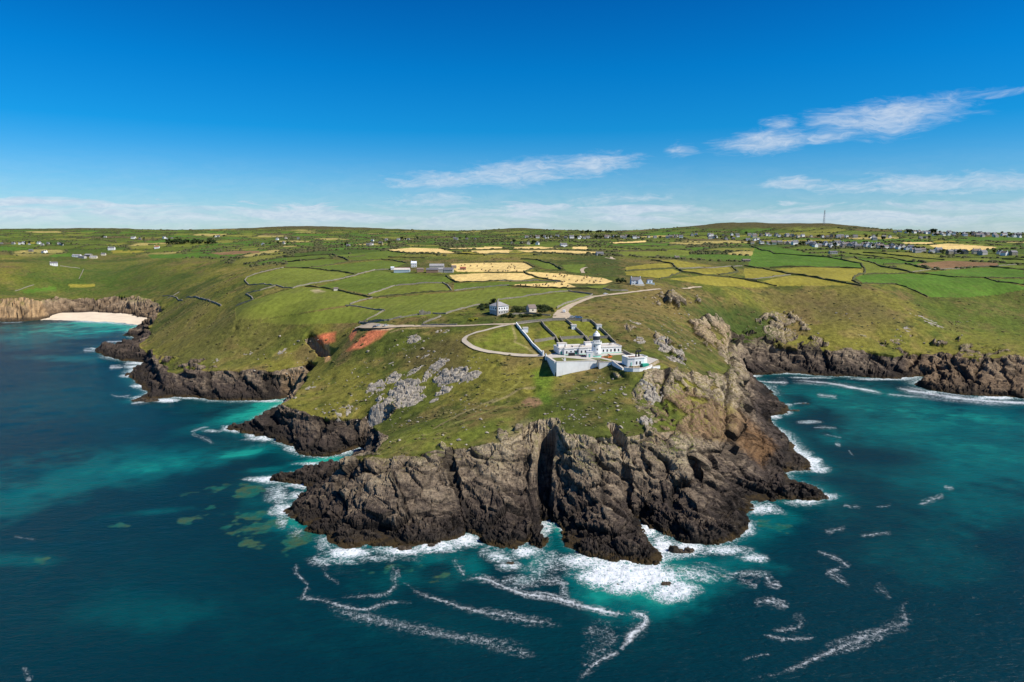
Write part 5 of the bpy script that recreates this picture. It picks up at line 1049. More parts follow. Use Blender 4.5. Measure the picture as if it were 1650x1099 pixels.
# ------------------------------------------------------------------ vehicles
def car_proto(name, paint, van=False):
    o = empty(name); L, W_ = (5.0, 2.0) if van else (4.2, 1.8)
    if van: prof = [(-L / 2, .35), (L / 2, .35), (L / 2, 1.0), (L / 2 - .25, 1.2), (L / 2 - 1.1, 2.05), (-L / 2 + .1, 2.1), (-L / 2, 1.9)]
    else: prof = [(-L / 2, .32), (L / 2, .32), (L / 2, .72), (L / 2 - .9, .92), (-L / 2 + .4, .95), (-L / 2, .85)]
    MB().yprism(prof, -W_ / 2, W_ / 2).build('body', paint, o)
    if not van:
        c = MB(); a, b = -W_ / 2 + .06, W_ / 2 - .06
        c.yprism([(-L / 2 + .35, .94), (L / 2 - .95, .91), (L / 2 - 1.6, 1.42), (-L / 2 + .9, 1.42)], a, b).build('windows', M_glass, o)
        MB().box(-L / 2 + .9, L / 2 - 1.6, a + .02, b - .02, 1.423, 1.47).build('roof', paint, o)
    else:
        MB().yprism([(L / 2 - .34, 1.24), (L / 2 - .24, 1.24), (L / 2 - 1.02, 1.98), (L / 2 - 1.12, 1.98)], -.85, .85).build('windscreen', M_glass, o)
        MB().box(L / 2 - 1.8, L / 2 - .95, -W_ / 2 - .02, W_ / 2 + .02, 1.3, 1.8).build('side_window', M_glass, o)
    for sx_ in (-1, 1):
        for sy_ in (-1, 1):
            MB().tube((sx_ * L * .31, sy_ * (W_ / 2 - .2), .33), (sx_ * L * .31, sy_ * (W_ / 2 + .02), .33), .33, 12).build('wheel', M_tyre, o)
    for sy_ in (-.6, .6): MB().box(L / 2 - .02, L / 2 + .04, sy_ - .2, sy_ + .2, .58, .74).build('headlight', M_white, o)
    return o
P_dk, P_bl, P_wh, P_sv = mat_plain('dark_blue_car_paint', (.03, .045, .09), .25, .05, spec=.5), mat_plain('mid_blue_car_paint', (.10, .22, .45), .25, .05, spec=.5), mat_plain('white_car_paint', (.78, .78, .78), .3, .03, spec=.5), mat_plain('silver_car_paint', (.45, .50, .55), .3, .05, spec=.5)
def put_car(paint, u, v, rz, label, van=False):
    o = car_proto('parked_van' if van else 'parked_car', paint, van); p = hit(u, v); o.location = (p[0], p[1], p[2] + (.16 if not van else .18)); o.rotation_euler = (0, 0, rz); tag(o, label, 'van' if van else 'car')
put_car(P_wh, 909, 503.6, 1.4, 'white van parked on the wide sandy road', True)
put_car(P_sv, 922.5, 512.2, .15, 'silver car parked behind the gardens'); put_car(P_bl, 928.8, 512.4, .1, 'dark blue car between two parked cars behind the gardens')
put_car(P_bl, 934, 512.8, .1, 'pale blue car at the end of the row behind the gardens'); put_car(P_dk, 605, 527.8, .5, 'dark blue car in the earth car park'); put_car(P_sv, 610.5, 526.0, .3, 'grey car tucked behind the dark car in earth car park')
put_car(P_wh, 622, 525.6, .15, 'white and pale blue car at the edge of earth car park'); put_car(P_wh, 976, 474.6, .2, 'white car driving along the hill lane')

# ------------------------------------------------------------------ houses
def gable_house(name, w, d, h, rise, wallm, roofm, chim=1, detail=1, wing=0.0):
    o = empty(name)
    prof = [(-d / 2, -1.5), (d / 2, -1.5), (d / 2, h), (0, h + rise), (-d / 2, h)]
    MB().xprism(prof, -w / 2, w / 2).build('wall', wallm, o)
    k = .25; s_ = rise / (d / 2); rf = MB()
    for sg in (-1, 1):
        rf.xprism([(sg * (d / 2 + k), h - k * s_ + .05), (0, h + rise + .05), (0, h + rise + .30), (sg * (d / 2 + k), h - k * s_ + .28)], -w / 2 - .2, w / 2 + .2)
    r_ = rf.build('roof', roofm, o)
    for c in range(chim):
        x = (-w / 2 + .5) if c == 0 else (w / 2 - .5)
        MB().box(x - .4, x + .4, -.5, .5, h + rise * .6, h + rise + 1.2).build('chimney', wallm, r_)
    if wing: MB().box(w / 2 - .1, w / 2 + wing, -d / 2 + .5, d / 2 - .7, -1.5, h * .62).build('lean_to', wallm, o)
    if detail:
        for lv in ([1.0] if h < 3.6 else [0.9, 3.5]):
            for i in range(3): MB().box(-w / 2 + w * (i + .5) / 3 - .45, -w / 2 + w * (i + .5) / 3 + .45, -d / 2 - .05, -d / 2 + .1, lv, lv + 1.1).build('window', M_glass, o)
    return o
def place(o, p, rz=0.0, s=1.0, label=None, cat='house', group=None):
    o.location = tuple(p); o.rotation_euler = (0, 0, rz); o.scale = (s, s, s); tag(o, label, cat, group); return o

# white house with stone tower stack, above the lane
def white_house():
    p = hit(804, 505); z = gz(p[0], p[1]); root = empty('white_house', (p[0], p[1] + 2, z + .1), R(38)); tag(root, 'two storey white house with low pitched grey roof and tall stone chimney stack', 'house')
    W_, D_, H = 11.0, 10.5, 6.0
    MB().box(-W_ / 2, W_ / 2, -D_ / 2, D_ / 2, -1.5, 2.6).build('ground_floor', M_grey, root)
    MB().box(-W_ / 2 - .03, W_ / 2 + .03, -D_ / 2 - .03, D_ / 2 + .03, 2.603, H).build('upper_wall', M_white, root)
    e = .5
    rf = MB().add([(-W_ / 2 - e, -D_ / 2 - e, H), (W_ / 2 + e, -D_ / 2 - e, H), (W_ / 2 + e, D_ / 2 + e, H), (-W_ / 2 - e, D_ / 2 + e, H), (-1.2, 0, H + 3.1), (1.2, 0, H + 3.1), (-W_ / 2 - e, -D_ / 2 - e, H + .2), (W_ / 2 + e, -D_ / 2 - e, H + .2), (W_ / 2 + e, D_ / 2 + e, H + .2), (-W_ / 2 - e, D_ / 2 + e, H + .2)],
                  [(0, 3, 2, 1), (0, 1, 7, 6), (1, 2, 8, 7), (2, 3, 9, 8), (3, 0, 6, 9), (6, 7, 5, 4), (7, 8, 5), (8, 9, 4, 5), (9, 6, 4)]).build('roof', M_barn, root)
    MB().box(-W_ / 2 - .9, -W_ / 2 + .2, -D_ / 2 - .9, -D_ / 2 + .2, -1.5, H + 5.2).build('chimney_stack', M_stone, root)
    for i in range(4):
        x = -W_ / 2 + 2.0 + i * 2.5
        for z0 in (.5, 3.4): 
            f = MB().box(x - .7, x + .7, -D_ / 2 - .08, -D_ / 2 + .1, z0, z0 + 1.6).build('window', M_white, root); MB().box(x - .55, x + .55, -D_ / 2 - .11, -D_ / 2, z0 + .15, z0 + 1.45).build('pane', M_glass, f)
    for i in range(3):
        y = -D_ / 2 + 2.4 + i * 3.0
        f = MB().box(-W_ / 2 - .08, -W_ / 2 + .1, y - .7, y + .7, 3.4, 5.0).build('window', M_white, root); MB().box(-W_ / 2 - .11, -W_ / 2, y - .55, y + .55, 3.55, 4.85).build('pane', M_glass, f)
    MB().box(W_ / 2, W_ / 2 + 3.2, -2.5, 2.5, -1.2, 2.6).build('porch', M_brick, root)
white_house()
def at(u, v): return hit(u, v)
h = gable_house('outhouse', 6.5, 6, 3.2, 2.6, M_cream, M_slate2, 0, 0); MB().box(-.6, .6, -3.08, -2.9, 1.2, 2.3).build('window', M_glass, h); place(h, at(856, 502.6), R(25), 1, 'small brown-roofed outhouse among shrubs beside the white house', 'outhouse')
# roofless engine house
def ruin():
    p = hit(684, 507.2); root = empty('ruined_building', tuple(p), .1); tag(root, 'roofless stone ruin with broken gables beside field wall', 'ruin')
    def rag(pts, y0, y1, nm): MB().yprism(pts, y0, y1).build(nm, M_stone2, root)
    rag([(-4, -1), (0, -1), (0, 2.2), (-.8, 3.0), (-1.9, 4.6), (-3.0, 3.4), (-3.5, 3.6), (-4, 2.2)], -.4, .5, 'gable_wall'); rag([(-4, -1), (0.2, -1), (.2, 2.6), (-1, 3.2), (-2, 2.8), (-4, 3.0)], 4.2, 5, 'rear_wall')
    rag([(.3, -1), (5, -1), (5, 2.6), (3.6, 2.9), (2.2, 2.3), (.9, 2.7), (.3, 2.4)], .2, 1.0, 'front_wall'); rag([(-4.4, -1), (-3.7, -1), (-3.7, 2.8), (-4.4, 3.1)], -.4, 5, 'side_wall'); rag([(4.4, -1), (5.2, -1), (5.2, 2.1), (4.4, 1.8)], 1.05, 5, 'side_wall')
ruin()
sh = gable_house('field_shed', 5, 4, 2.4, .9, M_cream, M_slate2, 0, 0); place(sh, at(541.5, 468), .2, .9, 'tiny cream field shed on the dark field wall', 'shed')
# farm
def barn(u, v, w, d, h, rise, wm, rm, rz, label, cat='barn', red=False):
    o = gable_house('farm_barn', w, d, h, rise, wm, rm, 0, 0); place(o, at(u, v), rz, 1, label, cat); return o
b1 = barn(648, 438.5, 19, 10, 3.0, 2.0, M_barnblue, M_flat, .05, 'long white-roofed farm shed with red ridge'); MB().box(-9.7, 9.7, -.1, 3.4, 4.4, 5.45).build('ridge_capping', M_barnred, b1)
barn(632.5, 434.5, 4, 4, 2.6, 1, M_white, M_shadeblue, .1, 'tiny white hut at the end of farm shed', 'hut'); h = gable_house('farmhouse', 7, 7, 5, 2.4, M_white, M_shadeblue, 1, 1); place(h, at(667, 430.5), .1, 1, 'small white farmhouse among the barns', 'house')
barn(677, 438, 8, 6, 3, 1.6, M_brick, M_slate2, .2, 'low brick outbuilding in the farmyard', 'outbuilding'); barn(697, 438.8, 14, 9, 3.2, 1.8, M_brick, M_slate, .0, 'brown cattle shed with dark roof'); barn(709.5, 438.2, 7, 8, 3.2, 1.6, M_grey, M_barn, .0, 'grey block lean-to joined to the cattle shed'); barn(704, 432.5, 18, 10, 3.4, 2.2, M_grey, M_barn, .05, 'large grey-roofed farm barn with pale gable')
barn(723, 438.5, 11, 8, 2.8, 2.4, M_grey, M_slate, -.1, 'dark round-shouldered shed at the end of farm'); barn(746, 434.6, 7, 4, 2.2, .9, M_brick, M_barnred, .0, 'low rusty red hut by the stubble field', 'hut'); barn(731, 432.5, 6, 5, 2.4, 1.2, M_stone2, M_slate2, .3, 'little stone store behind the farm sheds', 'outbuilding')
# white house on the hill and its annex; shade blue painted into the walls
h = gable_house('hill_house', 11, 8, 4.8, 3.2, M_shadeblue, M_slate, 2, 1); w2 = MB().yprism([(1.5, -1.5), (7.5, -1.5), (7.5, 1.8), (4.4, 6.6), (1.5, 4.6)], -6.5, -3.9).build('front_gable', M_shadeblue, h); MB().box(-7, 8, -8.6, -7.9, -1.5, 1.0).build('terrace_wall', M_cream, h)
place(h, at(1024, 458.5), .06, .92, 'white house in shade-blue tint with slate roof above the hill lane', 'house')
h = empty('annex'); MB().box(-3, 3, -2.5, 2.5, -1, 5.2).build('wall', M_shadeblue, h); MB().box(-3.3, 3.3, -2.8, 2.8, 5.203, 5.6).build('roof', M_slate, h); MB().box(-.6, .6, -2.6, -2.4, 1.2, 3.6).build('window', M_glass, h); MB().box(-5.4, 5.4, -4.4, -2.8, -1, 1.5).build('base', M_barnblue, h); place(h, at(1046.5, 457.5), .05, .85, 'square annex in shade-blue tint beside the hill house', 'annex')
# single houses further off
def lone(u, v, w, d, hh, rise, wm, rm, label, rz=0.1, s=1.0, cat='house'):
    o = gable_house('cottage', w, d, hh, rise, wm, rm, 1, 1); place(o, at(u, v), rz, s, label, cat)
lone(87, 427.6, 13, 8, 4.6, 2.6, M_white, M_slate, 'lone white house on the valley side above the cove', .5); lone(1155.5 - 65, 416.8, 7, 6, 3, 1.2, M_cream, M_slate2, 'lone little cream building in the hillside fields', .1); lone(966, 411.5, 12, 8, 3.4, 2.4, M_grey, M_slate, 'isolated grey cottage below the stubble strips', .2); lone(908, 397.6, 13, 8, 4.4, 3, M_white, M_slate, 'lone white cottage beside the far stubble strips', .3)
lone(180, 402.4, 16, 9, 5, 3, M_white, M_slate, 'white house with dark trees in the valley fields', .2); lone(253, 400.2, 12, 8, 4, 3, M_white, M_tile, 'white cottage with an orange-brown roof in the valley', .2); lone(1202, 421.5, 12, 7, 2.4, 1.4, M_stone2, M_slate2, 'low ruined mine building among the tawny fields', .0); lone(1342, 409, 13, 8, 3, 1.8, M_grey, M_slate, 'dark low barn below the large village', .0)
for k, (u, v, w, lb) in enumerate([(124, 413.8, 20, 'long white farm range in the valley fields'), (133, 416.0, 16, 'grey stone farm barn in the valley fields'), (143, 413.0, 18, 'grey slate-roofed farm barn above the valley'), (151, 416.2, 16, 'pale end barn of the valley farm'), (167, 411.4, 10, 'small cream shed beside the valley farm track')]):
    lone(u, v, w, 9, 3.6, 2.4, (M_white, M_grey, M_stone2, M_cream, M_cream)[k], (M_barn, M_slate, M_barn, M_barn, M_slate)[k], lb, random.uniform(-.3, .4), 1.0, 'barn')

# villages: rows of small houses, every one its own object
M_white2 = mat_plain('bright_whitewash', (0.82, 0.81, 0.78), 0.8, 0.06)
protos = []
for wm, rm, nm, lb in ((M_white2, M_slate, 'white rendered slate-roofed house', 'white'), (M_grey, M_slate, 'grey rendered slate-roofed house', 'grey'), (M_cream, M_slate2, 'cream house with weathered brown roof', 'cream'), (M_stone2, M_slate, 'granite house with dark slate roof', 'granite'), (M_white, M_slate2, 'white house with brown roof', 'brown')):
    o = gable_house('village_house', 10.5, 7.5, 4.6, 2.8, wm, rm, 2, 0); protos.append((o, nm))
usedp = [False] * len(protos)
def vill(u0, u1, v0, v1, n, where, wts_=(4, 2, 1.5, 2, 2), sc=(.7, 1.1), rmin=900):
    done = []; n = max(3, int(n * .72))
    for _ in range(n * 8):
        if len(done) >= n: break
        a = random.random(); u = u0 + (u1 - u0) * a; v = v0 + (v1 - v0) * a + random.uniform(-1, 1) * 1.3
        p = hit(u, v, rmin)
        if p[2] < 60 or any(math.hypot(p[0] - q_[0], p[1] - q_[1]) < 11 for q_ in done) or math.hypot(p[0], p[1]) > 3600: continue
        i = random.choices(range(len(protos)), wts_)[0]; pr, nm = protos[i]
        o = copy_tree(pr) if usedp[i] else pr; usedp[i] = True; done.append(p)
        place(o, p, random.choice((0, .25, -.2, 1.4, 1.7)) + random.uniform(-.15, .15), random.uniform(*sc), nm + ' in ' + where, 'house', nm + 's in ' + where)
    return done
vdone = []
for u0, u1, v0, v1, n in ((1205, 1300, 393, 393.5, 22), (1300, 1400, 393.5, 396.5, 26), (1310, 1420, 397, 399, 24), (1400, 1475, 397, 402.5, 24), (1470, 1585, 406, 409.5, 22), (1590, 1640, 410, 411, 5), (1205, 1330, 380.5, 383, 22), (1330, 1440, 382.5, 383, 18), (1400, 1500, 386, 384.5, 5)): vdone += vill(u0, u1, v0, v1, n, 'the large village below the mast hill')
for u0, u1, v0, v1, n in ((1460, 1650, 374.8, 380.5, 34), (1500, 1650, 378.5, 382.5, 26), (1425, 1500, 373, 377, 6)): vdone += vill(u0, u1, v0, v1, n, 'the upper hamlet on the skyline')
for u0, u1, v0, v1, n in ((842, 980, 383.5, 384, 22), (975, 1105, 383.5, 382.5, 26), (1110, 1220, 379.5, 381.5, 18), (1130, 1225, 384, 388, 12)): vdone += vill(u0, u1, v0, v1, n, 'the village strung along the far road')
for u0, u1, v0, v1, n, wh in ((422, 458, 394.5, 393.8, 7, 'the farm group below the brown moor'), (550, 615, 397, 394.5, 11, 'the cluster above the green fields'), (585, 670, 388.5, 387, 14, 'the white hamlet below the brown moor'), (445, 490, 386, 385, 5, 'the hillside steading'), (708, 770, 387.5, 386, 9, 'the row behind the stubble strips'), (788, 880, 394.5, 394, 9, 'the hamlet above the stubble strips'), (0, 150, 394, 395, 20, 'the row along the hillside above the cove valley'), (150, 245, 384, 386, 10, 'the steadings beside the valley wood'), (262, 280, 385, 386, 4, 'the small steading near the ploughed field'), (345, 365, 381, 381, 3, 'the far steading on the saddle'), (30, 75, 406, 407, 5, 'the low ruins above the valley')): vdone += vill(u0, u1, v0, v1, int(n * .75), wh, sc=(.6, .95))
for i, (pr, nm) in enumerate(protos):
    if not usedp[i]:
        for ch in list(pr.children_recursive): bpy.data.objects.remove(ch)
        bpy.data.objects.remove(pr)
# transmitter mast on the hill
def mast():
    p = hit(1327.5, 361.5); p[2] = gz(p[0], p[1]); root = empty('radio_mast', tuple(p)); tag(root, 'tall lattice radio mast on the hill above the village', 'mast')
    H = 44.0; w0, w1 = 2.4, .9; fr = MB()
    cs = [(1, 1), (-1, 1), (-1, -1), (1, -1)]
    for sx_, sy_ in cs: MB().tube((sx_ * w0, sy_ * w0, -2), (sx_ * w1, sy_ * w1, H), .28, 5).build('leg', M_steel, root)
    for k in range(11):
        z0, z1 = H * k / 11, H * (k + 1) / 11
        for i in range(4):
            a, b = cs[i], cs[(i + 1) % 4]; wa, wb = w0 + (w1 - w0) * z0 / H, w0 + (w1 - w0) * z1 / H
            fr.tube((a[0] * wa, a[1] * wa, z0), (b[0] * wb, b[1] * wb, z1), .14, 4).tube((a[0] * wb, a[1] * wb, z1), (b[0] * wb, b[1] * wb, z1), .14, 4)
    fr.build('lattice', M_steel, root)
    for z, a in ((34, 0), (38, 2), (41, 4)): MB().tube((1.2 * math.cos(a), 1.2 * math.sin(a), z - 1), (1.2 * math.cos(a), 1.2 * math.sin(a), z + 1.4), .5, 6).build('antenna', M_white, root)
mast()

# ------------------------------------------------------------------ field walls and hedges
FW = [  # near fields of the headland: dry stone walls, one by one
 ('pale winding stone wall round the cliff-edge field', Z7((290, 268), (160, 295), (70, 325), (55, 345), (75, 370), (150, 368), (240, 375), (290, 390), (345, 393)), M_stone2), ('pale stone wall running up between the two middle fields', Z7((345, 393), (450, 365), (590, 345), (690, 322), (840, 283)), M_stone2),
 ('dark hedge along the top of cliff-edge field', Z7((290, 268), (400, 270), (520, 280), (640, 292), (715, 305)), M_hedge), ('dark hedge climbing behind the upper green field', Z7((460, 265), (600, 245), (720, 228), (880, 218), (960, 225), (1030, 240)), M_hedge), ('stone wall below the hay barns', Z7((840, 283), (940, 278)), M_stone2),
 ('dark wall with the tiny shed on it', Z7((420, 382), (500, 388), (600, 402), (700, 425), (800, 445), (825, 450)), M_hedge), ('wall curving round the small pointed field', Z7((800, 430), (880, 405), (960, 377), (1080, 368), (1250, 360), (1280, 375), (1305, 408)), M_stone2), ('straight wall below the small pointed field', Z7((825, 448), (940, 437), (1060, 425), (1200, 414), (1305, 408)), M_hedge),
 ('long stone wall running from pointed field towards the lane', Z7((1320, 408), (1450, 390), (1650, 375)), M_stone2), ('thick stone wall jutting into the pale pasture', Z7((665, 497), (740, 503), (830, 520), (900, 528)), M_stone2), ('short stone wall down to the cliff path', Z7((890, 532), (840, 560), (790, 585), (745, 605)), M_stone2), ('broken stone wall linking to the thick wall', Z7((825, 452), (760, 465), (690, 490)), M_stone2),
 ('stone wall past the roofless ruin', Z7((800, 596), (900, 590), (990, 572), (1060, 558), (1115, 552)), M_stone2), ('stone wall rising from the ruin to the house', Z7((1190, 546), (1270, 548), (1350, 522), (1420, 503), (1480, 492)), M_stone2), ('pale crumbling wall on the cliff slope', Z7((240, 378), (150, 405), (60, 427), (95, 445), (105, 460), (0, 500)), M_stone2),
 ('dark hedge below the first stubble field', Z7((1270, 318), (1300, 340), (1330, 356), (1430, 354), (1650, 347)), M_hedge), ('hedge between the two stubble fields', Z8((0, 298), (120, 298), (240, 297)), M_hedge), ('dark hedge bending round the stubble corner', Z8((300, 270), (240, 292), (255, 305), (330, 330), (460, 350)), M_hedge), ('hedge below the stubble fields', Z8((0, 352), (150, 348), (330, 345), (470, 352)), M_stone2),
 ('dark hedge under the long stubble field', Z8((140, 378), (330, 388), (500, 394), (680, 398)), M_hedge), ('pale stone wall across the pasture behind the house', Z8((85, 462), (180, 452), (260, 440), (380, 422), (510, 410)), M_stone2), ('dark wall carrying on to the lane', Z8((510, 410), (580, 420), (655, 433)), M_stone), ('stone wall beside the climbing road', Z8((440, 515), (480, 490), (560, 465), (650, 437)), M_stone2), ('thin wall dropping from pasture to the house', Z8((85, 462), (88, 490)), M_stone2),
 ('dark stone wall stub below the hill house', Z8((720, 395), (760, 405), (830, 408), (870, 408)), M_stone), ('hedge above the large stubble field', Z8((0, 236), (240, 236), (305, 265)), M_hedge), ('garden wall of pale rubble in front of the outhouse', Z9((1290, 310), (1400, 300), (1500, 308), (1590, 315)), M_stone2), ('low wall along the gravel track', Z9((900, 384), (760, 386), (640, 388)), M_stone), ('grassy wall below the ruin', Z9((650, 372), (720, 345), (780, 322)), M_stone2), ('dark bank above the earth car park', Z9((180, 362), (290, 362), (400, 350), (490, 325)), M_stone2),
 # right-hand fields
 ('hedge between two tawny fields on the hill', Z8((855, 288), (1000, 280), (1130, 272), (1160, 270)), M_hedge), ('hedge along the top of tawny fields', Z8((1010, 222), (1100, 240), (1140, 245), (1160, 270), (1200, 295), (1330, 312), (1480, 325), (1650, 350)), M_hedge), ('stone hedge across the tawny hill', Z8((1160, 272), (1300, 268), (1480, 260), (1560, 258)), M_stone2), ('dark hedge below the lower tawny field', Z8((1190, 297), (1120, 325), (1060, 338)), M_hedge), ('hedge at the end of the tawny fields', Z8((1500, 262), (1535, 295), (1480, 305), (1420, 312)), M_hedge),
 ('long dark hedge down to the bright green field', ZR((0, 362), (110, 378), (260, 410), (330, 415), (470, 442), (600, 465), (690, 480)), M_hedge), ('hedge crossing the tawny fields', ZR((0, 440), (60, 440), (160, 428), (270, 415)), M_stone2), ('short dark hedge at the foot of tawny fields', ZR((0, 445), (100, 462), (190, 480)), M_hedge), ('dark hedge curving round the end of the bright green field', ZR((690, 350), (712, 385), (710, 405), (650, 425), (640, 450), (680, 468)), M_hedge), ('straight dark hedge above the bright green field', ZR((700, 412), (820, 408), (970, 402), (1100, 412), (1250, 428), (1420, 432), (1650, 434)), M_hedge),
 ('dark hedge below the bright green field', ZR((690, 468), (800, 468), (890, 470), (960, 490), (1050, 530), (1080, 545)), M_hedge), ('slanting hedge to the stone junction', ZR((570, 318), (650, 314), (760, 345), (860, 375), (985, 400)), M_hedge), ('stone hedge rising from the stone junction', ZR((985, 400), (1110, 382), (1260, 380), (1380, 365), (1500, 362), (1640, 350)), M_stone2), ('hedge over the small triangular field', ZR((820, 354), (950, 350), (1030, 368), (1130, 387)), M_hedge), ('dark hedge dividing the two bright green fields', ZR((1420, 432), (1500, 458), (1650, 474)), M_hedge),
 ('dark hedge under the village', ZR((620, 290), (760, 305), (900, 320), (1000, 340)), M_hedge), ('second dark hedge under the village', ZR((700, 284), (850, 295), (960, 305), (1180, 328)), M_hedge), ('long dark boundary hedge over the dark rough pasture', ZR((40, 248), (180, 290), (330, 300), (500, 312), (690, 348)), M_hedge), ('hedge between the small fields below the upper hamlet', ZR((1460, 330), (1540, 345), (1650, 352)), M_hedge), ('hedge above the small fields below the upper hamlet', ZR((1520, 322), (1650, 326)), M_hedge), ('hedge along the lane by the brown ploughland', ZR((1450, 365), (1560, 378), (1650, 386)), M_hedge), ('hedge over the dark rough pasture', ZR((150, 372), (380, 368), (560, 372), (690, 376)), M_hedge),
 # stubble strips and centre
 ('hedge under the far stubble strips', Z7((920, 165), (1040, 182), (1200, 186), (1350, 184)), M_hedge), ('dark hedge between the stubble strips', Z7((1230, 150), (1310, 160), (1480, 160), (1650, 158)), M_hedge), ('hedge along the front of stubble strips', Z7((1340, 186), (1500, 188), (1650, 182)), M_hedge), ('hedge below the long stubble strip', Z8((0, 195), (150, 188), (290, 180), (500, 182), (690, 184)), M_hedge), ('hedge between the narrow stubble strips', Z8((110, 158), (200, 160), (450, 160), (640, 160)), M_hedge), ('hedge in front of the far green fields', Z7((300, 205), (430, 197), (560, 188), (640, 208), (680, 225)), M_hedge), ('hedge across the upper green fields', Z7((310, 233), (430, 224), (590, 213)), M_hedge), ('short dark hedge in the upper field', Z7((680, 205), (780, 195)), M_hedge), ('hedge beyond the farm', Z7((920, 205), (1030, 208), (1140, 212)), M_hedge),
 ('hedge round the centre rough pasture', Z8((220, 218), (320, 222), (420, 250), (470, 280)), M_hedge), ('hedge below the far green strip', Z8((760, 140), (900, 140), (1120, 137), (1220, 134)), M_hedge), ('hedge above the far green strip', Z8((770, 124), (930, 122), (1120, 117)), M_hedge), ('hedge across the middle rough pasture', Z8((820, 168), (950, 165), (1100, 160), (1250, 158)), M_hedge), ('stone wall on the valley side', ZL((95, 547), (150, 528), (215, 508)), M_stone2), ('stone wall on the valley shoulder', ZL((500, 470), (515, 440), (530, 410)), M_stone2), ('wall under the lone white house', ZL((380, 388), (440, 396), (505, 403)), M_stone2),
 ('dark wall stepping down to the cove', ZL((1030, 578), (1120, 588), (1260, 590), (1330, 610), (1400, 640)), M_stone), ('pale wall end near the cove slope', ZL((1060, 592), (1100, 575), (1135, 553)), M_stone2)]
for lb, pl, mt in FW:
    far_ = hit(*pl[0])[1] > 950
    w_ = hits(pl)
    if max(math.hypot(b[0] - a[0], b[1] - a[1]) for a, b in zip(w_[:-1], w_[1:])) > 900: continue
    wall('field_hedge' if mt is M_hedge else 'field_wall', w_, (2.3 if far_ else 1.6) if mt is M_hedge else 1.1, (1.7 if far_ else 1.3) if mt is M_hedge else 1.15, mt, lb, 'hedge' if mt is M_hedge else 'wall', None, .45 if mt is M_hedge else .3, 4.0 if not far_ else 9.0, base_drop=1.0)
# hedgebanks of the far patchwork, too many and too small to tell apart
def far_hedges():
    vs = []; fs = []
    g2 = (f2 - f1); m = np.zeros(Z.shape, bool); m[far] = (g2 < 0.075) & (wgt[:, 0] > 0.35) & (moor[:, 0] < 0.5)
    ii, jj = np.where(m & (fieldm < .5)); pick = RNG.random(len(ii)) < np.clip(FR[ii, jj] / 9000, .05, .42); ii, jj = ii[pick], jj[pick]
    for i, j in zip(ii, jj):
        x, y, z = X[i, j], Y[i, j], Z[i, j]; r = random.uniform(2.2, 4.5) * (1 + FR[i, j] / 6000); h_ = random.uniform(1.6, 3.6); b = len(vs); a0 = random.uniform(0, 6.28)
        for k in range(5):
            a = a0 + k * 1.2566; vs.append((x + r * math.cos(a), y + r * .7 * math.sin(a), z - .6))
        for k in range(5):
            a = a0 + k * 1.2566 + .3; vs.append((x + r * .72 * math.cos(a), y + r * .5 * math.sin(a), z + h_ * random.uniform(.6, .85)))
        vs.append((x + random.uniform(-.5, .5), y, z + h_))
        fs += [(b + k, b + (k + 1) % 5, b + 5 + (k + 1) % 5, b + 5 + k) for k in range(5)] + [(b + 5 + k, b + 5 + (k + 1) % 5, b + 10) for k in range(5)]
    tag(mesh_obj('distant_hedgerows', vs, fs, M_hedge), 'dark hedgerows dividing the distant patchwork fields', 'hedgerow', None, 'stuff'); print('far hedges', len(ii))
far_hedges()

# ------------------------------------------------------------------ trees and shrubs
def crown_mesh(n, rad, hgt, leaf, seed, mat):
    rg = random.Random(seed); vs = []; fs = []
    lobes = [(rg.uniform(-.55, .55) * rad, rg.uniform(-.55, .55) * rad, rg.uniform(.3, .85) * hgt, rg.uniform(.35, .6) * rad) for _ in range(9)]
    for _ in range(n):
        lx, ly, lz, lr = rg.choice(lobes); d = Vector((rg.gauss(0, 1), rg.gauss(0, 1), rg.gauss(0, .8))).normalized() * lr * rg.uniform(.55, 1.08)
        c = Vector((lx, ly, lz)) + d; t1 = Vector((rg.gauss(0, 1), rg.gauss(0, 1), rg.gauss(0, 1))).normalized(); t2 = t1.orthogonal().normalized(); l_ = leaf * rg.uniform(.6, 1.3)
        b = len(vs); vs += [c + t1 * l_, c + t2 * l_ * .6, c - t1 * l_, c - t2 * l_ * .6]; fs.append((b, b + 1, b + 2, b + 3))
    me = bpy.data.meshes.new('crown'); me.from_pydata([tuple(v) for v in vs], [], fs); me.materials.append(mat); return me
def trunk_mesh(hgt, rad):
    m = MB(); m.tube((0, 0, -.6), (0.1, 0, hgt), rad, 6, rad * .5)
    for k in range(4):
        a = k * 1.57 + .3; m.tube((0, 0, hgt * .55), (math.cos(a) * hgt * .35, math.sin(a) * hgt * .35, hgt * 1.05), rad * .4, 5, rad * .15)
    me = bpy.data.meshes.new('trunk'); me.from_pydata(m.v, [], m.f); me.materials.append(M_trunk); return me
CR = [crown_mesh(420, 3.2, 6.5, .62, s, m) for s, m in ((1, M_leaf), (2, M_leaf), (3, M_leaf2))]; TR = trunk_mesh(3.2, .28)
BU = [crown_mesh(900, 2.0, 2.0, .26, s, m) for s, m in ((4, M_leaf), (5, M_leaf2))]; GO = crown_mesh(700, 1.6, 1.5, .22, 6, M_gorse)
ST = trunk_mesh(1.0, .1)
def plant(name, p, crown, trunk, s, label, cat, group=None, lift=0.0):
    o = empty(name, tuple(p), random.uniform(0, 6.28)); o.scale = (s * random.uniform(.9, 1.15), s * random.uniform(.9, 1.15), s * random.uniform(.85, 1.1))
    t_ = bpy.data.objects.new('trunk', trunk); C.objects.link(t_); t_.parent = o; c_ = bpy.data.objects.new('crown', crown); C.objects.link(c_); c_.parent = o; c_.location = (0, 0, lift)
    return tag(o, label, cat, group)
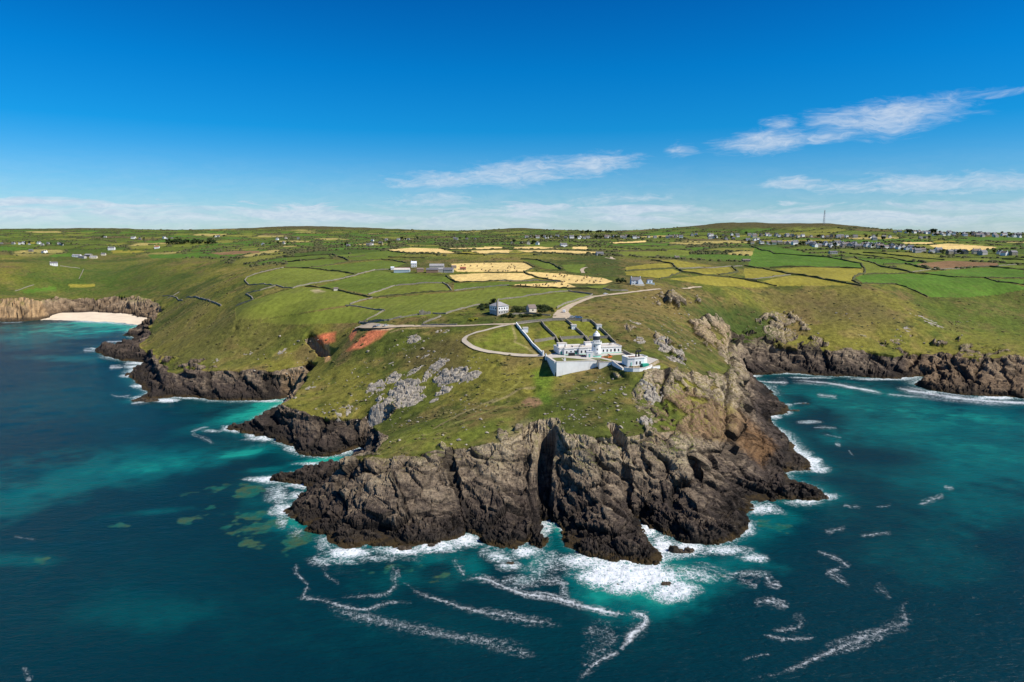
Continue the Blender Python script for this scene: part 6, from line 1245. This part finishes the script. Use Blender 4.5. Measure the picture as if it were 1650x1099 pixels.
for u, v, s in ((794, 491.0, 1.0), (791, 494, .8), (797, 489.5, .7)): plant('windblown_tree', hit(u, v), CR[0], TR, s * .75, 'dark windblown tree behind the white house', 'tree', 'trees behind the white house', 1.0)
for u, v, s in ((1003, 456, 1.0), (996, 456.5, .9), (1000, 457, .7), (1007, 457, .6)): plant('dark_tree', hit(u, v), CR[1], TR, s * .9, 'dark bushy tree sheltering the hill house', 'tree', 'trees beside the hill house', .6)
for u, v, s in ((868, 497, 1.5), (874, 498, 1.7), (880, 499, 1.5), (886, 500.5, 1.3), (890, 503, 1.0), (864, 499, 1.1), (878, 503, 1.2), (870, 503, 1.0)): plant('shrub', hit(u, v), BU[0], ST, s, 'dark green shrub massed beside the small outhouse', 'shrub', 'shrubs beside the outhouse')
for u, v, s in ((830, 499, 1.3), (836, 500, 1.3), (842, 500.5, 1.2), (848, 499, 1.3), (826, 502, .9), (834, 504, .9), (845, 504, .9)): plant('shrub', hit(u, v), BU[1], ST, s, 'olive garden shrub between white house and outhouse', 'shrub', 'shrubs between house and outhouse')
for u, v, s in ((758, 516, 1.0), (764, 515, 1.1), (761, 517.2, .9), (768, 514.6, .8)): plant('gorse_bush', hit(u, v), GO, ST, s, 'yellow flowering gorse bush below the white house', 'bush', 'flowering gorse below the white house')
for k in range(22):
    u = random.uniform(800, 872); plant('shrub', hit(u, random.uniform(508, 512)), BU[0], ST, random.uniform(.5, .9), 'low dark bramble on the bank above the lane', 'shrub', 'brambles on the lane bank')
for k in range(26): plant('shrub', hit(random.uniform(770, 796), random.uniform(492, 500)), BU[0], ST, random.uniform(.45, .95), 'dark thorn bush on the slope beside the white house', 'shrub', 'thorn bushes beside the white house')
vt = [p for p in vdone]
def tree_near(n, pts, label, group, s0=.8, s1=1.4):
    for k in range(n):
        p = random.choice(pts); x, y = p[0] + random.uniform(-26, 26), p[1] + random.uniform(-25, 40)
        plant('broadleaf_tree', (x, y, gz(x, y) - .2), random.choice(CR), TR, random.uniform(s0, s1), label, 'tree', group, .6)
rgt = [p for p in vdone if p[0] > 350]; mid = [p for p in vdone if -100 < p[0] <= 350]; lft = [p for p in vdone if p[0] <= -100]
tree_near(70, rgt, 'dark broadleaf tree among the houses below the mast hill', 'trees among the mast hill villages'); tree_near(45, mid, 'dark broadleaf tree in the far road village', 'trees in the far road village'); tree_near(40, lft, 'dark broadleaf tree in the hamlets beyond the cove valley', 'trees in the hamlets beyond the cove valley')
for k in range(60):
    u = random.uniform(268, 345); p = hit(u, 391.5 + random.uniform(-2.0, 2.6) + abs(u - 300) * .01); plant('broadleaf_tree', p, random.choice(CR[:2]), TR, random.uniform(1.0, 1.9), 'dark tree in the long wood across the valley', 'tree', 'trees of the valley wood', .4)
for k in range(16):
    u = random.uniform(935, 985); p = hit(u, 375.2 + abs(u - 960) * .02); plant('broadleaf_tree', p, random.choice(CR[:2]), TR, random.uniform(1.0, 1.7), 'dark tree on the low skyline above the far village', 'tree', 'skyline trees above the far village', .4)
for u in (1500, 1503, 1506, 1462, 1466): plant('broadleaf_tree', hit(u, 376.3), CR[0], TR, 1.9, 'tall dark tree standing on the hamlet skyline', 'tree', 'skyline trees of the upper hamlet', .4)

# heather, bracken and gorse: low clumps that break up the turf
def scrub():
    vs = []; fs = []; rg = random.Random(91)
    wild = (fieldm < .5) & (rock_att < .25) & (Z > 12) & (FR < 1150) & (FR > 300) & (U > -40) & (U < 1690)
    for pp in (TER, APR): wild &= ~in_poly(X, Y, pp)
    gard = in_poly(U, V, Z1((100, 370), (130, 330), (300, 280), (460, 248), (630, 235), (960, 235), (1130, 395), (1000, 460), (650, 480), (300, 450), (130, 405))); wild &= ~gard
    wild &= ~((np.abs(V - 527) < 3.5) & (U > 560) & (U < 860)) & ~in_poly(U, V, Z1((700, 240), (730, 130), (980, 60), (1500, 5), (1500, 35), (1000, 85), (830, 240)))
    k = sstep(n_c * .5 + n_b * .5, .47, .62) * wild
    ii, jj = np.where(RNG.random(Z.shape) < k * .022 * np.clip(FR / 600, .6, 2.5))
    for i, j in zip(ii, jj):
        x, y, z = X[i, j], Y[i, j], Z[i, j]; r = rg.uniform(.45, 1.25) * (1 + FR[i, j] / 1100); h_ = r * rg.uniform(.22, .5); b = len(vs); a0 = rg.uniform(0, 6.28); n = 6
        for lv, (rr_, hh_) in enumerate(((1, -.25), (.85, .55))):
            for q_ in range(n):
                a = a0 + q_ * 6.2832 / n + lv * .5; rj = r * rr_ * rg.uniform(.7, 1.2); vs.append((x + rj * math.cos(a), y + rj * math.sin(a), z + h_ * hh_ * rg.uniform(.7, 1.2) - (.25 if lv == 0 else 0)))
        vs.append((x, y, z + h_))
        fs += [(b + q_, b + (q_ + 1) % n, b + n + (q_ + 1) % n, b + n + q_) for q_ in range(n)] + [(b + n + q_, b + n + (q_ + 1) % n, b + 2 * n) for q_ in range(n)]
    m = mat_plain('heath_scrub', (0.125, 0.112, 0.034), .95, .7, .18, .6, dirt=.7, dirt_col=(.055, .064, .018))
    tag(mesh_obj('scrub', vs, fs, m), 'low heather, bracken and gorse over the rough slopes', 'scrub', None, 'stuff'); print('scrub clumps', len(ii))
scrub()

# ------------------------------------------------------------------ round bales on the stubble
bm = MB().tube((-.75, 0, .78), (.75, 0, .78), .8, 14); bale_me = bpy.data.meshes.new('hay_bale'); bale_me.from_pydata(bm.v, [], bm.f); bale_me.materials.append(M_bale)
cm = MB().tube((.752, 0, 0), (.78, 0, 0), .62, 12); cap_me = bpy.data.meshes.new('bale_face'); cap_me.from_pydata(cm.v, [], cm.f); cap_me.materials.append(M_track)
def bales(poly, n, label, group):
    us = [p[0] for p in poly]; vs_ = [p[1] for p in poly]; k = 0
    while k < n:
        u, v = random.uniform(min(us), max(us)), random.uniform(min(vs_), max(vs_))
        if not in_poly(np.array([u]), np.array([v]), poly)[0]: continue
        p = hit(u, v); o = empty('hay_bale', (p[0], p[1], p[2] + .02), random.uniform(0, 3.14)); b = bpy.data.objects.new('bale_roll', bale_me); C.objects.link(b); b.parent = o; 
        for ry in (0, math.pi):
            c_ = bpy.data.objects.new('bale_face', cap_me); C.objects.link(c_); c_.parent = o; c_.location = (0, 0, .78); c_.rotation_euler = (0, 0, ry)
        o.scale = (.95, .95, .95); tag(o, label, 'hay bale', group); k += 1
bales(FIELDS[14][1], 26, 'round hay bale on the upper stubble field by the farm', 'bales on the upper stubble field'); bales(FIELDS[16][1], 46, 'round hay bale on the long stubble field', 'bales on the long stubble field')

# ------------------------------------------------------------------ rocks
def mat_rock(name, light, dark, moss=0.25):
    m = bpy.data.materials.new(name); m.use_nodes = True; t = NT(m.node_tree)
    out = t.new('ShaderNodeOutputMaterial'); b = t.new('ShaderNodeBsdfPrincipled'); t.l.new(b.outputs[0], out.inputs[0]); p = t.pos()
    n1 = t.noise(p, .5, 7, .7); n2 = t.noise(p, 2.2, 5, .7); n3 = t.noise(t.mapv(p, (.3, .5, 1.6), (.3, .3, .2)), 1.0, 7, .7, .5)
    c = t.mix(t.ramp(t.m('ADD', t.m('MULTIPLY', n1, .5), t.m('MULTIPLY', n3, .5)), .38, .62), (*dark, 1), (*light, 1))
    c = t.mix(t.m('MULTIPLY', t.ramp(n2, .55, .72), .5), c, (light[0] * 1.3, light[1] * 1.3, light[2] * 1.25, 1))
    c = t.mix(t.m('MULTIPLY', t.ramp(n1, .56, .72), moss), c, (.11, .12, .03, 1))
    t.l.new(c, b.inputs['Base Color']); b.inputs['Roughness'].default_value = .95; b.inputs['Specular IOR Level'].default_value = .15
    bn = t.new('ShaderNodeBump'); bn.inputs['Strength'].default_value = .8; bn.inputs['Distance'].default_value = .5; t.l.new(t.m('ADD', n3, t.m('MULTIPLY', n2, .5)), bn.inputs['Height']); t.l.new(bn.outputs[0], b.inputs['Normal'])
    return m
M_outcrop = mat_rock('lichened_pale_granite', (.45, .40, .325), (.17, .148, .122)); M_searock = mat_rock('wet_dark_slate', (.10, .075, .05), (.030, .025, .020), .0)
def outcrop(u, v, ru, rv, tilt, hgt, label, thr=0.30, seed=1, base=None, mat=None, group=None, name='rock_outcrop'):
    """broken crag standing out of the turf: ru x rv half-size in photo pixels"""
    c = hit(u, v) if base is None else up(u, v, base); D_ = c[1]; a = ru * D_ / FPX * 1.15; ray_ = ray(u, v); fs_ = abs(ray_[2]) / math.hypot(ray_[0], ray_[1]); b_ = min(rv * D_ / FPX / (fs_ + .30), 1.5 * a); hgt *= .72
    st = max(.45, min(a, b_) / 26); nx_, ny_ = int(2.3 * a / st), int(2.3 * b_ / st)
    gx_, gy_ = np.meshgrid(np.linspace(-1.15 * a, 1.15 * a, nx_), np.linspace(-1.15 * b_, 1.15 * b_, ny_)); ct, sn = math.cos(tilt), math.sin(tilt)
    wx_, wy_ = c[0] + gx_ * ct - gy_ * sn, c[1] + gx_ * sn + gy_ * ct
    e = np.sqrt((gx_ / a) ** 2 + (gy_ / b_) ** 2); nn = fbm(wx_, wy_, 7, 4, seed * 7 + 1, gain=.6)
    m_ = sstep(1.0 - e + (nn - .5) * 1.5, thr - .08, thr + .22)
    Pk = np.stack([wx_.ravel(), wy_.ravel(), np.full(wx_.size, seed * 3.3)], 1); wrp = np.stack([fbm(Pk[:, 0], Pk[:, 1], 5, 2, seed), fbm(Pk[:, 0], Pk[:, 1], 5, 2, seed + 3), np.zeros(len(Pk))], 1) * 3
    r_ = [[math.cos(.5), math.sin(.5), 0], [-math.sin(.5), math.cos(.5), 0], [0, 0, 1]]; Pk = (Pk + wrp) @ np.array(r_)
    k1 = worley(Pk / np.array((6.0, 3.0, 4)), seed); k2 = worley(Pk / np.array((2.6, 1.4, 2)), seed + 20)
    z_ = hgt * m_.ravel() * (.45 + .75 * k1[2][:, 0] + .35 * (k1[3][:, 0] * (k1[2][:, 1] - .3)) + .22 * k2[2][:, 0]) - .8 * hgt * .5 * sstep(-(k1[1] - k1[0]), -.12, -.02) * m_.ravel() - .25 * sstep(-(k2[1] - k2[0]), -.12, -.02) - .9
    gz_ = np.array([gz(x, y) for x, y in zip(wx_.ravel(), wy_.ravel())]) if base is None else np.full(wx_.size, base)
    zz_ = gz_ + z_; idq = np.arange(wx_.size).reshape(ny_, nx_); q_ = np.stack([idq[:-1, :-1], idq[:-1, 1:], idq[1:, 1:], idq[1:, :-1]], -1).reshape(-1, 4)
    q_ = q_[(z_[q_].max(1) > -.75)]
    if len(q_) < 6: return
    us_ = np.unique(q_); rm = np.full(wx_.size, -1, np.int64); rm[us_] = np.arange(len(us_))
    o = fast_mesh(name, np.stack([wx_.ravel() - c[0], wy_.ravel() - c[1], zz_ - c[2]], 1)[us_], rm[q_], mat or M_outcrop, False); o.location = tuple(c)
    return tag(o, label, 'rock', group)
K = 600, 560, 8.25                                   # crop origin used when tracing the big crags
OUT = [(600 + 470 / 8.25, 560 + 560 / 8.25, 30, 15, .5, 3.4, 'broad pale slab outcrop with a shaded lower edge'), (600 + 520 / 8.25, 560 + 715 / 8.25, 24, 8, .25, 3.0, 'long grey crag below the broad pale slab'), (600 + 1080 / 8.25, 560 + 400 / 8.25, 26, 12, -.3, 3.6, 'cleft crag at the uphill end of pale outcrops'), (600 + 960 / 8.25, 560 + 570 / 8.25, 16, 6, 0, 3.0, 'shadowed boulder pile in the cleft of the crags'),
 (600 + 860 / 8.25, 560 + 260 / 8.25, 20, 8, .5, 2.4, 'tilted pale slabs above the main outcrop'), (600 + 1310 / 8.25, 560 + 370 / 8.25, 12, 7, .5, 2.0, 'small knot of pale rocks beside the cleft crag'), (600 + 560 / 8.25, 560 + 310 / 8.25, 18, 5, .4, 2.0, 'line of pale rocks rising across the turf'), (600 + 260 / 8.25, 560 + 410 / 8.25, 10, 11, .2, 2.8, 'upright block of rock casting a dark shadow'), (600 + 60 / 8.25, 560 + 520 / 8.25, 14, 9, .3, 2.4, 'rough pale crag on the seaward turf'), (600 + 40 / 8.25, 560 + 850 / 8.25, 16, 8, 0, 3.0, 'rounded grey crag with dark undercut'),
 (600 + 170 / 8.25, 560 + 760 / 8.25, 16, 8, .2, 1.8, 'scatter of pale rocks beside the rounded crag'), (600 + 820 / 8.25, 560 + 710 / 8.25, 9, 6, 0, 1.8, 'small rock knot below the shadowed boulders'), (600 + 220 / 8.25, 560 + 230 / 8.25, 16, 5, .4, 1.6, 'row of small pale rocks on the upper slope'), (555, 662, 18, 7, .3, 1.8, 'dark-edged rock shelf above the shaded cove'), (502, 624, 12, 6, .2, 1.6, 'pale rock patch near the inlet edge'), (497, 644, 8, 4, .1, 1.2, 'small pale rock near the cliff lip'),
 (666, 548, 17, 7, 0, 2.4, 'dark knobbly rocks with bushes on the upper slope'), (708, 534, 9, 3.5, 0, 2.0, 'white rock pair beside the gravel track'), (719, 533, 8, 4, 0, 2.2, 'twin pale rocks close to the lane loop'), (651, 561, 6, 3, 0, 1.4, 'single pale rock on the heathery slope'), (686, 574, 8, 3, .2, 1.4, 'small grey rocks on the heathery slope'), (735, 575, 10, 4, .1, 1.4, 'scattered rocks below the lane loop'), (1052, 608, 8, 3, 0, 1.6, 'flat grey rock below the fog signal house'),
 (1044, 624, 18, 9, -.2, 3.2, 'grey crag on the seaward turf below the fog house'), (1052, 640, 24, 11, -.1, 3.4, 'large layered crag above the cliff shoulder'), (1040, 678, 20, 12, -.3, 2.6, 'pale sloping slab beside the turf edge'), (1022, 637, 8, 4, 0, 1.4, 'low pale rock on the lower turf'), (1076, 560, 24, 14, -.5, 3.0, 'jumbled pale crags beside the compound'), (1030, 548, 16, 8, -.4, 2.2, 'pale broken crag behind the dwellings'), (1024, 520, 12, 5, -.3, 1.8, 'pale crag above the hill-side garden'), (1050, 532, 14, 5, -.4, 1.6, 'pale rock spine on the hillside'), (1088, 577, 14, 7, -.4, 2.4, 'rock rib running down from the compound'), (1088, 518, 8, 2.5, 0, 1.2, 'flat pale rock high on the hillside'),
 (455, 505 + 62, 12, 5, .1, 1.6, 'grey rocks on the slope above the inlet'), (345, 582, 14, 4, .2, 1.5, 'pale rock line above the low cliffs'), (405, 568, 16, 4, .1, 1.4, 'pale stones on the grassy coastal slope'), (1505, 523, 20, 4, -.4, 1.5, 'pale stones on the ridge of the far cove'), (1460, 531, 8, 4, -.2, 1.6, 'single pale crag above the far cove'), (1490, 512, 26, 4, -.5, 1.3, 'long rib of pale stones on the far ridge'), (1390, 542, 12, 3, 0, 1.4, 'dark rocks on the slope of the far cove')]
for i, o_ in enumerate(OUT):
    if i < 11: o_ = (o_[0], o_[1], o_[2] * 1.3, o_[3] * 1.35, *o_[4:])
    outcrop(*o_, seed=i + 2, thr=.18 if i < 11 else .26)
# rocks in the sea
SEA = [(1101, 890, 20, 9, 0, 4.0, 'flat-topped brown sea rock ringed by surf'), (1076, 943, 14, 7, 0, 2.6, 'small brown rock awash in the surf below the cliff'), (824, 908, 12, 6, 0, 2.4, 'small rock awash below the great cleft'), (1002, 942, 12, 5, 0, 1.9, 'low brown rock barely breaking the surf'), (655, 884, 16, 6, 0, 3.0, 'low rocks at the foot of the broad slab cliff'), (700, 880, 12, 5, 0, 2.6, 'small dark rock in white surf below the broad slab cliff'), (385, 689, 22, 7, 0, 5.0, 'dark skerry at the mouth of the green inlet'), (478, 830, 22, 9, 0, 5.5, 'brown stack at the seaward tip of the slab cliff'),
 (458, 775, 28, 5, 0, 4.0, 'long low reef off the slab cliff'), (1290, 757, 20, 5, 0, 4.5, 'low pale reef at the foot of the orange-stained shoulder'), (1318, 802, 20, 5, 0, 4.0, 'reef point running into the sea below the dark shoulder'), (1278, 662, 18, 3.5, 0, 3.0, 'wet rock shelf in the foam of the teal cove'), (240, 646, 26, 4, 0, 3.5, 'low skerry off the green inlet'), (1290, 651, 16, 2.5, 0, 2.5, 'low wet reef near the far cove'), (236, 536, 14, 4, 0, 4.0, 'dark reef at the end of the beach'), (1195, 665 + 145, 14, 6, 0, 3.6, 'brown boulder in the gully below the dark shoulder')]
for i, o_ in enumerate(SEA): outcrop(*o_, seed=i + 60, base=0.0, mat=M_searock, name='sea_rock', thr=.25)
# loose stones on the turf: the larger ones singly, the rest as a scatter
stones = []
for s in range(4):
    rg = random.Random(40 + s); bmv = [Vector((rg.gauss(0, 1), rg.gauss(0, 1), rg.gauss(0, .7))).normalized() for _ in range(18)]
    import bmesh
    b_ = bmesh.new(); [b_.verts.new((v.x * rg.uniform(.7, 1.15), v.y * rg.uniform(.6, 1.0), v.z * rg.uniform(.5, .8))) for v in bmv]; r_ = bmesh.ops.convex_hull(b_, input=b_.verts)
    bmesh.ops.delete(b_, geom=[g for g in r_['geom_interior'] if isinstance(g, bmesh.types.BMVert)], context='VERTS')
    me = bpy.data.meshes.new('boulder'); b_.to_mesh(me); b_.free(); me.materials.append(M_outcrop); stones.append(me)
ZONES = [((900, 1010, 608, 690), 1.0, 'below the retaining wall'), ((600, 800, 640, 720), .6, 'on the turf above the front cliff'), ((500, 660, 560, 690), .9, 'on the slope above the shaded cove'), ((640, 790, 540, 600), .6, 'around the pale crags'), ((1000, 1110, 500, 600), 1.0, 'on the hillside beside the compound'), ((400, 520, 540, 640), .5, 'on the slope above the inlet'), ((1200, 1560, 500, 560), .6, 'on the slopes of the far cove')]
small_v, small_f = [], []
nb_ = 0
for (u0, u1, v0, v1), dens, where in ZONES:
    n = int(dens * 110)
    cl_ = [(random.uniform(u0, u1), random.uniform(v0, v1)) for _ in range(7)]
    for k in range(n):
        cu, cv_ = random.choice(cl_); u, v = (cu + random.gauss(0, 16), cv_ + random.gauss(0, 8)) if random.random() < .6 else (random.uniform(u0, u1), random.uniform(v0, v1))
        if 745 < u < 885 and 535 < v < 575: continue
        if 880 < u < 1065 and v < 604 : continue
        p = hit(u, v); 
        if p[2] < 14: continue
        s_ = random.choice((.45, .5, .6, .7, .8, 1.0)) * (1.3 if p[1] > 600 else 1); me = random.choice(stones)
        if k < 34 * dens:
            o = bpy.data.objects.new('boulder', me); C.objects.link(o); o.location = (p[0], p[1], p[2] + .15 * s_); o.rotation_euler = (random.uniform(-.3, .3), random.uniform(-.3, .3), random.uniform(0, 6.28)); s_ *= random.uniform(1.1, 1.9); o.scale = (s_, s_, s_ * .8)
            tag(o, 'pale loose boulder lying in the turf ' + where, 'boulder', 'loose boulders ' + where); nb_ += 1
        else:
            rz = random.uniform(0, 6.28); b = len(small_v)
            for w_ in me.vertices: small_v.append((p[0] + s_ * .8 * (w_.co.x * math.cos(rz) - w_.co.y * math.sin(rz)), p[1] + s_ * .8 * (w_.co.x * math.sin(rz) + w_.co.y * math.cos(rz)), p[2] + s_ * .6 * w_.co.z))
            small_f += [tuple(b + i for i in pl.vertices) for pl in me.polygons]
tag(mesh_obj('scattered_stones', small_v, small_f, M_outcrop), 'small pale stones strewn through the turf', 'stones', None, 'stuff')
print('done', round(time.time() - T0, 1), 'objects', len(bpy.data.objects))
